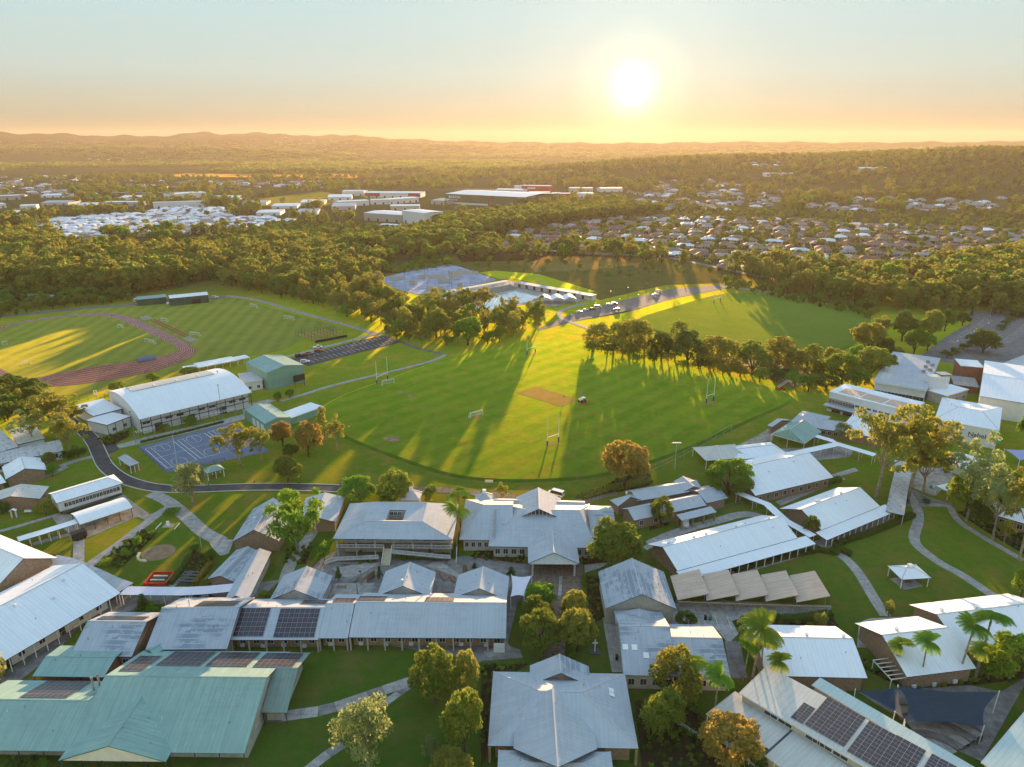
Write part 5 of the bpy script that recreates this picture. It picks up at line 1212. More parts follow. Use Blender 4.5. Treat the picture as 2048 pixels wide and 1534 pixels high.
s2_ = gable('smaller pale green steel shed beside the ball court', W1(1402, 636), W1(1602, 586), 4.2, R=W1(1494, 588), C=W1(1222, 535), axis='y', roof='roof_green', wall='green_wall', inset=.15, name='green_shed', fascia='green_wall', vents=((.55, .5),))
for i in range(3): MB().box(.08, .16, 2 + i * 4, 4.6 + i * 4, .05, 3.0).build('roller_door', 'white_wall', s2_.root)
flat('flat white roof joined to the small green shed', W1(1600, 591), W1(1846, 502), 3.0, C=W1(1770, 465), wall='green_wall', roof='roof_white')
flat('long low white roof of the trackside stand', W1(905, 207), W1(1196, 152), 3.0, C=W1(1166, 120), walls=False, posts=6, back=True, name='track_shelter', cat='shelter')
flat('shorter white roof at the end of the trackside stand', W1(1197, 149), W1(1290, 130), 2.9, C=W1(1268, 108), walls=False, posts=3, back=True, name='track_shelter', cat='shelter')
flat('small white roof at the near end of the trackside stand', W1(800, 226), W1(905, 208), 2.6, C=W1(880, 184), walls=False, posts=3, back=True, name='track_shelter', cat='shelter')
dg = Bld('dugout', 'dark blue curved dugout on the red track', W1(448, 160), W1(575, 135), 1.0, 'dugout'); m_ = MB()
for i in range(6):
    a0, a1 = i * math.pi / 10, (i + 1) * math.pi / 10
    m_.slab([(0, 2.6 - 2.4 * math.cos(a0), .2 + 2.0 * math.sin(a0)), (dg.L, 2.6 - 2.4 * math.cos(a0), .2 + 2.0 * math.sin(a0)), (dg.L, 2.6 - 2.4 * math.cos(a1), .2 + 2.0 * math.sin(a1)), (0, 2.6 - 2.4 * math.cos(a1), .2 + 2.0 * math.sin(a1))], .06)
m_.build('shell', 'court_blue', dg.root); MB().box(.2, dg.L - .2, 2.2, 2.6, .4, .5).box(.3, .5, 2.2, 2.6, .06, .4).box(dg.L - .5, dg.L - .3, 2.2, 2.6, .06, .4).build('bench', 'timber', dg.root)
pavilion('blue hipped picnic shelter in the loop of the drive', W1(374, 958), W1(452, 934), 2.7, C=W1(303, 890), roof='roof_blue_grey', posts=6, table=True)
pavilion('green hipped picnic shelter below the ball court', W1(962, 1015), W1(1098, 976), 2.7, depth=4.0, roof='roof_green', posts=6, table=True)
for A_, B_, lb in ((W1(430, 705), W1(572, 672), 'slatted white pergola by the court steps'), (W1(880, 588), W1(1030, 560), 'slatted white pergola in front of the hall doors'), (W1(1050, 555), W1(1185, 525), 'slatted white pergola near the tall light pole')):
    pg = Bld('pergola', lb, A_, B_, 2.8, 'pergola')
    for i in range(9): MB().bar((pg.L * i / 8, 0, 2.8), (pg.L * i / 8, 2.4, 2.8), .16, .06).build('slat', 'white_paint', pg.root)
    for y in (.2, 2.2): MB().bar((0, y, 2.7), (pg.L, y, 2.7), .1, .12).build('beam', 'steel', pg.root)
    for x in (.3, pg.L - .3): post(pg.root, x, .2, 0, 2.65, .12, 'steel'); post(pg.root, x, 2.2, 0, 2.65, .12, 'steel')
# ------------------------------------------------------------------ balcony block with a light well
bl = Bld('balcony_block', 'raised grey roofed block with a light well and white balcony rails', W2(165, 752), W2(1700, 765), 5.6, 'building')
kk = math.tan(math.radians(21)); rp = bl.on_pitch(W2(960, 527), kk); ins_ = rp.y; zr_ = 5.6 + ins_ * kk; yf = bl.atl(W2(960, 284), zr_).y; bd = yf + ins_ * .55; ZE2 = zr_ - ins_ * .55 * kk
L_ = bl.L; xl = bl.atl(W2(630, 380), zr_).x; xr = bl.atl(W2(1345, 385), zr_).x
ox0, ox1 = bl.atl(W2(880, 470), zr_ - 1.8).x, bl.atl(W2(1090, 470), zr_ - 1.8).x; oy0, oy1 = ins_ + 1.6, yf - 3.2; zo = zr_ - 1.6 * kk
m_ = MB(); S = lambda *p: m_.slab(list(p), .16, 0, 1)
S((0, 0, 5.6), (L_, 0, 5.6), (xr, ins_, zr_), (xl, ins_, zr_))
S((0, 0, 5.6), (xl, ins_, zr_), (xl, yf, zr_), (0, bd, 5.6)); S((L_, 0, 5.6), (L_, bd, 5.6), (xr, yf, zr_), (xr, ins_, zr_))
S((0, bd, 5.6), (xl, yf, zr_), (xr, yf, zr_), (L_, bd, 5.6))
S((xl, ins_, zr_), (xr, ins_, zr_), (ox1, oy0, zo), (ox0, oy0, zo)); S((xl, yf, zr_), (ox0, oy1, zo), (ox1, oy1, zo), (xr, yf, zr_))
S((xl, ins_, zr_), (ox0, oy0, zo), (ox0, oy1, zo), (xl, yf, zr_)); S((xr, ins_, zr_), (xr, yf, zr_), (ox1, oy1, zo), (ox1, oy0, zo))
ro = m_.build('roof', ['roof_blue_grey', 'fascia_dark'], bl.root)
c_ = MB(); 
for p, q in (((xl, ins_), (xr, ins_)), ((xr, ins_), (xr, yf)), ((xl, ins_), (xl, yf)), ((xl, yf), (xr, yf))): c_.bar((*p, zr_ + .03), (*q, zr_ + .03), .24, .06)
c_.bar((xr, ins_, zr_ + .03), (L_, 0, 5.63), .2, .06); c_.bar((xl, ins_, zr_ + .03), (0, 0, 5.63), .12, .05); c_.build('ridge_cap', 'solar_frame', ro)
MB().box(ox0, ox1, oy0, oy1, 0, zo - .17, top=False).build('well_wall', 'grey_wall', bl.root)
MB().box(2.0, L_ - 1.0, 3.0, bd - 1, 0, 5.9, top=False).build('wall', 'cream_wall', bl.root)
MB().box(.6, L_ - .4, .5, 3.0, 2.5, 2.7).build('deck', 'timber', bl.root)
for i in range(7): post(bl.root, .8 + (L_ - 1.6) * i / 6, .7, 0, 5.5, .32, 'grey_wall')
def railing(root, pts, h=1.0, name='railing', bal=.28):
    """white balustrade along local points (x, y, z of the foot)"""
    m = MB()
    for a, b in zip(pts[:-1], pts[1:]):
        a, b = Vector(a), Vector(b); n = max(1, int((b - a).length / bal))
        for z in (.12, h): m.bar(a + Vector((0, 0, z)), b + Vector((0, 0, z)), .07, .08)
        for i in range(n + 1):
            p = a.lerp(b, i / n); m.bar(p + Vector((0, 0, .1)), p + Vector((0, 0, h)), .09 if i % 5 == 0 else .045)
    return m.build(name, 'white_paint', root)
sx0, sx1 = bl.atl(W2(825, 860), 2.6).x, bl.atl(W2(925, 860), 2.6).x
railing(bl.root, [(.6, .5, 2.7), (sx0, .5, 2.7)]); railing(bl.root, [(sx1, .5, 2.7), (L_ - .4, .5, 2.7)])
for i in range(12): MB().box(sx0 + .1, sx1 - .1, .5 - .32 * (i + 1), .5 - .32 * i, 0, 2.6 - .21 * i).build('step', 'sandstone', bl.root)
for x in (sx0, sx1): railing(bl.root, [(x, .45, 2.7), (x, -3.6, .1)], .95)
rp_ = MB(); rp_.slab([(sx1 + .2, -1.5, 2.5), (L_ - 2.5, -1.9, 1.4), (L_ - 2.5, -.5, 1.4), (sx1 + .2, -.2, 2.5)], .2); rp_.slab([(L_ - 2.5, -1.9, 1.4), (L_ - .6, -1.9, 1.3), (L_ - .6, -.5, 1.3), (L_ - 2.5, -.5, 1.4)], .2); rp_.build('ramp', 'concrete', bl.root)
railing(bl.root, [(sx1 + .2, -1.5, 2.5), (L_ - 2.5, -1.9, 1.4), (L_ - .6, -1.9, 1.3)])
rp_ = MB(); rp_.slab([(-1.2, -3.2, .15), (1.2, -1.9, .5), (sx0 - 1, -2.2, 1.3), (sx0 - 1, -1.0, 1.3), (1.0, -.7, .5), (-2.0, -2.2, .15)], .2); rp_.build('ramp', 'concrete', bl.root)
railing(bl.root, [(-1.6, -3.4, .15), (-.6, -2.3, .3), (1.2, -1.95, .5), (sx0 - 1, -2.2, 1.3)])
MB().box(L_ - 1.2, L_ + .9, -2.2, .5, 0, .15).build('stair_landing', 'concrete', bl.root); railing(bl.root, [(L_ + .9, -2.2, .15), (L_ + .9, .4, 2.7)])
for x0_, x1_ in ((W2(345, 780), W2(550, 780)), (W2(575, 780), W2(715, 780)), (W2(1308, 785), W2(1552, 785))):
    a, b_ = bl.atl(x0_, 4.6).x, bl.atl(x1_, 4.6).x; o = MB().box(a, b_, 2.80, 2.86, 3.6, 4.9).build('banner', 'purple_banner', bl.root)
    m_ = MB(); n = int((b_ - a) / .8)
    for i in range(n): m_.box(a + .35 + i * .8, a + .75 + i * .8, 2.77, 2.795, 4.2, 4.35)
    m_.build('banner_print', 'white_paint', o)
for i in range(8): window(bl.root, 3 + (L_ - 6) * i / 7, 2.97, 3.5, 1.3, 1.4)
for i in range(3): window(bl.root, ox0 + .5 + i * 1.05, oy1 - .03, zo - 1.5, .8, .9)
# ------------------------------------------------------------------ administration block
ad = gable('large grey administration block with a white fronted portico', W3(395, 680), W3(1500, 696), 3.8, R=W3(1250, 306), pitch=21, roof='roof_blue_grey', wall='cream_wall', inset=1.2, hips=(0, 0), name='administration_block', windows=12)
zr1 = ad.zr; D1 = ad.D; bpy.data.objects.remove(ad.roof.children[0]); bpy.data.objects.remove(ad.roof)
hl_ = ad.atl(W3(780, 266), zr1).x; hr_ = ad.L - ad.atl(W3(1325, 316), zr1).x
ad.roof = roof_parts(ad, ad.rect, 'x', 3.8, zr1, (max(1, hl_), max(1, min(hr_, ad.L * .3))), 'roof_blue_grey')
w1_ = gable('', W3(95, 612), W3(640, 616), 3.8, R=W3(450, 256), pitch=21, roof='roof_blue_grey', wall='cream_wall', inset=1.0, name='administration_block', windows=7, hips=(6.0, 0), wz=(1.2, .9, 1.3)); merge(w1_, ad)
w2_ = gable('', W3(1300, 520), W3(1700, 525), 3.8, R=W3(1550, 303), pitch=20, roof='roof_dew', wall='cream_wall', inset=1.0, name='administration_block', windows=4); merge(w2_, ad)
w3_ = gable('', W3(738, 369), W3(1087, 373), zr1 - .6, R=W3(905, 294), C=W3(1140, 172), axis='y', roof='roof_blue_grey', walls=False, name='administration_block')
m_ = MB()
for i in range(-3, 4): x = w3_.L / 2 + i * w3_.L / 9; m_.bar((x, .5, w3_.ze), (x, .5, w3_.zr - abs(i) * (w3_.zr - w3_.ze) / 4.5 - .25), .1)
m_.build('gable_lattice', 'white_paint', w3_.root); MB().face([(.4, .9, w3_.ze - .1), (w3_.L - .4, .9, w3_.ze - .1), (w3_.L / 2, .9, w3_.zr - .25)]).build('gable_infill', 'dark_steel', w3_.root); merge(w3_, ad)
w4_ = gable('', W3(440, 270), W3(1385, 300), 4.0, R=W3(600, 205), pitch=20, roof='roof_blue_grey', wall='cream_wall', inset=.8, name='administration_block'); merge(w4_, ad)
w5_ = gable('', W3(675, 175), W3(1135, 185), 4.2, R=W3(905, 75), depth=-7, axis='y', roof='roof_blue_grey', wall='cream_wall', inset=.8, name='administration_block'); merge(w5_, ad)
po = gable('', W3(800, 855), W3(1326, 859), 3.9, R=W3(1063, 743), fit_depth=W3(1050, 458), axis='y', roof='roof_blue_grey', walls=False, name='administration_block')
MB().face([(.3, .3, 3.75), (po.L - .3, .3, 3.75), (po.L / 2, .3, po.zr - .2)]).face([(po.L - .3, .38, 3.75), (.3, .38, 3.75), (po.L / 2, .38, po.zr - .2)]).build('pediment', 'white_paint', po.root)
MB().bar((.3, .35, 3.7), (po.L - .3, .35, 3.7), .3, .2).build('lintel', 'white_paint', po.root)
for x in (1.1, po.L - 1.1): post(po.root, x, .7, 0, 3.7, .45, 'cream_wall', 'pier'); post(po.root, x, 5.5, 0, 3.7, .45, 'cream_wall', 'pier')
merge(po, ad)
pavilion('small grey pavilion with a white cupola behind the balcony block', W2(1020, 262), W2(1278, 264), 2.9, depth=5.4, rise=2.2, cupola=True, walls='cream_wall', cat='pavilion', name='pavilion')
pavilion('small grey pavilion with a white cupola behind the administration block', W3(248, 238), W3(445, 240), 2.9, depth=5.4, rise=2.2, cupola=True, walls='cream_wall', cat='pavilion', name='pavilion')
# brick classrooms left of the balcony block
gable('brown brick classroom with a broad brick gable beside the leafy tree', W4(505, 142), W4(1072, 132), 3.2, R=W4(850, -4), C=Z4(1500, 930), axis='y', roof='roof_dew', wall='brick_wall', inset=.4, vents=((.3, .45),))
gable('shaded grey roof behind the leafy tree left of the balcony block', Z4(1720, 1012), Z4(1966, 1006), 3.2, C=Z4(2004, 860), pitch=16, axis='y', roof='roof_blue_grey', wall='brick_wall', inset=.5, posts=3)
# ------------------------------------------------------------------ right: white roofed classroom blocks
def verandah(b, out, drop, n, x0=-.3, x1=None, mat='roof_white', ends=0):
    x1 = b.L + .3 if x1 is None else x1; z = b.ze - .12
    m = MB(); m.slab([(x0, -out, z - drop), (x1, -out, z - drop), (x1, .15, z), (x0, .15, z)], .12, 0, 1); r = m.build('verandah_roof', [mat, 'fascia_dark'], b.root)
    for i in range(n): post(b.root, x0 + .3 + (x1 - x0 - .6) * i / (n - 1), -out + .25, 0, z - drop - .1, .17)
    MB().slab([(x0, -out + .1, .12), (x1, -out + .1, .12), (x1, .6, .12), (x0, .6, .12)], .12).build('verandah_floor', 'concrete', b.root)
    return r
r1 = gable('long white roofed classroom with a post verandah behind the brown shelters', Y4(880, 1260), Z6(886, 1016), 3.4, R=Y4(712, 986), pitch=24, roof='roof_white', wall='brick_wall', inset=(.6, .8, 1.3, .6), windows=12, doors=3, cowls=((.08, .62), (.28, .60), (.38, .60)), vents=((.62, .55), (.9, .52)))
verandah(r1, 3.4, .5, 16, -.3, r1.L + 3)
r2 = gable('second white roofed classroom nearest the tall gum trees', Y2(1312, 1500), Y2(1900, 1262), 3.4, R=Y2(1126, 1286), pitch=24, roof='roof_white', wall='brick_wall', inset=(.6, .8, 1.6, .6), windows=10, doors=2, cowls=((.32, .6), (.36, .6), (.7, .55)))
verandah(r2, 3.4, .5, 13, -2.2, r2.L + 2.5)
r3 = gable('white roofed hall with a half hip behind the long clipped hedge', Y2(655, 1156), Y2(1435, 972), 3.6, R=Y2(800, 812), pitch=21, roof='roof_white', wall='brick_wall', inset=.8, windows=9, vents=((.35, .32), (.72, .40), (.3, .6)))
r3b = gable('', Y2(510, 1060), Y2(660, 1150), 3.3, C=Y2(560, 905), pitch=14, axis='y', roof='roof_white', wall='brick_wall', inset=.5); merge(r3b, r3)
pavilion('white pyramid roofed shelter at the edge of the sports field', Y2(160, 808), Y2(605, 772), 3.2, depth=11.0, rise=2.3, roof='roof_cream', posts=6)
gable('white roofed block behind the white hall', Y2(470, 800), Y2(985, 738), 3.2, R=Y2(760, 655), pitch=15, roof='roof_white', wall='brick_wall', inset=.5, hips=(3, 3))
gs2 = gable('open sided shelter with a pale green gabled roof', Y2(808, 540), Y2(1146, 634), 3.4, R=Y2(988, 500), C=Y2(1262, 502), axis='y', roof='roof_green', walls=False, name='assembly_shelter', cat='shelter', posts=3, backposts=3, fascia='white_paint', hips=(1.2, 1.2))
for i in range(4):
    x = 2 + (gs2.L - 4) * (i % 2); y = gs2.D * (.3 + .4 * (i // 2)); MB().box(x - .9, x + .9, y - .35, y + .35, .68, .74).box(x - .1, x + .1, y - .1, y + .1, 0, .68).build('table', 'timber', gs2.root)
gable('blue grey hipped roof between the green shelter and the tall white block', Y2(1000, 416), Y2(1290, 482), 3.2, C=Y2(1484, 384), pitch=20, roof='roof_blue_grey', wall='brick_wall', inset=.6, hips=(5, 5))
gable('grey hipped roof beside the link walkway', Y2(1288, 486), Y2(1570, 525), 3.2, C=Y2(1650, 432), pitch=18, roof='roof_blue_grey', wall='brick_wall', inset=.6, hips=(3, 3), windows=4)
gable('low grey roof along the edge of the green bank', Y2(820, 470), Y2(1010, 405), 3.0, C=Y2(1170, 318), pitch=14, axis='y', roof='roof_blue_grey', wall='brick_wall', inset=.5)
gable('white hipped roof in front of the tall white block', Y2(1490, 500), Y2(1900, 590), 3.6, C=Y2(1795, 365), pitch=16, roof='roof_white', wall='brick_wall', inset=.6, hips=(5, 5))
walkway('bent white covered way joining the hall and the green shelter', [Y2(1000, 740), Y2(1240, 690), Y2(1470, 640), Y2(1400, 600), Y2(1250, 555)], 3.0, 3.1, posts=6)
walkway('white covered way running on behind the tall gums', [Y2(1450, 632), Y2(1650, 690), Y2(1850, 750)], 3.0, 3.1, posts=4)
walkway('white covered way stepping down between the brick blocks', [Y2(470, 1120), Y2(640, 1190), Y2(770, 1240), Y2(870, 1330), Y2(960, 1410), Y2(1090, 1480), Y2(1230, 1560)], 2.6, 3.0, posts=6)
walkway('wide grey stained walkway roof leading to the gum trees', [Y3(60, 900), Y3(110, 620), Y3(160, 400), Y3(150, 260)], 4.6, 3.2, 'roof_rusty', posts=5)
# the tall white library block
lb = flat('tall white flat roofed block with a deep white fascia and tan roof panels', Y1(92, 515), Y1(905, 718), 8.2, C=Y1(372, 464), roof='roof_white', wall='white_wall', th=.25, inset=(.15, .15, .15, .15), name='library_block')
for u0, u1, w0, w1 in ((.10, .36, .12, .62), (.38, .66, .10, .58), (.68, .93, .10, .60)):
    MB().box(lb.L * u0, lb.L * u1, lb.D * w0, lb.D * w1, 8.21, 8.30).build('roof_panel', 'roof_brown', lb.root)
MB().box(.05, lb.L * .33, .02, .10, 1.2, 5.6).build('brick_panel', 'brick_wall', lb.root)
for i in range(9): window(lb.root, 1.2 + i * (lb.L * .30) / 8.5, -.02, 3.7, 1.3, 1.5)
for i in range(8): window(lb.root, lb.L * .38 + i * 2.2, .10, 4.6, 1.5, .8)
MB().slab([(-.5, -2.6, 3.0), (lb.L * .9, -2.6, 3.0), (lb.L * .9, .14, 3.4), (-.5, .14, 3.4)], .15).build('awning', 'roof_blue_grey', lb.root)
for i in range(6): MB().box(2 + i * 4.5, 5.4 + i * 4.5, .05, .12, .1, 2.6).build('shopfront', 'window_glass', lb.root)
# the block with the tower and cross
cb = flat('wide white flat roofed block behind the chapel tower', Y1(535, 408), Y1(1075, 497), 6.5, C=Y1(1370, 205), roof='roof_rusty', wall='white_wall', th=.9, inset=.6, name='chapel_block', windows=7, wz=(1.0, 2.6, 1.6))
cb.roof.data.materials[0] = M['roof_blue_grey']
for k in range(4): MB().box(cb.L * .08, cb.L * .26, cb.D * (.10 + .2 * k), cb.D * (.10 + .2 * k + .17), 6.505, 6.56).build('roof_panel', 'roof_cream', cb.root)
for k in range(5): MB().box(cb.L * .76 + (k % 2) * 2.2, cb.L * .76 + 1.6 + (k % 2) * 2.2, cb.D * (.45 + .08 * k), cb.D * (.45 + .08 * k) + 1.4, 6.5, 7.7).build('plant_unit', 'steel', cb.root)
tw = Bld('chapel_tower', 'plain white tower with a white cross on its face', Y1(1072, 590), Y1(1262, 585), 0, 'tower'); tl = tw.L
MB().box(0, tl, 0, 3.6, 0, 9.6).build('wall', 'white_wall', tw.root)
MB().box(tl * .62, tl * .98, .1, 3.4, 9.6, 10.3).build('brick_band', 'brick_red', tw.root); MB().box(tl * .5, tl + .4, -.3, 3.9, 10.3, 10.5).build('roof', 'roof_blue_grey', tw.root)
cr_ = MB().box(tl * .36 - .13, tl * .36 + .13, -.14, -.01, 6.2, 8.8).box(tl * .36 - .6, tl * .36 - .13, -.14, -.01, 7.7, 7.95).box(tl * .36 + .13, tl * .36 + .6, -.14, -.01, 7.7, 7.95).build('cross', 'white_paint', tw.root)
flat('low white wing to the right of the chapel tower', Y1(1275, 560), Y1(1500, 495), 4.4, C=Y1(1350, 430), wall='cream_wall', windows=3)
bk = flat('red brick block with a white flat roof and louvred side', Y1(1412, 255), Y1(1650, 275), 8.0, C=Y1(1530, 200), wall='brick_red', inset=.25, name='brick_block')
MB().box(bk.L - .2, bk.L - .1, 1, bk.D - 1, 4, 7.4).build('louvre_screen', 'white_paint', bk.root)
flat('red brick terrace with a curved pale awning', Y1(1345, 440), Y1(1600, 470), 3.4, C=Y1(1380, 360), wall='brick_red', roof='concrete', inset=.3)
flat('grey flat awning on posts beside the brick block', Y1(1640, 385), Y1(1790, 420), 3.6, C=Y1(1830, 330), roof='roof_blue_grey', walls=False, posts=3, back=True, name='entry_awning', cat='awning')
flat('pale grey roofed building at the right edge beside the car park', Y1(1782, 252), Y1(1965, 292), 5.0, C=Y1(2160, 140), roof='roof_blue_grey', wall='white_wall', windows=4)
nb = gable('big white roofed auditorium with lettering on its blank white wall', Y1(1150, 792), Y1(1802, 912), 7.0, C=Y1(1975, 700), zr=8.6, roof='roof_white', wall='white_wall', inset=.15, hips=(6, 6), name='auditorium', fascia='white_paint')
def lettering(text, parent, loc, size, mat, rz=0, ext=.02, name='lettering'):
    c = bpy.data.curves.new(name, 'FONT'); c.body = text; c.size = size; c.extrude = ext; c.offset = .012 * size
    tmp = bpy.data.objects.new(name, c); COL.objects.link(tmp); dg_ = bpy.context.evaluated_depsgraph_get(); me = bpy.data.meshes.new_from_object(tmp.evaluated_get(dg_))
    bpy.data.objects.remove(tmp); me.materials.clear(); me.materials.append(M[mat]); o = put(name, me, parent, loc); o.rotation_euler = (math.pi / 2, 0, rz); return o
p = nb.loc(at(Y1(1480, 950), 5.6)); lx = nb.rayl(Y1(1482, 950)); t_ = (.13 - lx[0].y) / lx[1].y; lp = lx[0] + lx[1] * t_
lettering('Nabel', nb.root, (lp.x, .12, lp.z - .35), 2.3, 'letter_dark'); MB().box(lp.x + .2, lp.x + 3.6, .08, .12, lp.z - .75, lp.z - .62).build('underline', 'letter_dark', nb.root)
MB().tube([(lp.x + 9, .14, lp.z - .2), (lp.x + 9, .06, lp.z - .2)], [1.0, 1.0], 20).build('emblem', 'teal_trim', nb.root)
gable('vast white roof at the right edge behind the auditorium', Y1(1600, 562), Y1(2400, 690), 8.0, C=Y1(2350, 300), zr=9.5, roof='roof_white', wall='white_wall', inset=.3, name='white_hall')
gable('white tent roofed pavilion in the garden court by the gums', Y3(648, 265), Y3(1130, 420), 3.2, C=Y3(830, 140), pitch=14, roof='roof_white', wall='white_wall', inset=1.2, posts=5)
flat('white roofed kiosk with a teal edge in the garden court', Y3(560, 560), Y3(720, 640), 2.8, C=Y3(830, 570), roof='roof_white', walls=False, posts=2, back=True, name='kiosk', cat='shelter', fascia='teal_trim')
gable('white roofed block at the right edge behind slim trunks', Y3(1180, 890), Y3(1700, 1040), 3.4, C=Y3(1200, 720), pitch=10, roof='roof_white', wall='brick_wall', inset=.8, windows=4)
# ------------------------------------------------------------------ grey complex behind the entry
g3 = gable('grey roofed brick office block with a carport verandah', Y4(386, 688), Y4(1212, 516), 3.2, R=Y4(1130, 396), pitch=25, roof='roof_blue_grey', wall='brick_wall', inset=.5, windows=5)
cpv = Bld('carport', 'grey carport verandah on brick piers with a car under it', Y4(930, 692), Y4(1326, 592), 2.9, 'carport'); cd = cpv.atl(Y4(1270, 522), 3.5).y
MB().slab([(0, 0, 2.9), (cpv.L, 0, 2.9), (cpv.L, cd, 3.5), (0, cd, 3.5)], .14, 0, 1).build('roof', ['roof_blue_grey', 'fascia_dark'], cpv.root)
for i in range(4):
    for y in (.4, cd - .4): post(cpv.root, .4 + (cpv.L - .8) * i / 3, y, 0, 2.75, .4, 'brick_wall', 'pier')
gable('small grey hipped roof with a round vent beside the pavement', Y4(112, 458), Y4(206, 528), 3.2, C=Y4(500, 470), pitch=26, roof='roof_blue_grey', wall='brick_wall', inset=.6, hips=(3, 0), vents=((.5, .5),))
gable('long grey roof behind the garden trees of the office block', Y4(420, 470), Y4(1170, 335), 3.2, R=Y4(750, 293), pitch=22, roof='roof_blue_grey', wall='brick_wall', inset=.5)
gable('small grey gabled wing pointing at the planted bank', Y4(835, 240), Y4(1040, 215), 3.4, R=Y4(940, 183), depth=-7, axis='y', roof='roof_blue_grey', wall='brick_wall', inset=.5)
gable('dark slate grey roof beside the big round green tree', Y4(1212, 492), Y4(1456, 432), 3.2, R=Y4(1350, 297), pitch=21, roof='roof_dew', wall='brick_wall', inset=.6)
# ------------------------------------------------------------------ grey hall and skylight roof
gh = gable('grey gabled hall with drip stains and a tan gable wall', W8(120, 462), W8(681, 464), 4.4, R=W8(423, 348), C=W8(606, 172), axis='y', roof='roof_dew', wall='cream_wall', inset=(1.0, .6, .4, .4), name='gabled_hall')
gable('small grey roof tucked between the gabled hall and the skylight roof', W8(190, 493), W8(572, 508), 3.6, R=W8(376, 459), C=W8(592, 598), axis='y', roof='roof_blue_grey', wall='cream_wall', inset=.4)
k1 = gable('grey roof with three white skylights and dark damp rows', W8(263, 985), W8(690, 996), 3.6, R=W8(450, 599), pitch=20, roof='roof_dew', wall='cream_wall', inset=.5, name='skylight_block', windows=4)
k2 = gable('', W8(692, 996), W8(1110, 1006), 3.6, R=W8(850, 690), pitch=20, roof='roof_dew', wall='cream_wall', inset=.5, windows=5); merge(k2, k1)
for P in (W8(278, 765), W8(350, 768), W8(442, 832)):
    kx = (k1.zr - k1.ze) / (k1.D / 2); p = k1.on_pitch(P, kx); o = MB().box(-.55, .55, -.6, .6, 0, .16).build('skylight', 'white_paint', k1.root, tuple(p)); o.rotation_euler = (math.atan(kx), 0, 0)
# brown sawtooth shelters
bars = Bld('sawtooth_shelter', 'row of five brown ribbed sawtooth shelter roofs on steel frames', W8(690, 398), W8(1890, 440), 3.0, 'shelter'); SAW = [((632, 205), (862, 150), (937, 345), (690, 395)), ((890, 190), (1090, 152), (1178, 350), (918, 398)), ((1115, 190), (1318, 155), (1408, 352), (1150, 402)), ((1345, 195), (1543, 160), (1643, 355), (1385, 405)), ((1572, 200), (1770, 162), (1893, 362), (1628, 412))]
for q in SAW:
    zl = (3.4, 4.4, 4.2, 3.1); c = [bars.atl(W8(*q[i]), zl[i]) for i in range(4)]
    m_ = MB(); m_.slab([c[3], c[2], c[1], c[0]], .14, 0, 1); m_.build('roof', ['roof_brown', 'timber'], bars.root)
    for i in (2, 3): post(bars.root, c[i].x * .9 + c[0].x * .1, c[i].y + .6, 0, c[i].z - .15, .12, 'steel')
    for u, w in ((.3, .35), (.55, .5), (.75, .45), (.5, .8)):
        pp = c[0].lerp(c[1], u).lerp(c[3].lerp(c[2], u), w); MB().box(-.14, .14, -.14, .14, 0, .1).build('roof_bracket', 'solar_frame', bars.root, tuple(pp))
MB().bar((0, -.4, 2.9), (bars.L, -.4, 2.9), .35, .3).build('front_beam', 'timber', bars.root)
for i in range(6): post(bars.root, .4 + (bars.L - .8) * i / 5, -.4, 0, 2.8, .14, 'steel')
for i in range(7): MB().box(bars.L * .08 * i + .2, bars.L * .08 * i + .26, -5.5, -1.0, .07, .09).build('yard_line', 'line_paint', bars.root)
# ------------------------------------------------------------------ lower right
gable('plain white roof between the palms and the sawtooth shelters', Z3(800, 776), Z3(1292, 788), 3.6, R=Z3(1000, 592), pitch=21, roof='roof_white', wall='brick_wall', inset=.6, cowls=((.12, .6), (.55, .58), (.92, .55)), acs=2)
lr = gable('white roof with a brick gable and white pergola behind the palms', Z3(1482, 783), Z3(1818, 741), 3.6, R=Z3(1376, 578), pitch=22, roof='roof_white', wall='brick_wall', inset=(.6, .6, 1.0, .6), cowls=((.3, .6),), acs=3)
for i in range(6): MB().bar((-2.6, .8 + i * 1.1, 2.7), (.8, .8 + i * 1.1, 2.7), .12, .14).build('pergola_beam', 'white_paint', lr.root)
for y in (.8, 6.3): MB().bar((-2.5, y, 2.55), (-2.5, y, 0), .12).build('pergola_post', 'white_paint', lr.root)
MB().bar((-2.5, .6, 2.58), (-2.5, 6.5, 2.58), .1, .14).build('pergola_rail', 'white_paint', lr.root)
gable('white roof at the right edge above the palms', Z3(1745, 655), Z3(2260, 590), 3.6, R=Z3(1638, 478), pitch=22, roof='roof_white', wall='brick_wall', inset=(.6, .6, 1.0, .6), cowls=((.1, .6), (.4, .55)))
pavilion('white square lawn pavilion over a picnic table', Z3(1458, 312), Z3(1600, 304), 2.7, C=Z3(1490, 240), rise=1.3, roof='roof_white', posts=4, cupola=True, table=True)
d1 = flat('large pale roof with brown solar arrays at the bottom right', W6(246, 207), W6(1420, 895), 6.2, C=W6(520, 85), roof='roof_cream', wall='cream_wall', name='solar_hall', inset=.5, th=.25)
for cpx, nx, ny in (([(560, 360), (640, 402), (740, 318), (668, 275)], 2, 7), ([(640, 402), (900, 545), (1060, 378), (825, 245)], 6, 9), ([(912, 572), (1090, 672), (1255, 482), (1080, 398)], 4, 9), ([(1090, 672), (1290, 785), (1440, 582), (1255, 482)], 4, 9), ([(1400, 690), (1560, 780), (1650, 690), (1470, 598)], 3, 6)):
    solar(d1, [W6(*c) for c in cpx], 'flat', nx, ny, lift=.1)
for P in (W6(450, 330), W6(540, 385), W6(712, 488), W6(790, 532), W6(890, 590)):
    p = d1.atl(P, 5.6); window(d1.root, max(.8, p.x), .47, 4.7, 2.4, .7)
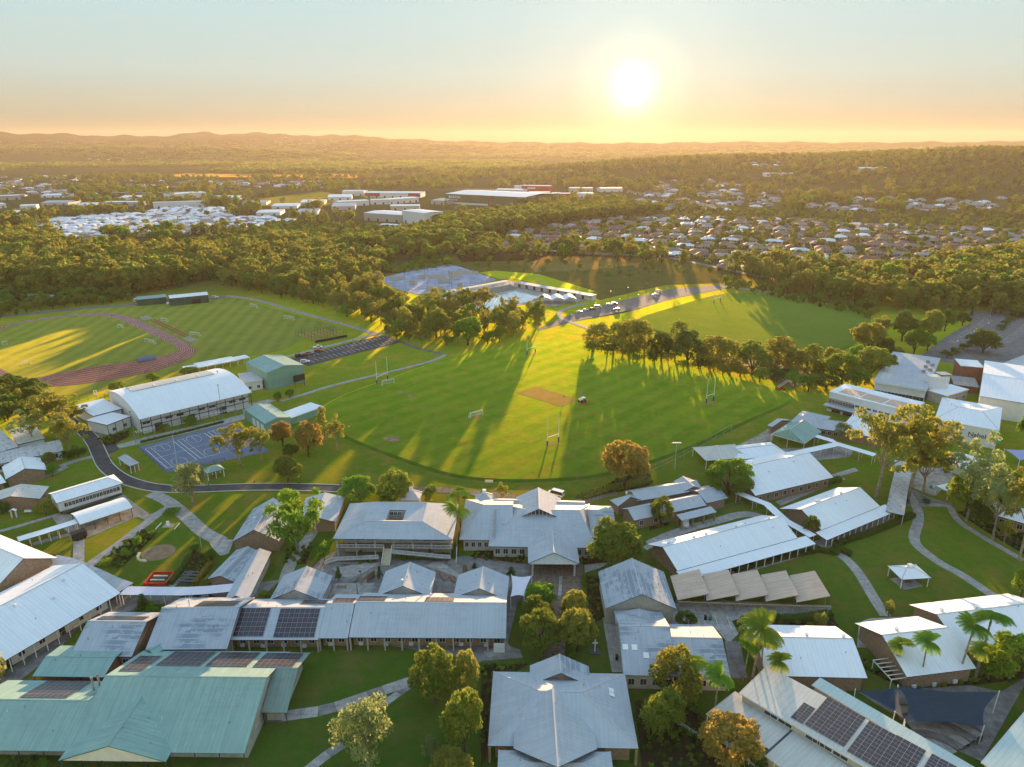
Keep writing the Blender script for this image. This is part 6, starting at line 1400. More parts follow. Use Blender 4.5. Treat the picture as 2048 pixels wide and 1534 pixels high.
d2 = flat('lower pale roof with worn paint along the solar hall', W6(40, 337), W6(800, 880), 4.4, C=W6(250, 215), roof='roof_cream', wall='cream_wall', inset=.6, th=.25, posts=6)
MB().bar((d2.L * .52, 0, 4.46), (d2.L * .52, d2.D, 4.46), .3, .1).build('roof_seam', 'dark_steel', d2.root)
d3 = flat('narrow pale green roof beside the navy shade sail', W6(706, 157), W6(1778, 792), 4.6, C=W6(762, 112), roof='roof_cream', wall='cream_wall', inset=.4, th=.2)
d4 = flat('pale green roof at the bottom right corner', W6(1775, 645), W6(2250, 930), 4.8, C=W6(2070, 130), roof='roof_cream', wall='cream_wall', inset=.5, th=.2)
for d in (d3, d4): d.roof.data.materials[0] = M['roof_green_pale'] if 'roof_green_pale' in M else M['roof_green']
# ------------------------------------------------------------------ star roofed building at the bottom
st = gable('grey star shaped roof with a long central ridge at the bottom centre', Z2(1100, 1350), Z2(1980, 1367), 3.8, C=Z2(1910, 929), pitch=22, roof='roof_blue_grey', wall='brick_wall', inset=1.2, hips=(9.0, 9.0), name='star_roof_hall', posts=6, post_mat='brick_wall', post_w=.4)
pb2 = Bld('star_roof_hall', '', Z2(1250, 1366), Z2(1738, 1368), 4.7); zt = st.zr + .5; tip = pb2.atl(Z2(1503, 1476), zt).y; yb_ = pb2.atl(Z2(1480, 1014), zt).y; xm = pb2.L / 2
m_ = MB(); m_.slab([(0, 0, 4.7), (xm, tip, zt), (xm, yb_, zt), (0, yb_, 4.7)], .18, 0, 1); m_.slab([(xm, tip, zt), (pb2.L, 0, 4.7), (pb2.L, yb_, 4.7), (xm, yb_, zt)], .18, 0, 1); ro_ = m_.build('roof', ['roof_blue_grey', 'fascia_dark'], pb2.root)
MB().bar((xm, tip, zt + .03), (xm, yb_, zt + .03), .3, .08).build('ridge_cap', 'solar_frame', ro_); MB().face([(.8, 1.0, 0), (pb2.L - .8, 1.0, 0), (pb2.L - .8, 1.0, 4.8), (xm, 1.0, zt - .3), (.8, 1.0, 4.8)]).build('wall', 'brick_wall', pb2.root); merge(pb2, st)
s2b = gable('', Z2(1345, 880), Z2(1690, 886), 4.2, R=Z2(1516, 812), C=Z2(1640, 1000), axis='y', roof='roof_dew', wall='brick_wall', inset=.6); merge(s2b, st)
s3b = gable('', Z2(1150, 1600), Z2(1850, 1612), 3.6, C=Z2(1830, 1386), pitch=20, roof='roof_blue_grey', wall='brick_wall', inset=1.0, hips=(5, 5)); merge(s3b, st)
sk = MB(); sk.box(-.5, .5, -.45, .45, 0, .12); 
for i in range(2):
    x_ = st.L - 3.4; o = put('skylight', sk.mesh('skylight', 'white_paint'), st.root, (x_, st.D * (.60 + .06 * i), st.ze + 3.4 * (st.zr - st.ze) / 9 + .1)); o.rotation_euler = (0, math.atan((st.zr - st.ze) / 9.0), 0)
# ------------------------------------------------------------------ individual trees
def h_of(base, ytop, z=0.0):
    g = at(base, z); v = (ytop - 767.0) / FPX; return CAMZ - (SP + v * CP) / (CP - v * SP) * g.y - z
def T(key, base, top, width, label, z=0.0, group=None, zone_=None):
    """tree at photo foot point, top row and crown width in photo pixels"""
    g = at(base, z); h = max(1.2, h_of(base, top[1] if hasattr(top, '__len__') else top, z)); t = CAMZ / -ray(base).z; w = width * t / FPX
    kind = key.split('_')[0]; cw = {'gum': 11.5, 'slim': 5.6, 'round': 9.6, 'spread': 11.5, 'bush': 4.0, 'cone': 1.9, 'full': 7.6}[kind]
    return tree(key, (g.x, g.y, z), h, label, group, wide=(w / cw) / (h / TREE_H[kind]))
TL = [('round_green', Z2(1400, 545), Z2(0, 372), 66, 'round green tree at the head of the brick forecourt'), ('round_olive', Z2(1390, 650), Z2(0, 478), 64, 'flowering round tree on the left of the forecourt'),
      ('round_gold', Z2(1595, 660), Z2(0, 440), 70, 'gold tipped round tree on the right of the forecourt'), ('round_olive', Z2(1400, 790), Z2(0, 572), 92, 'wide round tree at the lower left of the forecourt'),
      ('round_gold', Z2(1625, 800), Z2(0, 542), 84, 'largest gold crowned tree at the lower right of the forecourt'),
      ('round_olive', Z2(790, 1100), Z2(0, 780), 98, 'large dark olive tree on the front lawn by the slab path'), ('round_gold', Z2(985, 1060), Z2(0, 790), 62, 'golden topped tree beside the large olive tree'),
      ('round_olive', Z2(960, 1400), Z2(0, 1012), 88, 'tall olive tree left of the star shaped roof'), ('spread_grey', Z2(400, 1480), Z2(0, 1076), 132, 'silvery feathery tree alone on the front lawn'),
      ('round_gold', Z2(890, 1620), Z2(0, 1390), 95, 'gold crowned tree cut off by the bottom edge'), ('spread_grey', Z2(770, 1440), Z2(0, 1290), 40, 'small grey green tree under the tall olive tree'),
      ('spread_green', Z4(1745, 1190), Z4(0, 812), 112, 'bright leafy tree with a pale trunk beside the brick classroom'), ('round_green', Z5(350, 905), Z5(0, 735), 74, 'dense dark green tree behind the balcony block'),
      ('round_olive', Z5(560, 895), Z5(0, 708), 72, 'rounded tree with sunlit edge behind the balcony block'), ('round_green', Z5(520, 905), Z5(0, 820), 45, 'low green tree between the two rounded trees'),
      ('round_olive', Z5(765, 875), Z5(0, 786), 30, 'small round tree beside the left pavilion'), ('bush_gold', Z5(742, 890), Z5(0, 855), 22, 'golden shrub in front of the left pavilion'), ('bush_dark', Z5(870, 888), Z5(0, 855), 16, 'dark clipped shrub behind the balcony block'),
      ('bush_dark', Z5(965, 880), Z5(0, 845), 14, 'dark clipped shrub beside the palm crowns'), ('spread_gold', Z5(1180, 870), Z5(0, 782), 28, 'small golden tree beside the right pavilion'), ('spread_green', Z5(935, 850), Z5(0, 797), 26, 'small umbrella shaped tree behind the palms'),
      ('round_rust', Z5(1900, 812), Z5(0, 524), 98, 'large rusty topped round tree at the near edge of the field'), ('round_olive', Z5(1850, 1282), Z5(0, 988), 116, 'broad tree with golden right side beside the entrance portico'),
      ('round_green', Y4(1450, 395), Y4(0, 0), 106, 'big round green tree between the grey and white roofs'), ('round_olive', Y4(690, 745), Y4(0, 412), 52, 'round tree in front of the office block'),
      ('bush_green', Y4(930, 440), Y4(0, 330), 30, 'green shrub behind the office ridge'), ('bush_gold', Y4(1075, 405), Y4(0, 305), 28, 'golden shrub behind the office ridge'),
      ('gum_gold', Z6(1290, 805), Z6(0, 348), 118, 'tall golden gum with the widest crown by the white blocks'), ('gum_gold', Z6(1455, 805), Z6(0, 362), 112, 'tall gum with a pale forked trunk beside the plaza'),
      ('gum_olive', Y3(400, 700), Y3(0, -60), 90, 'leaning gum in its own garden island on the plaza'), ('gum_grey', Y3(935, 990), Y3(0, -10), 90, 'tall open gum with a white trunk above the garden court'),
      ('gum_grey', Y3(1255, 1225), Y3(0, 380), 76, 'slim grey gum beside the curving path'), ('gum_gold', Y3(1580, 1480), Y3(0, 200), 80, 'leaning gum at the right edge of the lawn'), ('spread_gold', Y3(1390, 1265), Y3(0, 980), 34, 'thin young tree beside the grey gum'),
      ('round_green', Z6(2065, 570), Z6(0, 325), 60, 'dense green tree at the right edge by the auditorium'), ('round_bright', Z6(1745, 890), Z6(0, 680), 84, 'bright leafy tree below the white trunked gum'), ('round_olive', Z6(1920, 900), Z6(0, 640), 80, 'dark olive tree behind the slim grey gum'),
      ('round_dark', Z6(1820, 960), Z6(0, 820), 50, 'dark shrubby tree under the white trunked gum'), ('spread_olive', Z6(950, 1015), Z6(0, 895), 38, 'small tree standing against the brick gable'), ('spread_grey', Z6(1110, 530), Z6(0, 415), 34, 'bare pinkish tree beside the grey hipped roof'),
      ('round_gold', Z3(370, 905), Z3(0, 650), 118, 'large gold dusted tree right of the star shaped roof'), ('round_olive', Z3(300, 1070), Z3(0, 850), 92, 'dark olive tree on the bank beside the ramp'), ('round_rust', Z3(620, 1230), Z3(0, 985), 128, 'rust coloured half bare tree at the bottom edge'),
      ('round_dark', Z3(415, 550), Z3(0, 465), 46, 'dark conical bush in the concrete yard'), ('round_dark', Z3(770, 1230), Z3(0, 1120), 50, 'dark shrub beside the rust coloured tree'),
      ('round_bright', Z3(1975, 800), Z3(0, 580), 120, 'bright green tree at the right edge below the palms'), ('round_bright', Z3(2030, 400), Z3(0, 250), 40, 'bright green tree at the right edge of the lawn'), ('bush_gold', Z3(1392, 490), Z3(0, 418), 24, 'golden shrub in a round bed on the path'),
      ('gum_gold', Z4(330, 530), Z4(0, 245), 96, 'largest golden tree of the clump beside the drive'), ('gum_gold', Z4(412, 622), Z4(0, 385), 60, 'golden tree leaning over the drive'), ('gum_grey', Z4(205, 565), Z4(0, 350), 62, 'dark trunked grey gum above the old flat roof'), ('gum_olive', Z4(440, 440), Z4(0, 300), 56, 'olive tree at the back of the clump by the drive'),
      ('round_gold', Z4(290, 690), Z4(0, 598), 32, 'small golden tree beside the stained roof'), ('bush_dark', Z4(460, 625), Z4(0, 555), 34, 'dark shrub at the corner of the drive'), ('bush_dark', Z4(400, 640), Z4(0, 590), 26, 'dark shrub under the leaning golden tree'), ('round_dark', Z4(110, 370), Z4(0, 280), 40, 'dark tree at the left edge beyond the old roofs'), ('round_dark', Z4(30, 420), Z4(0, 330), 40, 'dark tree hard against the left edge'),
      ('bush_green', Z4(310, 740), Z4(0, 665), 26, 'green shrub beside the brick gabled classroom'), ('bush_gold', Z4(245, 880), Z4(0, 820), 20, 'yellow shrub at the corner of the cream roofed hut'), ('bush_dark', Z4(20, 960), Z4(0, 880), 30, 'dark shrub beside the white garden arch'), ('bush_gold', Z4(270, 960), Z4(0, 880), 40, 'rusty shrubs in the bed below the raised classroom'), ('bush_gold', Y6(1395, 300), Y6(0, 235), 10, 'yellow shrub at the end of the raised classroom'),
      ('gum_gold', W1(1215, 962), W1(0, 622), 66, 'tall golden tree with weeping foliage at the court edge'), ('gum_gold', W1(1378, 925), W1(0, 665), 42, 'slender golden tree with white trunks by the court'), ('round_rust', W1(1540, 805), W1(0, 608), 48, 'rusty crowned tree behind the small green shed'), ('round_rust', W1(1735, 885), W1(0, 612), 62, 'broad rusty tree above the long shadow'),
      ('round_dark', W1(1605, 895), W1(0, 780), 36, 'dark low tree between the rusty crowns'), ('slim_gold', W1(1858, 785), W1(0, 503), 32, 'upright yellow tree at the corner of the field'), ('gum_gold', W1(1952, 852), W1(0, 568), 32, 'lean tree with a long bare trunk at the field corner'), ('round_olive', W1(1580, 1078), W1(0, 885), 60, 'round olive tree alone beside the drive'),
      ('spread_grey', Z4(1130, 922), Z4(0, 648), 78, 'grey green tree with lilac tips below the court'), ('bush_green', W1(835, 650), W1(0, 578), 30, 'green shrub in front of the sports hall'), ('bush_gold', W1(640, 690), W1(0, 640), 26, 'thin shrub by the sports hall doors'), ('round_green', W1(1503, 470), W1(0, 392), 18, 'small round tree left of the field path'), ('round_green', W1(1590, 440), W1(0, 365), 20, 'small round tree right of the green shed'),
      ('round_bright', W1(835, 262), W1(0, 203), 36, 'bright shrub behind the middle of the sports hall'), ('round_bright', W1(555, 315), W1(0, 250), 30, 'bright shrub behind the left part of the sports hall'), ('round_bright', W1(280, 385), W1(0, 318), 38, 'bright shrub at the far corner of the sports hall'),
      ('spread_gold', Y8(890, 478), Y8(0, 262), 60, 'thin golden tree standing by the pool deck'), ('round_dark', W5(1700, 700), W5(0, 498), 66, 'dark spreading tree in the car park island'), ('bush_bright', Z1(620, 290), Z1(0, 258), 28, 'bright mound at the end of the rock garden'), ('round_green', Z1(1235, 270), Z1(0, 205), 26, 'clipped green ball beside the planted bed'),
      ('bush_green', Z1(745, 250), Z1(0, 190), 22, 'green mound in the middle of the rock garden'), ('bush_green', Z1(810, 180), Z1(0, 125), 20, 'green mound near the top of the rock garden'), ('bush_dark', Z1(880, 135), Z1(0, 100), 26, 'dark mound at the top of the rock garden'), ('bush_dark', Z1(690, 300), Z1(0, 265), 26, 'dark mound low in the rock garden'), ('bush_dark', Z1(1140, 210), Z1(0, 160), 22, 'dark clipped shrub under the flagpole'),
      ('cone_dark', Z1(845, 575), Z1(0, 460), 28, 'magnolia with brown leaves beside the walkway'), ('cone_dark', Z1(1080, 500), Z1(0, 450), 16, 'small magnolia below the walkway, first of three'), ('cone_dark', Z1(1155, 498), Z1(0, 446), 16, 'small magnolia below the walkway, second of three'), ('cone_dark', Z1(1232, 500), Z1(0, 448), 16, 'small magnolia below the walkway, third of three'),
      ('bush_green', Z1(870, 575), Z1(0, 520), 40, 'green shrub under the brown leaved magnolia'), ('bush_bright', Z1(1545, 490), Z1(0, 440), 24, 'bright round shrub between two grey gables'), ('bush_gold', Z1(1225, 400), Z1(0, 355), 26, 'rusty shrub at the end of the striped grey roof'),
      ('cone_dark', W2(240, 1290), W2(0, 1100), 14, 'dark conical tree left of the courtyard terrace'), ('cone_dark', W2(765, 1260), W2(0, 1095), 12, 'dark conical tree beside the timber screen'), ('cone_dark', W3(250, 920), W3(0, 845), 11, 'dark small tree between the two courtyard gables'), ('cone_dark', W3(630, 990), W3(0, 885), 18, 'dark small tree beside the white shade sail'),
      ('cone_dark', W2(525, 985), W2(0, 890), 12, 'dark shrub below the left balcony'), ('cone_dark', W2(1175, 985), W2(0, 845), 12, 'dark shrub below the ramp, left one'), ('cone_dark', W2(1415, 985), W2(0, 845), 14, 'dark shrub below the ramp, middle one'), ('cone_dark', W2(1690, 985), W2(0, 845), 14, 'dark shrub below the ramp, right one'),
      ('bush_green', W2(990, 510), W2(0, 415), 26, 'green fern tree filling the light well'), ('bush_green', W2(60, 1050), W2(0, 800), 26, 'green hedge plants left of the balcony block'), ('bush_gold', Z1(5, 1010), Z1(0, 780), 34, 'golden leafed tree cut by the left edge'), ('bush_dark', W7(85, 985), W7(0, 912), 30, 'dark clipped mound before the green hall, first'), ('bush_dark', W7(215, 985), W7(0, 905), 30, 'dark clipped mound before the green hall, second'), ('bush_green', W7(280, 985), W7(0, 925), 28, 'green clipped mound before the green hall'),
      ('bush_dark', W8(1370, 560), W8(0, 478), 22, 'dark clipped shrub behind the white roof, left'), ('bush_gold', W8(1810, 610), W8(0, 490), 26, 'golden clipped shrub behind the white roof'), ('bush_green', Y6(1960, 560), Y6(0, 495), 34, 'low clipped shrub at the path junction'),
      ('bush_dark', Y3(430, 780), Y3(0, 700), 18, 'dark grass clump at the foot of the leaning gum'), ('bush_dark', Y3(180, 780), Y3(0, 700), 20, 'dark planting at the foot of the pale forked gum'), ('bush_green', Y3(1100, 1060), Y3(0, 880), 40, 'dark green shrubs behind the curving path'), ('bush_gold', Y3(160, 900), Y3(0, 850), 16, 'pinkish shrub at the end of the verandah')]
for key, base, top, w, lab in TL:
    t = T(key, base, top, w, lab)
    if 'light well' in lab: t.location.z = 3.2
ORD = ['first', 'second', 'third', 'fourth', 'fifth', 'sixth', 'seventh', 'eighth', 'ninth', 'tenth', 'eleventh', 'twelfth', 'thirteenth', 'fourteenth', 'fifteenth', 'sixteenth', 'seventeenth', 'eighteenth', 'nineteenth', 'twentieth', 'twenty-first', 'twenty-second', 'twenty-third', 'twenty-fourth', 'twenty-fifth', 'twenty-sixth', 'twenty-seventh', 'twenty-eighth', 'twenty-ninth', 'thirtieth']
ROW = [('full_gold', -160, 560, 428, 130), ('full_olive', -60, 575, 420, 140), ('full_gold', 20, 592, 400, 150), ('full_gold', 95, 590, 408, 120), ('round_dark', 185, 615, 475, 120), ('full_olive', 255, 605, 420, 130), ('round_dark', 320, 640, 472, 165), ('full_gold', 432, 655, 482, 150), ('full_gold', 535, 680, 505, 130),
       ('round_olive', 650, 690, 520, 160), ('full_gold', 770, 672, 506, 180), ('full_gold', 850, 690, 560, 110), ('full_olive', 925, 700, 540, 130), ('round_gold', 985, 700, 612, 70), ('round_gold', 1060, 660, 556, 105), ('round_bright', 1110, 728, 582, 165), ('round_olive', 1250, 715, 545, 165), ('round_green', 1180, 650, 545, 100), ('round_dark', 1030, 765, 690, 110), ('bush_green', 870, 745, 670, 95), ('bush_gold', 500, 690, 630, 80), ('bush_green', 690, 720, 655, 90),
       ('bush_green', 150, 615, 560, 90), ('bush_dark', 385, 655, 590, 90), ('bush_gold', 590, 690, 630, 90), ('bush_green', 940, 770, 690, 100), ('round_green', 1180, 760, 660, 130), ('bush_dark', 780, 720, 655, 70), ('bush_green', 40, 598, 545, 90), ('round_olive', 1330, 690, 590, 110)]
for i, (key, x, y, top, w) in enumerate(sorted(ROW, key=lambda r: r[1])):
    T(key, Z9(x, y + 8), Z9(0, top - 6), w / 2.2, '%s tree from the pool road in the row between the two fields' % ORD[i], group='row of trees between the fields')
for i in range(18):
    x = -170 + i * 78; y = float(np.interp(x, [-170, 320, 650, 1250], [578, 655, 702, 728])) + 6 * math.sin(i * 2.3)
    T(['bush_green', 'bush_dark', 'bush_gold'][i % 3], Z9(x, y), Z9(0, y - 52 - 18 * math.sin(i * 1.7)), 34 + 8 * math.sin(i), '%s shrub from the pool road under the row between the two fields' % ORD[i], group='shrubs under the row of trees')
RB = [('round_gold', 1240, 590, 418, 190), ('spread_gold', 1315, 510, 388, 110), ('round_dark', 1420, 520, 358, 130), ('round_green', 1480, 590, 442, 110), ('round_olive', 1560, 520, 350, 120), ('round_olive', 1390, 620, 545, 80), ('round_dark', 1330, 620, 500, 100), ('round_green', 1640, 470, 334, 90), ('round_dark', 1730, 440, 370, 80), ('round_green', 1550, 570, 460, 90), ('bush_green', 1420, 640, 580, 70)]
for i, (key, x, y, top, w) in enumerate(RB): T(key, Z9(x, y), Z9(0, top), w / 2.566, '%s tree of the grove beside the main car park lane' % ORD[i], group='grove beside the main car park')
for i, (x, y) in enumerate(((1400, 735), (1470, 705), (1540, 670), (1610, 640), (1760, 560), (1850, 500), (1890, 465), (1930, 430), (1970, 400), (2040, 372))):
    T('bush_dark', W5(x, y), W5(0, y - 62 + i * 2), 26 - i, '%s dark clipped hedge tree along the car park island' % ORD[i], group='hedge trees on the car park island')
PT = [(Z3(730, 815), 575, 1, 'palm in the clump left of the white roof, tallest'), (Z3(690, 800), 640, 0, 'palm in the clump left of the white roof, leftmost'), (Z3(775, 810), 650, 1, 'palm in the clump left of the white roof, lower'), (Z3(845, 845), 715, 1, 'palm leaning over the corner of the white roof'), (Z3(545, 995), 790, 0, 'single palm before the pale solar hall'), (Z3(440, 900), 735, 1, 'palm half hidden behind the gold dusted tree'),
      (Z3(1430, 775), 640, 1, 'palm with orange dead fronds by the pergola'), (Z3(1545, 815), 628, 0, 'palm standing alone before the white roof'), (Z3(1725, 795), 560, 0, 'tall palm in the right group, left one'), (Z3(1812, 790), 530, 0, 'tallest palm of the right group'), (Z3(1808, 795), 660, 1, 'short palm of the right group'), (Z3(1632, 795), 745, 1, 'very small palm beside the air conditioners'),
      (W2(1745, 900), 455, 1, 'palm squeezed between the two grey roofs, near one'), (W2(1800, 640), 235, 1, 'palm squeezed between the two grey roofs, far one')]
for i, (b, ty, k, lab) in enumerate(PT):
    yt = (1030 + ty / 2.415) if i < 12 else (960 + ty / 6.39); palm(at(b), max(2.2, h_of(b, yt)), lab, k)
# clipped hedges
def hedge(label, pts, w, h, mat='leaf_dark', dens=46):
    p = [at(q) for q in pts]; o = p[0].copy(); root = thing('hedge', label, 'hedge', o); P = []; O = []; rs = np.random.RandomState(len(label))
    for a, b in zip(p[:-1], p[1:]):
        L = (b - a).length; n = int(L * (w + 2 * h) * dens); d = (b - a).normalized(); s = Vector((-d.y, d.x, 0)); u = rs.rand(n) * L; f = rs.randint(0, 4, n); r = rs.rand(n)
        for i in range(n):
            if f[i] < 2: q = a + d * u[i] + s * (r[i] - .5) * w + Vector((0, 0, h)); nn = (0, 0, 1)
            else: sg = 1 if f[i] == 2 else -1; q = a + d * u[i] + s * sg * w / 2 + Vector((0, 0, r[i] * h)); nn = tuple(s * sg)
            P.append(q - o); O.append(nn)
    P = np.array([tuple(q) for q in P]) + rs.normal(size=(len(P), 3)) * .07; put('foliage', quad_mesh('foliage', leaf_quads(P, np.array(O), np.full(len(P), .2), rs), [mat]), root)
    m = MB()
    for a, b in zip(p[:-1], p[1:]):
        d = (b - a).normalized(); s = Vector((-d.y, d.x, 0)) * (w / 2 - .12); q = [a - o - s, b - o - s, b - o + s, a - o + s]; m.slab([x + Vector((0, 0, h - .12)) for x in q], h - .1)
    m.build('stems', 'leaf_dark', root)
hedge('long clipped hedge under the eaves of the white hall', [Y2(705, 1195), Y2(1000, 1130), Y2(1500, 1010)], 1.6, 1.5, 'leaf_green')
hedge('clipped hedge along the verandah of the long white classroom', [Z6(560, 1190), Z6(780, 1130), Z6(985, 1085), Z6(1095, 1100)], 1.5, 1.1)
hedge('clipped hedge along the second verandah', [Z6(1065, 1060), Z6(1250, 1000), Z6(1480, 905)], 1.5, 1.1)
hedge('short hedge block at the end of the lawn path', [Z6(1070, 1075), Z6(1160, 1105)], 1.5, 1.0)
hedge('box hedge beside the forecourt bed', [Z2(1660, 360), Z2(1665, 520)], .8, .9, 'leaf_green')
hedge('dark hedge along the narrow path by the rock garden lawn', [Z1(1110, 250), Z1(1060, 330), Z1(1000, 410)], 1.0, 1.0)
hedge('russet hedge beside the striped grey roof', [Z1(1240, 290), Z1(1190, 350), Z1(1140, 415)], 1.1, 1.2, 'leaf_rust', 40)
hedge('dark hedge behind the white roof', [W8(1450, 560), W8(1640, 560), W8(1900, 520)], 1.6, 1.3)
hedge('low hedge left of the forecourt lawn', [Z2(1400, 790), Z2(1405, 860)], .8, .8, 'leaf_green'); hedge('low hedge right of the forecourt lawn', [Z2(1585, 790), Z2(1590, 850)], .8, .8, 'leaf_green')
hedge('planting strip along the back of the ball court', [W1(460, 780), W1(800, 700), W1(1090, 625)], .8, .7, 'leaf_dark', 24)
hedge('low planting below the balcony ramps', [W2(1060, 1010), W2(1400, 1005), W2(1740, 1000)], 1.2, .6, 'leaf_green', 30)
hedge('reddish planted strip on the bank below the field', [Z5(1640, 865), Z5(1800, 815), Z5(1950, 790), Z5(2048, 760)], 3.4, .7, 'leaf_rust', 14)
hedge('leafy strip below the second verandah end', [Z3(1290, 720), Z3(1340, 760)], 2.0, .7, 'leaf_green', 24)
# ------------------------------------------------------------------ sports equipment
def posts_h(label, L_, R_, h=10.5, z=FZ):
    a, b = at(L_, z), at(R_, z); o = (a + b) / 2; rz = math.atan2(b.y - a.y, b.x - a.x); w = (b - a).length / 2; root = thing('goal_posts', label, 'goal posts', o, rz)
    for s in (-1, 1):
        MB().tube([(s * w, 0, 0), (s * w, 0, h)], [.10, .08], 8).build('upright', 'white_paint', root); MB().tube([(s * w, 0, 0), (s * w, 0, 2.0)], [.26, .26], 10).build('pad', 'pad_blue', root)
    MB().bar((-w, 0, 3.2), (w, 0, 3.2), .14).build('crossbar', 'white_paint', root)
posts_h('tall white goal posts with blue pads nearest the school', Z5(1447, 562), Z5(1513, 538)); posts_h('tall white goal posts beside the concrete path', Z5(451, 200), Z5(514, 172))
posts_h('tall white goal posts in front of the bush clump', Z8(1182, 672), Z8(1230, 658)); posts_h('tall white goal posts below the tree row on the right', Z9(416, 838), Z9(454, 825)); posts_h('small goal posts at the far corner of the upper field', Z9(456, 325), Z9(489, 315), 6.5, .5)
def goal(label, A_, B_, depth=1.6, h=2.1, z=.03, mat='white_paint'):
    a, b = at(A_, z), at(B_, z); rz = math.atan2(b.y - a.y, b.x - a.x); w = (b - a).length; root = thing('soccer_goal', label, 'goal', a, rz); f = MB()
    for x in (0, w): f.bar((x, 0, 0), (x, 0, h), .11).bar((x, 0, h), (x, depth * .4, h), .07).bar((x, depth * .4, h), (x, depth, 0), .07).bar((x, 0, .04), (x, depth, .04), .07)
    f.bar((0, 0, h), (w, 0, h), .11).bar((0, depth, .04), (w, depth, .04), .07).bar((0, depth * .4, h), (w, depth * .4, h), .06); f.build('frame', mat, root); n = MB()
    for i in range(1, int(w / .35)): n.bar((i * .35, depth * .4, h), (i * .35, depth, .05), .018)
    for k in range(1, 6): t = k / 6; n.bar((0, depth * (.4 + .6 * t), h * (1 - t)), (w, depth * (.4 + .6 * t), h * (1 - t)), .018)
    n.build('net', 'white_paint', root)
goal('white goal just below the posts by the path', Z5(484, 208), Z5(553, 195), z=FZ); goal('white goal in the middle of the sports field', Z5(998, 400), Z5(1070, 380), z=FZ)
for lb, x0, y0, x1, y1 in (('large white goal low on the left of the infield', 125, 676, 176, 668), ('white goal at the right end of the infield', 850, 540, 900, 552), ('small goal with green bags at the top of the infield', 690, 455, 716, 460), ('small goal with green bags at the left edge', 15, 560, 44, 556), ('white goal beside the lower sand pit', 1113, 500, 1166, 506), ('white goal beside the upper sand pit', 942, 418, 977, 420), ('white goal by the gravel track corner', 1466, 332, 1502, 340), ('white goal along the gravel track', 1662, 402, 1714, 412)):
    goal(lb, Z7(x0, y0), Z7(x1, y1))
goal('tiny practice goal beyond the sports hall', W1(108, 420), W1(130, 418), .5, 2.2)
# cricket nets
cn = Bld('cricket_nets', 'row of fenced cricket practice nets beside the car park', Z7(1845, 545), Z7(2030, 510), 0, 'cricket nets'); cl = cn.L
for i in range(6):
    x = cl * i / 5
    MB().slab([(x + .4, .5, .10), (x + cl / 5 - .5, .5, .10), (x + cl / 5 - .5, 24, .10), (x + .4, 24, .10)], .05).build('pitch_strip', 'pitch_clay', cn.root) if i < 5 else None
    f = MB(); 
    for y in range(0, 25, 4): f.bar((x, y, 0), (x, y, 3.2), .09)
    for z in (1.1, 2.2, 3.2): f.bar((x, 0, z), (x, 24, z), .04)
    f.build('net_fence', 'dark_steel', cn.root)
MB().box(0, cl, -.12, 0, 0, 1.4).build('back_screen', 'black_plastic', cn.root)
def pole(label, base, ytop, lamps=2, r=.12, mat='steel', z=0.0, name='light_pole', head='dark_steel'):
    g = at(base, z); h = h_of(base, ytop, z); root = thing(name, label, 'pole', g)
    MB().tube([(0, 0, 0), (0, 0, h)], [r, r * .55], 8).build('shaft', mat, root)
    for i in range(lamps): x = (i - (lamps - 1) / 2) * .7; MB().box(x - .28, x + .28, -.22, .22, h - .05, h + .15).build('lamp_head', head, root)
    if lamps > 1: MB().bar((-.45 * lamps, 0, h - .1), (.45 * lamps, 0, h - .1), .09).build('lamp_arm', mat, root)
for b, t, n_, lb in ((W1(738, 945), W1(0, 710)[1], 1, 'tall pale light pole at the front of the ball court'), (W1(1085, 622), W1(0, 342)[1], 1, 'tall light pole at the hall side of the court'), (W1(424, 785), W1(0, 545)[1], 1, 'light pole at the end of the sports hall'), (Z6(255, 662), Z6(0, 528)[1], 4, 'floodlight pole with four white lamps by the big green tree'), (Y8(1130, 275), Y8(0, 155)[1], 4, 'floodlight pole at the corner of the pool stand'),
                     (Y8(1338, 268), Y8(0, 60)[1], 1, 'tall thin pole beside the pool building'), (Z4(1180, 1165), Z4(0, 1045)[1], 0, 'white flagpole on the rock garden lawn'), (Z2(1395, 740), Z2(0, 640)[1], 0, 'thin white pole under the forecourt trees'), (W5(1762, 400), W5(0, 285)[1], 0, 'white pole at the entry of the main car park'), (W2(478, 1470), W2(0, 1290)[1], 1, 'grey lamp post on the courtyard terrace'), (W2(527, 1345), W2(0, 1170)[1], 1, 'grey lamp post behind the courtyard terrace'), (Z4(1560, 895), Z4(0, 850)[1], 0, 'thin mast beside the brick classroom roof'), (Z8(168, 660), Z8(0, 570)[1], 1, 'lamp post at the near side of the car park'), (Z8(367, 612), Z8(0, 540)[1], 1, 'lamp post at the far end of the car park')):
    pole(lb, b, t, n_, .14 if n_ else .08, 'solar_frame' if 'white' in lb or 'pale' in lb else 'steel', head='white_paint' if 'four white' in lb else 'dark_steel')
for i, (x, y, t) in enumerate(((1580, 460, 368), (1430, 485, 415), (1670, 365, 300), (1723, 410, 345), (1770, 345, 278), (1830, 390, 320), (1878, 320, 256), (1930, 370, 290), (2000, 345, 282))):
    pole('%s dark lamp post along the pool road' % ORD[i], Z8(x, y), Z8(0, t)[1], 1, .1, 'dark_steel')
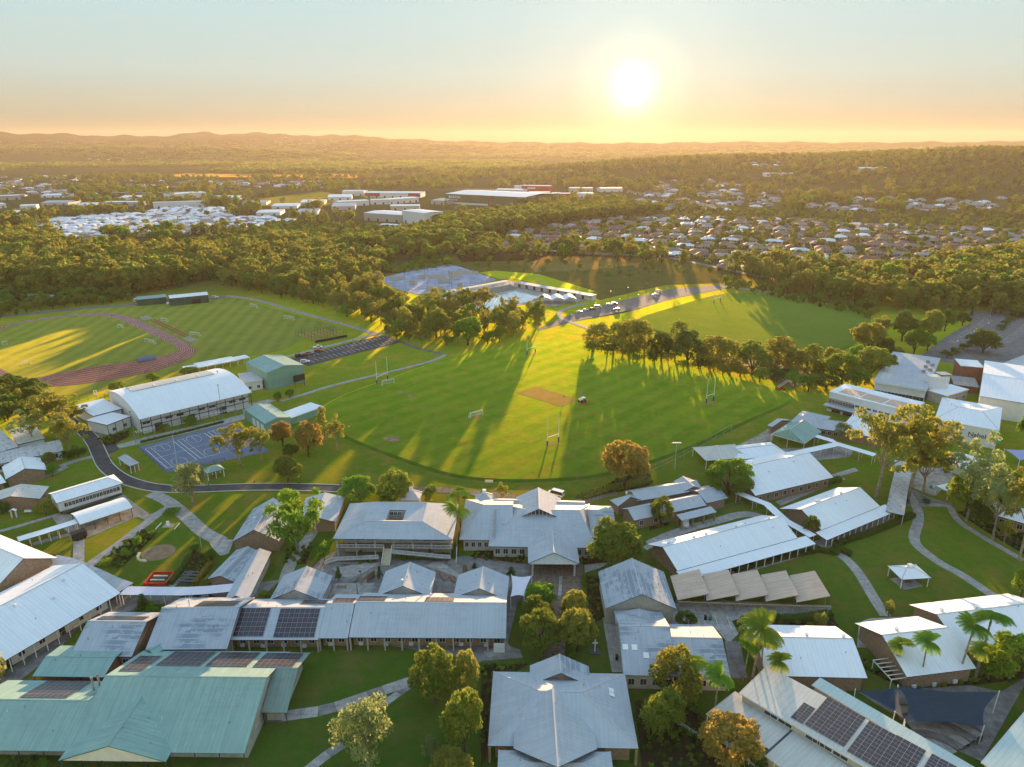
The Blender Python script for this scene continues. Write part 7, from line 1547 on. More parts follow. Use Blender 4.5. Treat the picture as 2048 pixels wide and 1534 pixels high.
# ------------------------------------------------------------------ vehicles
def car_meshes(kind, paint):
    prof = {'sedan': [(-2.2, .35), (-2.2, .78), (-1.5, .92), (-.95, 1.40), (.45, 1.42), (1.15, .95), (2.1, .80), (2.25, .40)], 'suv': [(-2.25, .40), (-2.25, 1.0), (-1.95, 1.62), (.3, 1.66), (1.05, 1.10), (2.15, .95), (2.3, .45)],
            'van': [(-2.5, .40), (-2.5, 2.0), (1.2, 2.05), (1.9, 1.2), (2.5, 1.0), (2.55, .45)], 'ute': [(-2.5, .5), (-2.5, 1.0), (-.6, 1.02), (-.5, 1.65), (.7, 1.68), (1.35, 1.12), (2.4, 1.0), (2.5, .5)]}[kind]
    W = .88; m = MB()
    for s in (-1, 1):
        p = [(x, s * W * (.90 if z > 1.1 else 1.0), z) for x, z in prof]; m.face(p if s < 0 else p[::-1])
    for (x0, z0), (x1, z1) in zip(prof, prof[1:] + prof[:1]):
        a, b = W * (.90 if z0 > 1.1 else 1), W * (.90 if z1 > 1.1 else 1); m.face([(x0, -a, z0), (x0, a, z0), (x1, b, z1), (x1, -b, z1)])
    body = m.mesh('body', paint); g = MB(); top = max(z for _, z in prof); xs = [x for x, z in prof if z > top - .1]; x0, x1 = min(xs), max(xs)
    for s in (-1, 1): g.face([(x0 + .05, s * .885, 1.0), (x1 + .35, s * .885, 1.0), (x1 - .05, s * .815, top - .1), (x0 + .15, s * .815, top - .1)])
    g.face([(x1 + .06, -.72, top - .06), (x1 + .06, .72, top - .06), (x1 + .56, .78, top - .42), (x1 + .56, -.78, top - .42)]); g.face([(x0 - .02, -.7, top - .08), (x0 - .02, .7, top - .08), (x0 - .22, .74, top - .45), (x0 - .22, -.74, top - .45)])
    wh = MB().tube([(0, -.12, 0), (0, .12, 0)], [.33, .33], 12); wh.face([(math.cos(-k * .524) * .33, -.12, math.sin(-k * .524) * .33) for k in range(12)])
    return body, g.mesh('window_glass', 'window_glass'), wh.mesh('wheel', 'tyre'), MB().box(-.05, .05, -.18, .18, 0, .14).mesh('lamp', 'white_paint'), MB().box(-.05, .05, -.14, .14, 0, .16).mesh('lamp', 'tail_lamp')
mat_plain('car_white', (0.72, 0.72, 0.73), 0.25, 0.03, 1, 0.5); mat_plain('car_black', (0.02, 0.02, 0.024), 0.25, 0.03, 1, 0.5); mat_plain('car_red', (0.36, 0.03, 0.025), 0.25, 0.03, 1, 0.5); mat_plain('car_grey', (0.20, 0.21, 0.23), 0.25, 0.03, 1, 0.5)
CARS = {}
def car(kind, col, base, heading, label, z=.07, group=None):
    k = (kind, col)
    if k not in CARS: CARS[k] = car_meshes(kind, 'car_' + col)
    b, g, w, hl, tl = CARS[k]; p = at(base, z); r = thing({'ute': 'pickup_truck', 'van': 'van'}.get(kind, 'parked_car'), label, {'ute': 'pickup', 'van': 'van'}.get(kind, 'car'), p, math.radians(heading), group)
    put('body', b, r); put('window_glass', g, r)
    for x in (-1.4, 1.4):
        for y in (-.82, .82): put('wheel', w, r, (x, y, .33))
    for y in (-.6, .6): put('headlight', hl, r, (2.2, y, .62)); put('tail_light', tl, r, (-2.2 if kind in ('sedan', 'suv') else -2.48, y, .72))
for kind, col, b, hd, lb in (('van', 'white', Z7(795, 302), 100, 'white van at the end of the shed parking row'), ('sedan', 'grey', Z7(828, 302), 100, 'grey car second in the shed parking row'), ('sedan', 'black', Z7(866, 300), 100, 'black car third in the shed parking row'), ('suv', 'grey', Z7(888, 297), 100, 'grey car fourth in the shed parking row'), ('suv', 'white', Z7(915, 295), 100, 'white car fifth in the shed parking row'), ('suv', 'white', Z7(940, 291), 100, 'white car sixth in the shed parking row'), ('suv', 'white', Z7(968, 288), 100, 'white car last in the shed parking row'), ('ute', 'black', Z7(897, 312), 10, 'black pickup parked across the shed row'),
                            ('sedan', 'white', Z7(985, 317), 105, 'white car on the grass edge, left of three'), ('sedan', 'white', Z7(1010, 314), 105, 'white car on the grass edge, middle of three'), ('suv', 'white', Z7(1042, 309), 105, 'white car on the grass edge, right of three'), ('suv', 'white', Z7(1258, 282), 10, 'white car alone at the end of the service road'), ('suv', 'black', Z7(1752, 625), 20, 'black car at the left of the car park row'), ('sedan', 'red', Z7(1782, 620), 20, 'red car beside the black car'), ('suv', 'grey', Z7(1812, 611), 20, 'dark grey car beside the red car'), ('suv', 'red', Z7(1866, 597), 20, 'red wagon in the car park'), ('ute', 'white', Z7(1860, 575), 20, 'white pickup on the far side of the car park'), ('suv', 'white', Z7(1785, 660), 15, 'white car alone at the near side of the car park'),
                            ('sedan', 'white', Z8(1488, 424), 15, 'white car nearest the pool path'), ('sedan', 'white', Z8(1523, 414), 15, 'second white car by the pool'), ('sedan', 'black', Z8(1560, 408), 15, 'black car among the white cars by the pool'), ('van', 'white', Z8(1597, 398), 15, 'white van by the pool'), ('suv', 'white', Z8(1662, 384), 15, 'white wagon beyond the pool van'), ('suv', 'black', Z8(1694, 378), 15, 'black wagon beyond the pool van'), ('suv', 'grey', Z8(1706, 412), 160, 'dark car parked across the pool road'), ('ute', 'white', Z8(1932, 324), 20, 'white pickup far up the pool road'), ('sedan', 'white', Z8(1950, 301), 20, 'white car farthest up the pool road'),
                            ('ute', 'white', Y5(1280, 665), -60, 'white pickup parked beside the sports hall'), ('sedan', 'white', Y4(975, 735), 75, 'white car under the carport'), ('van', 'white', W3(1085, 160), 150, 'white van behind the administration block')):
    car(kind, col, b, hd, lb)
tr_ = Bld('box_trailer', 'black box trailer parked on the sunny grass', Y6(830, 888), Y6(1000, 825), 0, 'trailer'); MB().box(0, tr_.L, 0, 2.0, .55, 2.3).build('body', 'black_plastic', tr_.root); MB().box(-.05, 0, .05, 1.95, .5, 2.35).build('tailgate', 'steel', tr_.root)
for i in range(3): MB().tube([(tr_.L * .35 + i * .85, -.1, .36), (tr_.L * .35 + i * .85, .12, .36)], [.36, .36], 12).build('wheel', 'tyre', tr_.root)
MB().bar((tr_.L, 1, .6), (tr_.L + 1.5, 1, .5), .12).build('drawbar', 'steel', tr_.root)
tk = thing('tractor', 'white canopied tractor mower on the sports field', 'tractor', at(Z5(1650, 308), FZ), 2.2)
MB().box(-.2, 1.6, -.45, .45, .7, 1.5).build('bonnet', 'white_wall', tk); MB().box(-1.3, -.2, -.55, .55, .6, 1.1).build('body', 'dark_steel', tk); MB().box(-1.5, .1, -.75, .75, 2.35, 2.5).build('canopy', 'white_paint', tk)
for x in (-1.35, 0):
    for y in (-.6, .6): MB().bar((x, y, 1.0), (x, y, 2.4), .08).build('canopy_post', 'dark_steel', tk)
for x, r in ((-.8, .7), (1.2, .45)):
    for y in (-.75, .75): MB().tube([(x, y - .2, r), (x, y + .2, r)], [r, r], 14).build('wheel', 'tyre', tk)
MB().box(-2.3, -1.4, -1.1, 1.1, .15, .5).build('mower_deck', 'red_plastic', tk)
sk_ = Bld('planter_ring', 'round rusty steel planter ring under the row of trees', Z9(738, 700), Z9(828, 705), 0, 'planter'); m_ = MB(); r_ = sk_.L / 2
for k in range(20):
    a0, a1 = k * math.pi / 10, (k + 1) * math.pi / 10; c0, s0, c1, s1 = math.cos(a0), math.sin(a0), math.cos(a1), math.sin(a1)
    for rr, fl in ((r_, 0), (r_ - .3, 1)): q = [(r_ + c0 * rr, r_ + s0 * rr, 0), (r_ + c1 * rr, r_ + s1 * rr, 0), (r_ + c1 * rr, r_ + s1 * rr, 1.5), (r_ + c0 * rr, r_ + s0 * rr, 1.5)]; m_.face(q[::-1] if fl else q)
    m_.face([(r_ + c0 * r_, r_ + s0 * r_, 1.5), (r_ + c1 * r_, r_ + s1 * r_, 1.5), (r_ + c1 * (r_ - .3), r_ + s1 * (r_ - .3), 1.5), (r_ + c0 * (r_ - .3), r_ + s0 * (r_ - .3), 1.5)])
m_.build('ring_wall', 'brick_red', sk_.root)
sheet('works_yard', px([Z9(380, 620), Z9(560, 590), Z9(900, 640), Z9(1000, 720), Z9(860, 760), Z9(700, 700), Z9(500, 650)]), .05, 'earth', 'pink earth works yard under the row of trees')
lift = thing('boom_lift', 'red machine with twin pale booms at the edge of the field', 'machine', at(Z9(795, 770), .2), .5); MB().box(-2, 2, -1, 1, .5, 1.3).build('chassis', 'car_red', lift); 
for y in (-.5, .5): MB().bar((-1.5, y, 1.4), (4.5, y, 3.8), .18).build('boom', 'cream_wall', lift)
for x in (-1.4, 1.4):
    for y in (-1, 1): MB().tube([(x, y - .15, .45), (x, y + .15, .45)], [.45, .45], 12).build('wheel', 'tyre', lift)
# ------------------------------------------------------------------ small things of the grounds
def sail(label, pts, zs, mat, group=None):
    c = [at(p, z) for p, z in zip(pts, zs)]; o = sum(c, Vector()) / len(c); o.z = 0; root = thing('shade_sail', label, 'shade sail', o); n = 8; m = MB()
    q = [p - o for p in c]
    if len(q) == 4:
        def S(u, w):
            p = q[0].lerp(q[1], u).lerp(q[3].lerp(q[2], u), w); e = 1 - .14 * (math.sin(math.pi * u) * abs(2 * w - 1) ** 2 + math.sin(math.pi * w) * abs(2 * u - 1) ** 2); cc = sum(q, Vector()) / 4
            p = cc + (p - cc) * e; p.z -= .5 * math.sin(math.pi * u) * math.sin(math.pi * w); return p
        for i in range(n):
            for j in range(n): m.face([S(i / n, j / n), S((i + 1) / n, j / n), S((i + 1) / n, (j + 1) / n), S(i / n, (j + 1) / n)])
    m.build('cloth', mat, root)
    for p in q: MB().tube([(p.x, p.y, 0), (p.x * 1.02, p.y * 1.02, p.z + .3)], [.1, .08], 8).build('mast', 'white_paint', root)
sail('white shade sail beside the forecourt trees', [W3(622, 1195), W3(760, 1190), W3(835, 980), W3(630, 978)], (3.2, 3.0, 3.4, 3.0), 'shade_white')
sail('large navy shade sail over the amphitheatre', [W6(1300, 395), W6(1790, 420), W6(1885, 203), W6(1255, 165)], (4.5, 4.0, 5.0, 4.5), 'shade_navy')
sail('narrow navy shade sail joining the large one', [W6(1230, 330), W6(1290, 380), W6(1250, 170), W6(985, 190)], (4.2, 4.4, 4.5, 4.0), 'shade_navy')
sail('pale blue shade sail at the right edge', [Y3(1590, 250), Y3(1760, 240), Y3(1760, 110), Y3(1410, 115)], (3.2, 3.5, 4.2, 3.8), 'shade_blue')
am = thing('amphitheatre', 'curved grey concrete amphitheatre steps beside the navy sail', 'steps', at(W6(1500, 640))); c0 = Vector((0, 0, 0)); p1, p2 = at(W6(1320, 400)) - at(W6(1500, 640)), at(W6(1800, 420)) - at(W6(1500, 640))
R0 = (p1.length + p2.length) / 2; a1, a2 = math.atan2(p2.y, p2.x) - .15, math.atan2(p1.y, p1.x) + .15
for k in range(6):
    r0, r1 = R0 * (.28 + .13 * k), R0 * (.28 + .13 * (k + 1)); m_ = MB(); z = .25 + .38 * k; N = 16
    for i in range(N):
        t0, t1 = a1 + (a2 - a1) * i / N, a1 + (a2 - a1) * (i + 1) / N; f = lambda r, t, zz: (r * math.cos(t), r * math.sin(t), zz)
        m_.face([f(r0, t0, z), f(r1, t0, z), f(r1, t1, z), f(r0, t1, z)]); m_.face([f(r0, t0, 0), f(r0, t0, z), f(r0, t1, z), f(r0, t1, 0)])
    m_.build('step', 'concrete_dark' if k % 2 else 'concrete', am)
sheet('amphitheatre_floor', px([W6(1000, 200), W6(1250, 190), W6(1700, 160), W6(1900, 200), W6(2060, 110), W6(2060, 140), W6(1780, 640), W6(1600, 560), W6(1100, 270)]), .05, 'concrete_dark', 'grey paving round the amphitheatre')
for i in range(7):
    p = at(Y6(*[(1580, 1012), (1572, 1033), (1566, 1055), (1578, 1080), (1608, 1092), (1632, 1094), (1650, 1098)][i])); m_ = MB(); rs = np.random.RandomState(i)
    m_.tube([(0, 0, 0), (0, 0, .2), (0, 0, .42), (0, 0, .5)], [.36, .42, .36, .16], 9); o = m_.build('sandstone_block', 'sandstone', None, p, i); o.scale = (1.2, .9, 1); tag(o, '%s pale sandstone block of the arc beside the bark circle' % ORD[i], 'stone', 'arc of sandstone blocks')
ms = thing('memorial', 'white memorial stone inside square kerbs on the lawn', 'memorial', at(Y6(1912, 690))); MB().box(-.35, .35, -.25, .25, .1, 1.4).build('stone', 'white_paint', ms); MB().box(-1.3, 1.3, -1.1, 1.1, .02, .1).build('plinth', 'concrete', ms)
for s in (-1, 1): MB().box(s * 2.6 - .1, s * 2.6 + .1, -2.0, 1.4, 0, .16).build('kerb', 'white_paint', ms)
ga = thing('garden_arch', 'small white garden arch beside the left path', 'arch', at(Y6(165, 595)), .2)
for x in (-.6, .6): MB().box(x - .08, x + .08, -.3, .3, 0, 2.2).build('leg', 'white_paint', ga)
MB().slab([(-.9, -.5, 2.2), (0, -.5, 2.7), (0, .5, 2.7), (-.9, .5, 2.2)], .08).slab([(0, -.5, 2.7), (.9, -.5, 2.2), (.9, .5, 2.2), (0, .5, 2.7)], .08).build('roof', 'white_paint', ga)
def bench(label, p, rz, L=1.8, mat='timber', back=False):
    b = thing('bench', label, 'bench', at(p, .08), rz); MB().box(-L / 2, L / 2, -.22, .22, .40, .47).build('seat', mat, b)
    for s in (-1, 1): MB().box(s * L * .38 - .06, s * L * .38 + .06, -.2, .2, 0, .40).build('leg', 'concrete', b)
    if back: MB().box(-L / 2, L / 2, .18, .24, .55, .95).build('backrest', mat, b)
for lb, p, rz in (('timber bench at the top of the courtyard terrace', W2(280, 1375), 0), ('timber bench at the bottom of the courtyard terrace', W2(215, 1490), 0), ('timber bench left in the seating bay', W2(1575, 1260), -1.1), ('timber bench right in the seating bay', W2(1690, 1275), -1.1), ('timber bench near the sunlit gable', W2(1605, 1450), 0), ('timber bench left of the timber screen', W2(470, 1275), 1.2), ('timber bench touching the timber screen', W2(550, 1270), .9), ('timber block seat below the balcony', W2(320, 1020), -.5), ('second timber block seat below the balcony', W2(330, 1085), .4)): bench(lb, p, rz, 2.4)
bench('white bench in the left garden', Y6(318, 545), .1, 2.0, 'white_paint', True)
for lb, A_, B_ in (('weathered timber screen in the courtyard', W2(605, 1320), W2(710, 1240)), ('short timber screen behind the gables', W2(1825, 1190), W2(1885, 1180))):
    f = Bld('timber_screen', lb, A_, B_, 0, 'screen'); n = max(3, int(f.L / .35))
    for i in range(n): MB().box(f.L * i / n, f.L * (i + .8) / n, -.05, .05, 0, 2.2 + .15 * math.sin(i * 2.1)).build('slat', 'timber', f.root)
rs4 = Bld('red_seating', 'bright red frame of barriers round grey seats on the lawn', Y6(1640, 1372), Y6(1880, 1372), 0, 'seating'); rd_ = rs4.atl(Y6(1960, 1240), 0).y
for y in (0, rd_): MB().box(0, rs4.L, y - .15, y + .15, .1, .8).build('barrier', 'red_plastic', rs4.root)
for x in (0, rs4.L): MB().box(x - .15, x + .15, .15, rd_ - .15, .1, .75).build('barrier', 'red_plastic', rs4.root)
for j in range(2):
    MB().box(.6, rs4.L - .5, rd_ * (.25 + .33 * j), rd_ * (.25 + .33 * j) + .5, .4, .46).build('bench_row', 'dark_steel', rs4.root)
    for i in range(6): MB().box(.9 + i * (rs4.L - 2) / 5.5, 1.4 + i * (rs4.L - 2) / 5.5, rd_ * (.25 + .33 * j) + .05, rd_ * (.25 + .33 * j) + .45, .465, .8).build('cushion', 'kerb', rs4.root)
for i in range(4):
    b = Bld('picnic_table', '%s dark picnic table from the walkway beside the planted bed' % ORD[i], Z1(1030 + 14 * i, 412 - 18 * i), Z1(1130 + 10 * i, 414 - 18 * i), 0, 'table', 'dark picnic tables')
    MB().box(0, b.L, .5, 1.2, .70, .76).build('top', 'dark_steel', b.root)
    for y in (.15, 1.55): MB().box(0, b.L, y - .13, y + .13, .42, .46).build('seat', 'dark_steel', b.root)
    for x in (.4, b.L - .4): MB().bar((x, .2, 0), (x, .8, .7), .07).bar((x, 1.5, 0), (x, .9, .7), .07).build('leg', 'dark_steel', b.root)
def bin_(label, p, mat): 
    b = thing('wheelie_bin', label, 'bin', at(p, .06)); MB().box(-.28, .28, -.3, .3, .05, .95).build('body', mat, b); MB().slab([(-.31, -.34, .98), (.31, -.34, .98), (.31, .34, 1.06), (-.31, .34, 1.06)], .05).build('lid', mat, b)
    for s in (-1, 1): MB().tube([(s * .22 - .03, .3, .1), (s * .22 + .03, .3, .1)], [.1, .1], 8).build('wheel', 'tyre', b)
for lb, p, m_ in (('black bin in the concrete yard', W8(908, 548), 'black_plastic'), ('green bin in the concrete yard', W8(946, 548), 'bin_green'), ('green bin under the white verandah', Z1(318, 722), 'bin_green'), ('black bin under the white verandah', Z1(355, 705), 'black_plastic'), ('green bin by the sports hall', W1(770, 662), 'bin_green'), ('black bin by the sports hall doors', W1(560, 660), 'black_plastic'), ('green bin in the garden court', Y3(500, 590), 'teal_trim'), ('black bin beside the skylight roof path', W8(210, 862), 'black_plastic'), ('green bin at the corner of the green shelter', Y2(828, 640), 'bin_green')): bin_(lb, p, m_)
for i, p in enumerate((W1(232, 955), W1(400, 1030), W1(1325, 1082), W1(975, 1105), W1(1662, 1092), W1(1975, 1102), W1(230, 905))): 
    b = thing('bollard', '%s black bollard along the asphalt drive' % ORD[i], 'bollard', at(p), 0, 'bollards along the drive'); MB().tube([(0, 0, 0), (0, 0, .8)], [.1, .1], 8).build('shaft', 'black_plastic', b); MB().tube([(0, 0, .8), (0, 0, .92)], [.13, .08], 8).build('cap', 'steel', b)
sg_ = Bld('sign_board', 'white sign board with dark print on the sunny bank', (970, 966.5), (986, 966.5), 0, 'sign'); MB().box(0, sg_.L, 0, .1, .35, 1.1).build('panel', 'white_paint', sg_.root)
for x in (.15, sg_.L - .15): MB().box(x - .04, x + .04, .02, .08, 0, .35).build('leg', 'steel', sg_.root)
MB().box(.15, .4, -.02, -.005, .6, .95).box(.6, sg_.L - .2, -.02, -.005, .68, .80).build('print', 'letter_dark', sg_.root)
def fence(label, pts, h, mat='dark_steel', gap=3.0, rails=3, z=0.0, name='fence'):
    p = [at(q, z) for q in pts]; o = p[0].copy(); root = thing(name, label, 'fence', o); m = MB()
    for a, b in zip(p[:-1], p[1:]):
        n = max(1, int((b - a).length / gap))
        for k in range(rails): zz = Vector((0, 0, h * (k + 1) / rails)); m.bar(a - o + zz, b - o + zz, .05)
        for i in range(n + 1): q = a.lerp(b, i / n) - o; post(root, q.x, q.y, 0, h, .08, mat)
    m.build('rail', mat, root)
fence('tall thin posted fence between the field bank and the white roofs', [Z6(110, 700), Z6(200, 660), Z6(300, 610), Z6(420, 545), Z6(545, 470)], 3.0, 'steel', 6, 2)
fence('dark rail fence round the blue ball court', [W1(440, 815), W1(660, 1010), W1(1100, 915)], 1.1, 'pad_blue', 3, 3)
fence('grey rail fence beside the dark slate roof', [Y4(1320, 575), Y4(1620, 505)], 1.1, 'steel', 2.5, 3)
fence('white railing on the bank ramp beside the pale roof', [Z3(360, 1000), Z3(430, 1050), Z3(490, 1090)], 1.0, 'white_paint', 1.5, 3)
fence('dark fence beyond the sports hall', [W1(0, 470), W1(190, 430)], 1.6, 'dark_steel', 3, 3)
cx = thing('garden_cross', 'white cross monument on a dark slab in the lawn', 'monument', at(Z2(1725, 800))); MB().box(-1.2, 1.2, -.9, .9, .02, .12).build('slab', 'dark_steel', cx); MB().box(-.12, .12, -.12, .12, .12, 3.0).build('shaft', 'white_paint', cx); MB().box(-.6, -.12, -.1, .1, 2.1, 2.3).box(.12, .6, -.1, .1, 2.1, 2.3).build('arm', 'white_paint', cx)
# ------------------------------------------------------------------ people
def person(label, p, rz, shirt, pants, pose='stand', z=.1):
    s = 1.72; J = {'pel': (0, 0, .95), 'che': (0, 0, 1.32), 'nec': (0, 0, 1.5), 'hea': (0, .02, 1.66), 'top': (0, .02, 1.74), 'sl': (-.2, 0, 1.42), 'el': (-.27, 0, 1.14), 'hl': (-.26, .08, .88), 'sr': (.2, 0, 1.42), 'er': (.27, 0, 1.14), 'hr': (.26, .08, .88),
                   'pl': (-.1, 0, .9), 'kl': (-.12, .04, .5), 'fl': (-.12, 0, .08), 'tl': (-.13, .16, .04), 'pr': (.1, 0, .9), 'kr': (.12, -.02, .5), 'fr': (.13, -.06, .08), 'tr': (.14, .1, .04)}
    if pose == 'sit':
        for k in J: x, y, zz_ = J[k]; J[k] = (x, y, zz_ - .72)
        J['kl'], J['fl'], J['tl'] = (-.15, .42, .38), (-.15, .62, .06), (-.15, .76, .04); J['kr'], J['fr'], J['tr'] = (.15, .42, .38), (.15, .62, .06), (.15, .76, .04); J['hl'], J['hr'] = (-.16, .4, .42), (.16, .4, .42)
    R_ = {'pel': .15, 'che': .16, 'nec': .055, 'hea': .10, 'top': .075, 'sl': .075, 'el': .05, 'hl': .035, 'sr': .075, 'er': .05, 'hr': .035, 'pl': .10, 'kl': .065, 'fl': .045, 'tl': .035, 'pr': .10, 'kr': .065, 'fr': .045, 'tr': .035}
    E = ['pel-che', 'che-nec', 'nec-hea', 'hea-top', 'che-sl', 'sl-el', 'el-hl', 'che-sr', 'sr-er', 'er-hr', 'pel-pl', 'pl-kl', 'kl-fl', 'fl-tl', 'pel-pr', 'pr-kr', 'kr-fr', 'fr-tr']
    ks = list(J); me = bpy.data.meshes.new('body'); me.from_pydata([J[k] for k in ks], [tuple(ks.index(q) for q in e.split('-')) for e in E], [])
    o = bpy.data.objects.new('body', me); COL.objects.link(o); md = o.modifiers.new('skin', 'SKIN'); sv = me.skin_vertices[0].data
    for i, k in enumerate(ks): sv[i].radius = (R_[k], R_[k] * .85); sv[i].use_root = (k == 'pel')
    o.modifiers.new('sub', 'SUBSURF').levels = 1; dg_ = bpy.context.evaluated_depsgraph_get(); bm_ = bpy.data.meshes.new_from_object(o.evaluated_get(dg_)); bpy.data.objects.remove(o)
    bm_.materials.clear()
    for m in (shirt, pants, 'skin'): bm_.materials.append(M[m])
    off = -.72 if pose == 'sit' else 0
    for f in bm_.polygons:
        c = f.center; f.material_index = 2 if (c.z > 1.49 + off or (abs(c.x) > .2 and c.z < 1.2 + off and c.z > .7 + off)) else (0 if c.z > .93 + off else 1)
    bm_.shade_smooth(); r = thing('person', label, 'person', at(p, z), rz); put('body', bm_, r); hh = MB().tube([(0, -.02, 1.66 + off), (0, -.03, 1.72 + off), (0, -.02, 1.79 + off)], [.115, .115, .04], 10); hh.build('hair', 'black_plastic', r)
mat_plain('skin', (0.42, 0.27, 0.19), .7, .05); mat_plain('shirt_maroon', (0.16, 0.02, 0.04), .8, .05); mat_plain('shirt_dark', (0.03, 0.03, 0.04), .8, .05); mat_plain('pants_pale', (0.35, 0.30, 0.24), .8, .05)
person('person in dark top standing on the cricket square', Z5(1545, 288), 2.8, 'shirt_dark', 'pants_pale', z=FZ + .03)
person('person in maroon top sitting on the red track', W1(500, 245), 2.4, 'shirt_maroon', 'shirt_dark', 'sit', .07); person('person in dark clothes sitting beside another on the track', W1(517, 236), 2.0, 'shirt_dark', 'shirt_maroon', 'sit', .07)
# ------------------------------------------------------------------ pool complex
sheet('pale_courts', px([Y8(60, 185), Y8(330, 120), Y8(610, 72), Y8(800, 130), Y8(1000, 205), Y8(760, 255), Y8(540, 300), Y8(345, 325), Y8(95, 252)]), .09, 'court_pale', 'pale blue fenced courts beside the pool')
sheet('pool_deck', px([Y8(400, 370), Y8(600, 300), Y8(1110, 215), Y8(1330, 270), Y8(1760, 340), Y8(1700, 375), Y8(1480, 420), Y8(1240, 400), Y8(900, 470), Y8(640, 430)]), .08, 'concrete', 'pale concrete deck round the swimming pool')
pw = sheet('swimming_pool', px([Y8(830, 435), Y8(990, 335), Y8(1160, 292), Y8(1345, 345), Y8(1250, 385), Y8(930, 450)]), .11, 'water', 'bright blue swimming pool with lane ropes')
pa, pb, pc_, pd = at(Y8(990, 335), .14), at(Y8(1160, 292), .14), at(Y8(1320, 360), .14), at(Y8(900, 445), .14)
for i in range(1, 8): q0, q1 = pa.lerp(pb, i / 8), pd.lerp(pc_, i / 8); MB().bar(q0, q1, .16, .06).build('lane_rope', 'white_paint' if i % 2 else 'pad_blue', pw)
gsd = flat('long pale roof over the pool grandstand', Y8(600, 303), Y8(1105, 212), 5.0, depth=5.0, walls=False, posts=9, back=True, roof='roof_cream', name='grandstand', cat='grandstand')
for k in range(6): MB().box(0, gsd.L, -1.2 * (k + 1), -1.2 * k, 0, 2.6 - .42 * k).build('tier', 'concrete', gsd.root)
pb_ = flat('long low pool building with a grey roof and dark doorways', Y8(1140, 225), Y8(1765, 335), 3.6, depth=7, roof='roof_blue_grey', wall='white_wall', inset=(2.2, .3, .3, .3), posts=12, post_mat='brick_red', name='pool_building')
for i in range(9): MB().box(2 + i * pb_.L / 9.5, 4.2 + i * pb_.L / 9.5, 2.12, 2.18, .1, 2.6).build('doorway_shade', 'dark_steel', pb_.root)  # dark panels stand in for the shade inside the openings
flat('blue flat roof beside the pool deck', Y8(575, 392), Y8(692, 357), 3.0, C=Y8(590, 325), roof='roof_white', walls=False, posts=3, back=True, name='pool_shelter', cat='shelter')
tn = Bld('pool_marquee', 'white triple vaulted marquee at the end of the pool', Y8(1350, 370), Y8(1655, 365), 3.0, 'marquee'); td = 12.0
for b3 in range(3):
    x0, x1 = tn.L * b3 / 3, tn.L * (b3 + 1) / 3; m_ = MB()
    for i in range(8):
        f0, f1 = i / 8, (i + 1) / 8; zf = lambda f: 3.0 + 1.8 * math.sin(math.pi * f)
        m_.slab([(x0 + (x1 - x0) * f0, 0, zf(f0)), (x0 + (x1 - x0) * f1, 0, zf(f1)), (x0 + (x1 - x0) * f1, td, zf(f1)), (x0 + (x1 - x0) * f0, td, zf(f0))], .06)
    m_.build('canopy', 'roof_white', tn.root)
for i in range(4):
    for y in (.2, td / 2, td - .2): post(tn.root, tn.L * i / 3 + (.1 if i == 0 else -.1 if i == 3 else 0), y, 0, 3.0, .14)
for i, (a, b) in enumerate(((Y8(95, 252), Y8(345, 325)), (Y8(345, 325), Y8(540, 300)), (Y8(540, 300), Y8(1000, 205)), (Y8(60, 185), Y8(610, 72)), (Y8(300, 215), Y8(560, 160)), (Y8(440, 190), Y8(780, 130)), (Y8(360, 250), Y8(690, 230)))):
    fence('%s dark mesh fence of the pale courts' % ORD[i], [a, b], 3.0, 'dark_steel', 6, 3, name='court_fence')
for i, (a, b) in enumerate(((Y8(130, 215), Y8(240, 200)), (Y8(360, 200), Y8(420, 185)), (Y8(620, 205), Y8(700, 200)), (Y8(790, 160), Y8(850, 170)), (Y8(520, 235), Y8(620, 225)), (Y8(420, 285), Y8(490, 300)), (Y8(280, 240), Y8(345, 248)), (Y8(440, 205), Y8(585, 190)), (Y8(600, 170), Y8(770, 160)), (Y8(680, 265), Y8(718, 262)), (Y8(500, 300), Y8(560, 290)))):
    s_ = Bld('wind_screen', '%s tan wind screen on the pale courts' % ORD[i], a, b, 0, 'screen', 'tan wind screens'); MB().box(0, s_.L, -.04, .04, .2, 3.4).build('cloth', 'cream_wall', s_.root)
    for x in (0, s_.L / 2, s_.L): post(s_.root, x, .1, 0, 3.5, .1, 'dark_steel')
for i, (x, y, t) in enumerate(((165, 210, 125), (240, 190, 85), (315, 250, 105), (405, 150, 62), (505, 135, 80), (435, 270, 110), (250, 300, 145), (630, 290, 150), (780, 220, 110), (612, 235, 130))): pole('%s thin court light on the pale courts' % ORD[i], Y8(x, y), Y8(0, t)[1], 2, .09, 'dark_steel')
fence('dark paling fence in front of the pool marquee', [Y8(900, 470), Y8(1240, 405), Y8(1480, 432), Y8(1730, 385)], 1.8, 'dark_steel', 2.5, 3)
MB_ = thing('white_tank', 'small white shed at the corner of the pale courts', 'shed', at(Y8(15, 190)), -.3); MB().box(-3, 3, -2, 2, 0, 3.2).build('wall', 'white_wall', MB_); MB().slab([(-3.2, -2.2, 3.25), (3.2, -2.2, 3.25), (3.2, 2.2, 3.6), (-3.2, 2.2, 3.6)], .1).build('roof', 'roof_white', MB_)
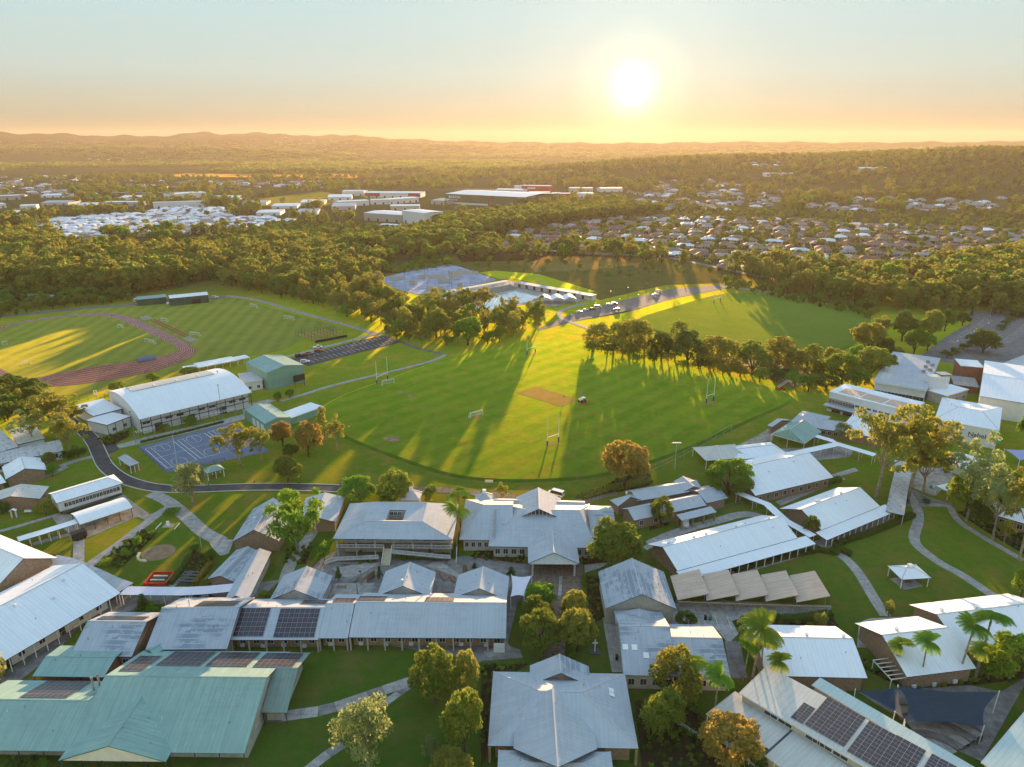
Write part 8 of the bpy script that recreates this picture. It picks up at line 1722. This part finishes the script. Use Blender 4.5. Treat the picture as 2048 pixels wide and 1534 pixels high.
# sheds behind the running track
b1 = gable('dark green depot shed with translucent roof sheets', Z7(800, 292), Z7(975, 275), 4.2, depth=9, pitch=14, roof='roof_green', wall='dark_green_wall', inset=.2, name='depot_shed', doors=1, fascia='dark_green_wall')
b2 = gable('dark green depot shed with a pale roof and open bay', Z7(992, 284), Z7(1220, 262), 5.2, depth=11, pitch=12, roof='roof_white', wall='dark_green_wall', inset=.2, name='depot_shed', doors=1, fascia='dark_green_wall'); MB().box(b2.L * .55, b2.L * .78, .1, .18, .1, 3.2).build('open_bay_shade', 'black_plastic', b2.root)  # black panel painted in for the shade inside the open bay
for lb, A_, B_ in (('green roofed house beyond the track at the left edge', Z7(-80, 240), Z7(100, 232)), ('pale green roofed house beyond the track', Z7(90, 290), Z7(275, 285)), ('green roofed house half hidden by trees beyond the track', Z7(-60, 290), Z7(60, 290))): gable(lb, A_, B_, 3.0, depth=12, pitch=20, roof='roof_green', wall='grey_wall', hips=(5, 5), name='house', cat='house')
# ------------------------------------------------------------------ warehouses of the middle distance
def shed(label, A_, B_, h, d, wall='white_wall', roof='roof_white', bands=(), name='warehouse', z=0.0):
    a, b = at(A_, z), at(B_, z); root = thing(name, label, 'warehouse', a, math.atan2(b.y - a.y, b.x - a.x)); L = (b - a).length
    h *= 1.12; MB().box(0, L, 0, d, 0, h, top=False).build('wall', wall, root); MB().slab([(-.3, -.3, h + .2), (L + .3, -.3, h + .2), (L + .3, d / 2, h + .2 + d * .03), (-.3, d / 2, h + .2 + d * .03)], .2).slab([(-.3, d / 2, h + .2 + d * .03), (L + .3, d / 2, h + .2 + d * .03), (L + .3, d + .3, h + .2), (-.3, d + .3, h + .2)], .2).build('roof', roof, root)
    for u0, u1, z0, z1, m in bands: MB().box(L * u0, L * u1, -.25, -.02, h * z0, h * z1).build('sign_panel' if 'sign' in m else 'door' if m == 'dark_steel' else 'panel', m, root)
    n = max(2, int(L / 14))
    for i in range(n): MB().box(L * (i + .5) / n - 1.6, L * (i + .5) / n + 1.6, -.12, -.01, .1, min(3.4, h * .6)).build('door', 'dark_steel', root)
    return root, L
shed('white warehouse left of the maroon ended store', Y7(15, 108), Y7(165, 108), 8, 40)
shed('long pale store with maroon ends', Y7(170, 120), Y7(550, 122), 8, 50, bands=((.0, .27, .25, .98, 'sign_maroon'), (.78, 1., .25, .98, 'sign_maroon')))
shed('row of white units with dark doors, left', Y7(-10, 182), Y7(200, 172), 7, 25); shed('row of white units with dark doors, middle', Y7(212, 168), Y7(325, 166), 7, 22); shed('row of white units with dark doors, right', Y7(332, 166), Y7(540, 150), 7, 25)
shed('low cream warehouse above the bush', Y7(345, 208), Y7(545, 206), 6, 30, 'cream_wall'); shed('pale grey stepped warehouse', Y7(165, 275), Y7(420, 292), 9, 45, 'grey_wall'); shed('tall white warehouse block with ribbed wall', Y7(425, 290), Y7(580, 312), 14, 30); shed('low white shed at the edge of the bush', Y7(270, 325), Y7(430, 335), 3.5, 12)
big, bigL = shed('vast dark green hardware store with white lettering', Y7(722, 160), Y7(1260, 190), 15, 110, 'sign_green', bands=((.0, .55, .0, .18, 'white_wall'),))
lettering('BUNNINGS', big, (bigL * .045, -.2, 10.2), 5.0, 'white_paint', 0, .1); lettering('warehouse', big, (bigL * .05, -.2, 6.2), 4.2, 'white_paint', 0, .1)
hm_ = MB().box(bigL * .57, bigL * .585, -.3, -.05, 4.5, 11).box(bigL * .55, bigL * .605, -.3, -.05, 11.02, 13.5).build('emblem', 'sign_red', big)
shed('grey covered yard in front of the hardware store', Y7(622, 165), Y7(720, 170), 6, 60, 'grey_wall', 'roof_blue_grey')
shed('brown roofed shops behind the hardware store', Y7(850, 92), Y7(1050, 92), 6, 40, 'brick_wall', 'roof_tile_brown'); shed('white showroom behind the hardware store', Y7(1060, 108), Y7(1240, 112), 11, 40, bands=((.06, .55, .35, .5, 'letter_dark'),))
shed('wide orange red showroom wall', Y7(1240, 78), Y7(1435, 82), 11, 30, 'sign_red', bands=((.2, .48, .5, .72, 'white_paint'),)); shed('small white block left of the orange red wall', Y7(1190, 78), Y7(1238, 78), 10, 25)
shed('white showroom before the orange red wall', Y7(1290, 122), Y7(1434, 122), 9, 35); shed('small white showroom beside the red one', Y7(1440, 122), Y7(1490, 123), 8, 25); shed('small red showroom beside the white ones', Y7(1496, 126), Y7(1590, 126), 8, 25, 'sign_red'); shed('white showroom at the right of the strip', Y7(1625, 124), Y7(1730, 124), 8, 30); shed('cream showroom behind the strip', Y7(1560, 84), Y7(1720, 86), 8, 30, 'cream_wall'); shed('white showroom at the end of the strip', Y7(1780, 86), Y7(1930, 84), 8, 30)
shed('long white roofed shed in the left suburb', Z10(1030, 462), Z10(1210, 450), 8, 40); shed('striped roofed sports centre above the white estate', Z10(900, 520), Z10(1200, 510), 8, 30, 'white_wall', 'roof_cream'); shed('grey roofed shed beside the estate', Z10(610, 505), Z10(815, 505), 6, 25, 'grey_wall'); shed('white shed at the left edge', Z10(-40, 520), Z10(40, 515), 6, 30); shed('low white shed right of the left edge', Z10(120, 528), Z10(215, 525), 6, 30); shed('long grey roof at the left edge', Z10(-40, 472), Z10(125, 465), 7, 25, 'grey_wall')
for i, (x0, x1, y, d, h) in enumerate(((240, 400, 500, 30, 6), (430, 560, 512, 26, 6), (700, 860, 470, 34, 7), (1240, 1400, 470, 30, 7), (1420, 1560, 500, 26, 6), (1590, 1740, 520, 30, 6), (1760, 1900, 500, 34, 7), (1500, 1640, 560, 26, 6), (1740, 1860, 556, 30, 6), (0, 110, 560, 26, 5), (240, 380, 455, 28, 6), (1920, 2060, 470, 40, 8), (1940, 2080, 528, 34, 8))):
    shed('%s big pale roof counted from the left in the far estate' % ORD[i], Z10(x0, y), Z10(x1, y - 2), h * .62, d * 1.9, 'white_wall' if i % 3 else 'cream_wall', 'roof_white' if i % 4 else 'roof_blue_grey')
vi = Bld('viaduct', 'long pale concrete viaduct among the trees on the left', Z10(615, 428), Z10(1040, 428), 8.0, 'bridge'); MB().box(0, vi.L, 0, 10, 7, 9).build('deck', 'concrete', vi.root)
for i in range(10): post(vi.root, vi.L * (i + .5) / 10, 5, 0, 7, 1.6, 'concrete', 'pier')
# ------------------------------------------------------------------ woodland
WOODS = []     # (px polygon, spacing m, [(proto, weight)], height range, tag)
def wood(poly, spacing, mix, h0, h1, where): WOODS.append((poly, spacing, mix, h0, h1, where))
K = {k: i for i, k in enumerate(FKEYS)}
PH = {'full': 12.2, 'gum': 16.0, 'slim': 14.0, 'round': 9.8, 'bush': 3.0}
GUM = [('gum_a', 3), ('gum_b', 2), ('gum_c', 2), ('gum_d', 1), ('slim_a', 1), ('slim_b', 2), ('round_b', 1), ('full_a', 4), ('full_b', 3), ('full_c', 1)]
DARK = [('gum_b', 2), ('full_b', 3), ('full_a', 1), ('gum_d', 1), ('slim_a', 2), ('round_a', 3), ('round_b', 2), ('round_c', 1)]
SCRUB = [('round_c', 2), ('round_b', 2), ('slim_a', 1), ('bush_a', 3), ('bush_b', 2), ('round_a', 1)]
wood([(0, 485), (40, 485), (200, 515), (330, 522), (420, 520), (430, 562), (300, 588), (250, 596), (0, 590)], 8.5, GUM, 13, 22, 'behind the running track on the left')
wood([(420, 520), (560, 480), (640, 500), (760, 520), (770, 545), (745, 560), (780, 600), (790, 660), (745, 652), (640, 618), (530, 590), (440, 572)], 8.0, GUM + [('bush_a', 2), ('round_b', 3)], 9, 17, 'between the gravel track and the pale courts')
wood([(790, 640), (850, 615), (1000, 628), (1085, 640), (1095, 672), (1000, 688), (905, 704), (800, 690), (760, 668)], 9.6, GUM + [('bush_b', 2), ('bush_a', 2), ('round_c', 1), ('round_b', 2)], 9, 17, 'in the clump above the sports field')
wood([(1440, 548), (1500, 560), (1560, 590), (1680, 612), (1760, 625), (1900, 632), (2100, 640), (2150, 570), (1900, 560), (1700, 552), (1560, 540)], 10, GUM + [('bush_a', 2)], 12, 20, 'in the belt beyond the upper field')
wood([(1830, 560), (2060, 520), (2200, 560), (2200, 640), (1990, 618), (1900, 610)], 9, GUM, 15, 22, 'in the tall stand at the right edge')
wood([(650, 515), (780, 510), (880, 500), (960, 478), (1100, 452), (1290, 432), (1330, 424), (1200, 420), (1000, 434), (880, 452), (850, 468), (700, 500)], 8.5, DARK, 12, 19, 'in the dark wood before the hardware store')
wood([(330, 500), (480, 458), (560, 448), (700, 452), (850, 465), (760, 515), (640, 505), (560, 485), (440, 522)], 7.5, SCRUB, 4, 9, 'in the green scrub below the pale estate')
wood([(760, 545), (870, 515), (900, 520), (905, 532), (790, 548)], 5.5, [('round_c', 1), ('bush_b', 2)], 5, 7, 'in the hedge line above the pale courts')
wood([(905, 535), (960, 505), (1120, 525), (1320, 520), (1440, 550), (1330, 560), (1150, 550), (1000, 545)], 16, [('bush_a', 2), ('bush_b', 3), ('slim_a', 1), ('round_c', 1)], 2.5, 7, 'dotted over the rough grassland')
wood([(1450, 560), (1600, 588), (1760, 622), (1740, 640), (1560, 600), (1440, 575)], 6, SCRUB, 3, 6, 'along the gravel road of the upper field')
wood([(0, 575), (90, 580), (270, 590), (260, 605), (60, 625), (0, 640)], 6.0, DARK, 5, 9, 'beyond the service road on the left')
wood([(-60, 770), (60, 775), (110, 800), (60, 850), (-60, 840)], 5.5, DARK, 6, 9, 'at the left edge beyond the old roofs')
cand = []
for poly, sp, mix, h0, h1, where in WOODS:
    W = np.array([m[1] for m in mix], float); W /= W.sum()
    for p in fill(px(poly), sp):
        key = mix[int(RS.choice(len(mix), p=W))][0]; h = RS.uniform(h0, h1)
        if key.startswith('bush'): h *= .55
        cand.append((p[0], p[1], key, h, where))
cand.sort(key=lambda c: math.hypot(c[0], c[1]))
FULL = {'gum_a': 'gum_gold', 'gum_b': 'gum_olive', 'gum_c': 'gum_gold', 'gum_d': 'gum_olive', 'slim_a': 'slim_olive', 'slim_b': 'slim_gold', 'full_a': 'full_gold', 'full_b': 'full_olive', 'full_c': 'full_green', 'round_a': 'round_dark', 'round_b': 'round_olive', 'round_c': 'round_green',
        'bush_a': 'bush_green', 'bush_b': 'bush_bright', 'bush_c': 'bush_dark'}
WL = {'gum_gold': 'golden tinted gum tree', 'gum_olive': 'olive green gum tree', 'slim_olive': 'slender olive tree', 'full_gold': 'bushy golden tree', 'full_olive': 'bushy olive tree', 'full_green': 'bushy green tree', 'slim_gold': 'slender golden tree', 'round_dark': 'dark dense tree', 'round_olive': 'rounded olive tree', 'round_green': 'rounded green tree', 'bush_green': 'low green shrub', 'bush_bright': 'bright green shrub', 'bush_dark': 'dark shrub'}
NIND = 230
for x, y, key, h, where in cand[:NIND]:
    k = FULL[key]; tree(k, (x, y, 0), h, WL[k] + ' ' + where, 'trees ' + where)
rest = cand[NIND:]
woodland('woodland', [(c[0], c[1], 0) for c in rest], [K[c[2]] for c in rest], [(c[3] / PH[c[2].split('_')[0]] * 1.05, c[3] / PH[c[2].split('_')[0]]) for c in rest], 'golden and olive bushland filling the middle distance')
wb = [p for pts in BEDS for p in fill(px(pts), 1.05) if RS.rand() < .62]
wk = [K[['bush_a', 'bush_b', 'bush_c', 'bush_c'][int(RS.randint(4))]] for _ in wb]; ws = [(RS.uniform(.12, .34), RS.uniform(.14, .42)) for _ in wb]
tag(woodland('ground_cover', [(p[0], p[1], .03) for p in wb], wk, ws, 'low mixed planting filling the mulched garden beds'), cat='ground cover')
# ------------------------------------------------------------------ houses
def house_mesh(L, W, ell, roofmat, wallmat='house_wall'):
    r = MB(); z0, o = 2.6, .5
    def hip(x0, x1, y0, y1, k=.42):
        h = min(x1 - x0, y1 - y0) / 2; zr = z0 + h * k
        if x1 - x0 >= y1 - y0: a, b = (x0 + h, (y0 + y1) / 2, zr), (x1 - h, (y0 + y1) / 2, zr); P = [[(x0, y0, z0), (x1, y0, z0), b, a], [(x1, y1, z0), (x0, y1, z0), a, b], [(x0, y1, z0), (x0, y0, z0), a], [(x1, y0, z0), (x1, y1, z0), b]]
        else: a, b = ((x0 + x1) / 2, y0 + h, zr), ((x0 + x1) / 2, y1 - h, zr); P = [[(x0, y0, z0), (x1, y0, z0), a], [(x1, y1, z0), (x0, y1, z0), b], [(x0, y1, z0), (x0, y0, z0), a, b], [(x1, y0, z0), (x1, y1, z0), b, a]]
        for p in P: r.slab(p, .18)
    hip(-L / 2 - o, L / 2 + o, -W / 2 - o, W / 2 + o); w = MB().box(-L / 2, L / 2, -W / 2, W / 2, 0, z0 + .1, top=False)
    if ell: hip(-L / 2 - o, -L / 2 + ell + o, -W / 2 - 5 - o, W / 2 - 1); w.box(-L / 2, -L / 2 + ell, -W / 2 - 5, -W / 2 - .01, 0, z0 + .1, top=False); w.box(-L / 2 + .6, -L / 2 + ell - .6, -W / 2 - 5.04, -W / 2 - 5.01, .1, 2.2, 1)
    for i in range(3): x = -L / 2 + (ell or 0) + 1.5 + i * (L - (ell or 0) - 3) / 2.2; w.box(x - .7, x + .7, -W / 2 - .04, -W / 2 - .01, .9, 2.1, 1)
    return r.mesh('roof', roofmat), w.mesh('wall', [wallmat, 'window_glass'])
HR = {'brown': 'roof_tile_brown', 'red': 'roof_tile_red', 'grey': 'roof_tile_grey', 'white': 'roof_pale'}
HM = {}
def house(x, y, z, rz, var, col, label, group, wall='house_wall', small=False, kind='house'):
    k = (var, col, wall, small)
    if k not in HM: L, W, e = [(15, 10, 6), (17, 9, 0), (14, 11, 5.5), (18, 11, 6.5)][var]; s = .8 if small else 1.0; HM[k] = house_mesh(L * s, W * s, e * s, HR[col], wall)
    t = thing(kind, label, kind, (x, y, z), rz, group); put('wall', HM[k][1], t); put('roof', HM[k][0], t)
def spot(x, y, a):
    r = np.hypot(a[:, 0], a[:, 1]); u = a[:, 0] / a[:, 1]; return ['front', 'middle', 'back'][int(3 * np.mean(r < math.hypot(x, y)) * .999)] + ' rows, ' + ['far left', 'left', 'centre', 'right', 'far right'][int(5 * np.mean(u < x / y) * .999)]
SUB = px([(965, 492), (1010, 470), (1120, 452), (1200, 436), (1330, 412), (1480, 418), (1600, 424), (1800, 428), (2060, 440), (2200, 500), (1900, 545), (1620, 540), (1460, 540), (1300, 508), (1180, 500)])
def rows(poly, ang, along, depth, street):
    p = np.array([(q[0], q[1]) for q in poly]); c = p.mean(0); u = np.array([math.cos(ang), math.sin(ang)]); w = np.array([-u[1], u[0]]); out = []; R_ = np.abs(p - c).max() * 1.6; v = -R_; k = 0
    while v < R_:
        t = -R_ + RS.rand() * along
        while t < R_:
            q = c + u * (t + RS.normal() * 1.2) + w * (v + RS.normal() * 1.0); out.append((q[0], q[1], k)); t += along * RS.uniform(.9, 1.25)
        v += depth if k % 2 == 0 else depth + street; k += 1
    o = np.array(out); return o[inside(o[:, :2], p)]
hs = rows(SUB, -.30, 21, 23, 15); hs = hs[np.argsort(np.hypot(hs[:, 0], hs[:, 1]))][:300]
for i, (x, y, k) in enumerate(hs):
    col = ['brown', 'grey', 'brown', 'red', 'brown', 'grey', 'white', 'brown'][int(RS.randint(8))]
    house(x, y, tz(x, y) - .1, -.30 + (math.pi if k % 2 else 0) + RS.normal() * .05, int(RS.randint(4)), col, 'house with a %s roof in the %s of the hazy suburb' % ({'brown': 'brown tiled', 'grey': 'grey tiled', 'red': 'red tiled', 'white': 'pale metal'}[col], spot(x, y, hs)), 'houses of the hazy suburb')
EST = px([Z10(150, 605), Z10(400, 578), Z10(620, 560), Z10(850, 552), Z10(900, 530), Z10(1080, 516), Z10(1330, 520), Z10(1345, 570), Z10(1500, 570), Z10(1700, 592), Z10(1640, 628), Z10(1290, 640), Z10(1230, 668), Z10(930, 672), Z10(780, 690), Z10(520, 705), Z10(300, 702), Z10(380, 660)])
es = rows(EST, .06, 15.5, 15, 9); es = es[np.argsort(np.hypot(es[:, 0], es[:, 1]))][:300]
for x, y, k in es: col = 'white' if RS.rand() < .8 else 'grey'; house(x, y, 0, .06 + (math.pi if k % 2 else 0), int(RS.randint(4)), col, 'villa with a %s roof in the %s of the pale estate' % ('white' if col == 'white' else 'grey', spot(x, y, es)), 'villas of the dense pale estate', 'white_wall', True, 'villa')
far_sites = []
def on_land(p):
    d = ray(p).normalized(); t = 300.0
    while t < 12000:
        q = Vector((0, 0, CAMZ)) + d * t
        if q.z < tz(q.x, q.y): return q
        t *= 1.01
for (zf, x0, y0, x1, y1, n_, lb, gp) in ((Z12, 150, 310, 260, 400, 14, 'pale house on the glowing slope under the sun', 'houses on the glowing slope'), (Z12, 360, 310, 450, 400, 12, 'pale house in the bright cluster on the far slope', 'bright cluster on the far slope'), (Z12, 480, 330, 590, 470, 24, 'house in the column climbing the far slope', 'houses climbing the far slope'), (Z12, 660, 370, 790, 460, 18, 'house at the foot of the wooded hill', 'houses at the foot of the wooded hill'), (Z12, 930, 400, 1950, 470, 46, 'house between the suburb and the wooded hill', 'houses below the wooded hill'), (Z12, 0, 360, 480, 470, 30, 'house in the golden glare left of the far slope', 'houses in the golden glare'), (Z12, 610, 220, 790, 245, 7, 'house on the skyline ridge', 'houses on the skyline ridge'),
                                       (Z10, 500, 180, 850, 240, 22, 'tiny pale house on the dark left ridge', 'houses on the left ridge'), (Z10, 1600, 110, 1950, 165, 16, 'tiny house on the far round hill', 'houses on the far round hill'), (Z10, 0, 330, 550, 450, 75, 'house among the trees of the far left suburb', 'houses of the far left suburb'), (Z10, 700, 360, 1900, 400, 50, 'house among the trees beyond the viaduct', 'houses beyond the viaduct')):
    for i in range(n_):
        q = on_land(zf(RS.uniform(x0, x1), RS.uniform(y0, y1)))
        if q is not None: far_sites.append((q.x, q.y)); house(q.x, q.y, tz(q.x, q.y) - .3, RS.uniform(-.5, .5), int(RS.randint(4)), ['white', 'grey', 'brown', 'grey'][int(RS.randint(4))], lb, gp, 'white_wall', False, 'distant_house')  # plain distant houses, built from the same shapes as the suburb's
for lb, a, b, d in (('long white building on the wooded hilltop', Z12(1210, 262), Z12(1370, 258), 25), ('long pale building below the skyline ridge', Z12(720, 290), Z12(915, 288), 25)):
    p, q = on_land(a), on_land(b)
    if p is not None and q is not None:
        h = min(tz(p.x, p.y), tz(q.x, q.y)); L = (at(b, h) - at(a, h)).length; o = at(a, h); t = thing('hilltop_building', lb, 'building', (o.x, o.y, h - 1), 0); MB().box(0, L, 0, d, 0, 8, top=False).build('wall', 'white_wall', t); MB().slab([(-1, -1, 8.2), (L + 1, -1, 8.2), (L + 1, d + 1, 9.5), (-1, d + 1, 9.5)], .3).build('roof', 'roof_pale', t)
        for i in range(8): MB().box(L * (i + .3) / 8, L * (i + .7) / 8, -.1, -.02, 3, 6).build('window', 'window_glass', t)
FAR_SITES = np.array(far_sites)
# garden and street trees among the houses
pts, kn, sz = [], [], []
HP = np.array([(h[0], h[1]) for h in hs] + [(e[0], e[1]) for e in es])
for poly, sp, keep in ((SUB, 11, .62), (EST, 17, .30)):
    for x, y in fill(poly, sp):
        if RS.rand() > keep or np.min(np.hypot(HP[:, 0] - x, HP[:, 1] - y)) < 8.5: continue
        key = ['round_a', 'round_b', 'round_c', 'bush_a', 'slim_a', 'gum_b'][int(RS.randint(6))]; h = RS.uniform(3.5, 9) * (.5 if key.startswith('bush') else 1); pts.append((x, y, tz(x, y) - .2)); kn.append(K[key]); sz.append((h / PH[key.split('_')[0]] * 1.1, h / PH[key.split('_')[0]]))
woodland('woodland', pts, kn, sz, 'garden trees scattered between the suburban houses')
print('houses', len(hs), len(es))
# far bush over the plain and hills
EXCL = [SUB, EST, px([(-40, 470), (60, 462), (330, 498), (480, 458), (560, 447), (700, 450), (855, 460), (890, 440), (1010, 425), (1010, 436), (855, 470), (760, 520), (440, 524), (200, 505), (-40, 490)]), px([(480, 402), (640, 383), (700, 392), (650, 412), (520, 412)])]
IND = px([Y7(-20, 70), Y7(560, 66), Y7(1240, 60), Y7(1930, 66), Y7(1930, 130), Y7(1300, 185), Y7(600, 330), Y7(160, 340), Y7(-20, 200)])
pts, kn, sz = [], [], []
SHD = np.array([tuple(o.location[:2]) for o in COL.objects if o.name.startswith('warehouse')])
for (r0, r1, sp) in ((640, 1500, 15), (1500, 2600, 24)):
    g = fill([(-.85 * r1, r0 * .7), (.85 * r1, r0 * .7), (.85 * r1, r1), (-.85 * r1, r1)], sp)
    rr = np.hypot(g[:, 0], g[:, 1]); g = g[(rr > r0) & (rr < r1) & (np.abs(g[:, 0]) < g[:, 1] * .8)]
    for e in EXCL: g = g[~inside(g, e)]
    gp = [(-1150, 2350), (-300, 2250), (-250, 2480), (-1150, 2620)]; g = g[~inside(g, gp)]
    for x, y in g:
        d = mnoise.noise((x * .004, y * .004, 3.1))
        hill = tz(x, y)
        if inside([(x, y)], IND)[0] and RS.rand() < .97: continue
        if np.any((x - SHD[:, 0] > -12) & (x - SHD[:, 0] < 75) & (SHD[:, 1] - y < 70) & (SHD[:, 1] - y > -45)): continue
        if len(FAR_SITES) and np.any((np.abs(FAR_SITES[:, 0] - x) < 16) & (FAR_SITES[:, 1] - y < 75) & (FAR_SITES[:, 1] - y > -12)): continue
        if d < (-.2 if y < 1500 else -.02) and hill < 22 or RS.rand() < .2: continue
        key = DARK[int(RS.randint(len(DARK)))][0] if RS.rand() < .5 else GUM[int(RS.randint(len(GUM)))][0]
        h = RS.uniform(9, 19); pts.append((x, y, hill - .5)); kn.append(K[key]); s = h / PH[key.split('_')[0]]; sz.append((s * 1.15, s))
woodland('woodland', pts, kn, sz, 'scattered trees and bush over the plain and near hills')
pts, kn, sz = [], [], []
for (r0, r1, sp) in ((2600, 4400, 46), (4400, 6300, 58)):
    g = fill([(-.85 * r1, r0 * .7), (.85 * r1, r0 * .7), (.85 * r1, r1), (-.85 * r1, r1)], sp)
    rr = np.hypot(g[:, 0], g[:, 1]); g = g[(rr > r0) & (rr < r1) & (np.abs(g[:, 0]) < g[:, 1] * .8)]
    for x, y in g:
        d = mnoise.noise((x * .0016, y * .0016, 7.7)); hill = tz(x, y)
        if (d < .0 and hill < 40) or RS.rand() < .2: continue
        pts.append((x, y, hill - 2)); kn.append(15 + int(RS.randint(3))); s = RS.uniform(.8, 1.5); sz.append((s, RS.uniform(.7, 1.5)))
woodland('woodland', pts, kn, sz, 'far hazy bush covering the hills below the horizon')
print('trees', len(cand), 'far', len(pts))
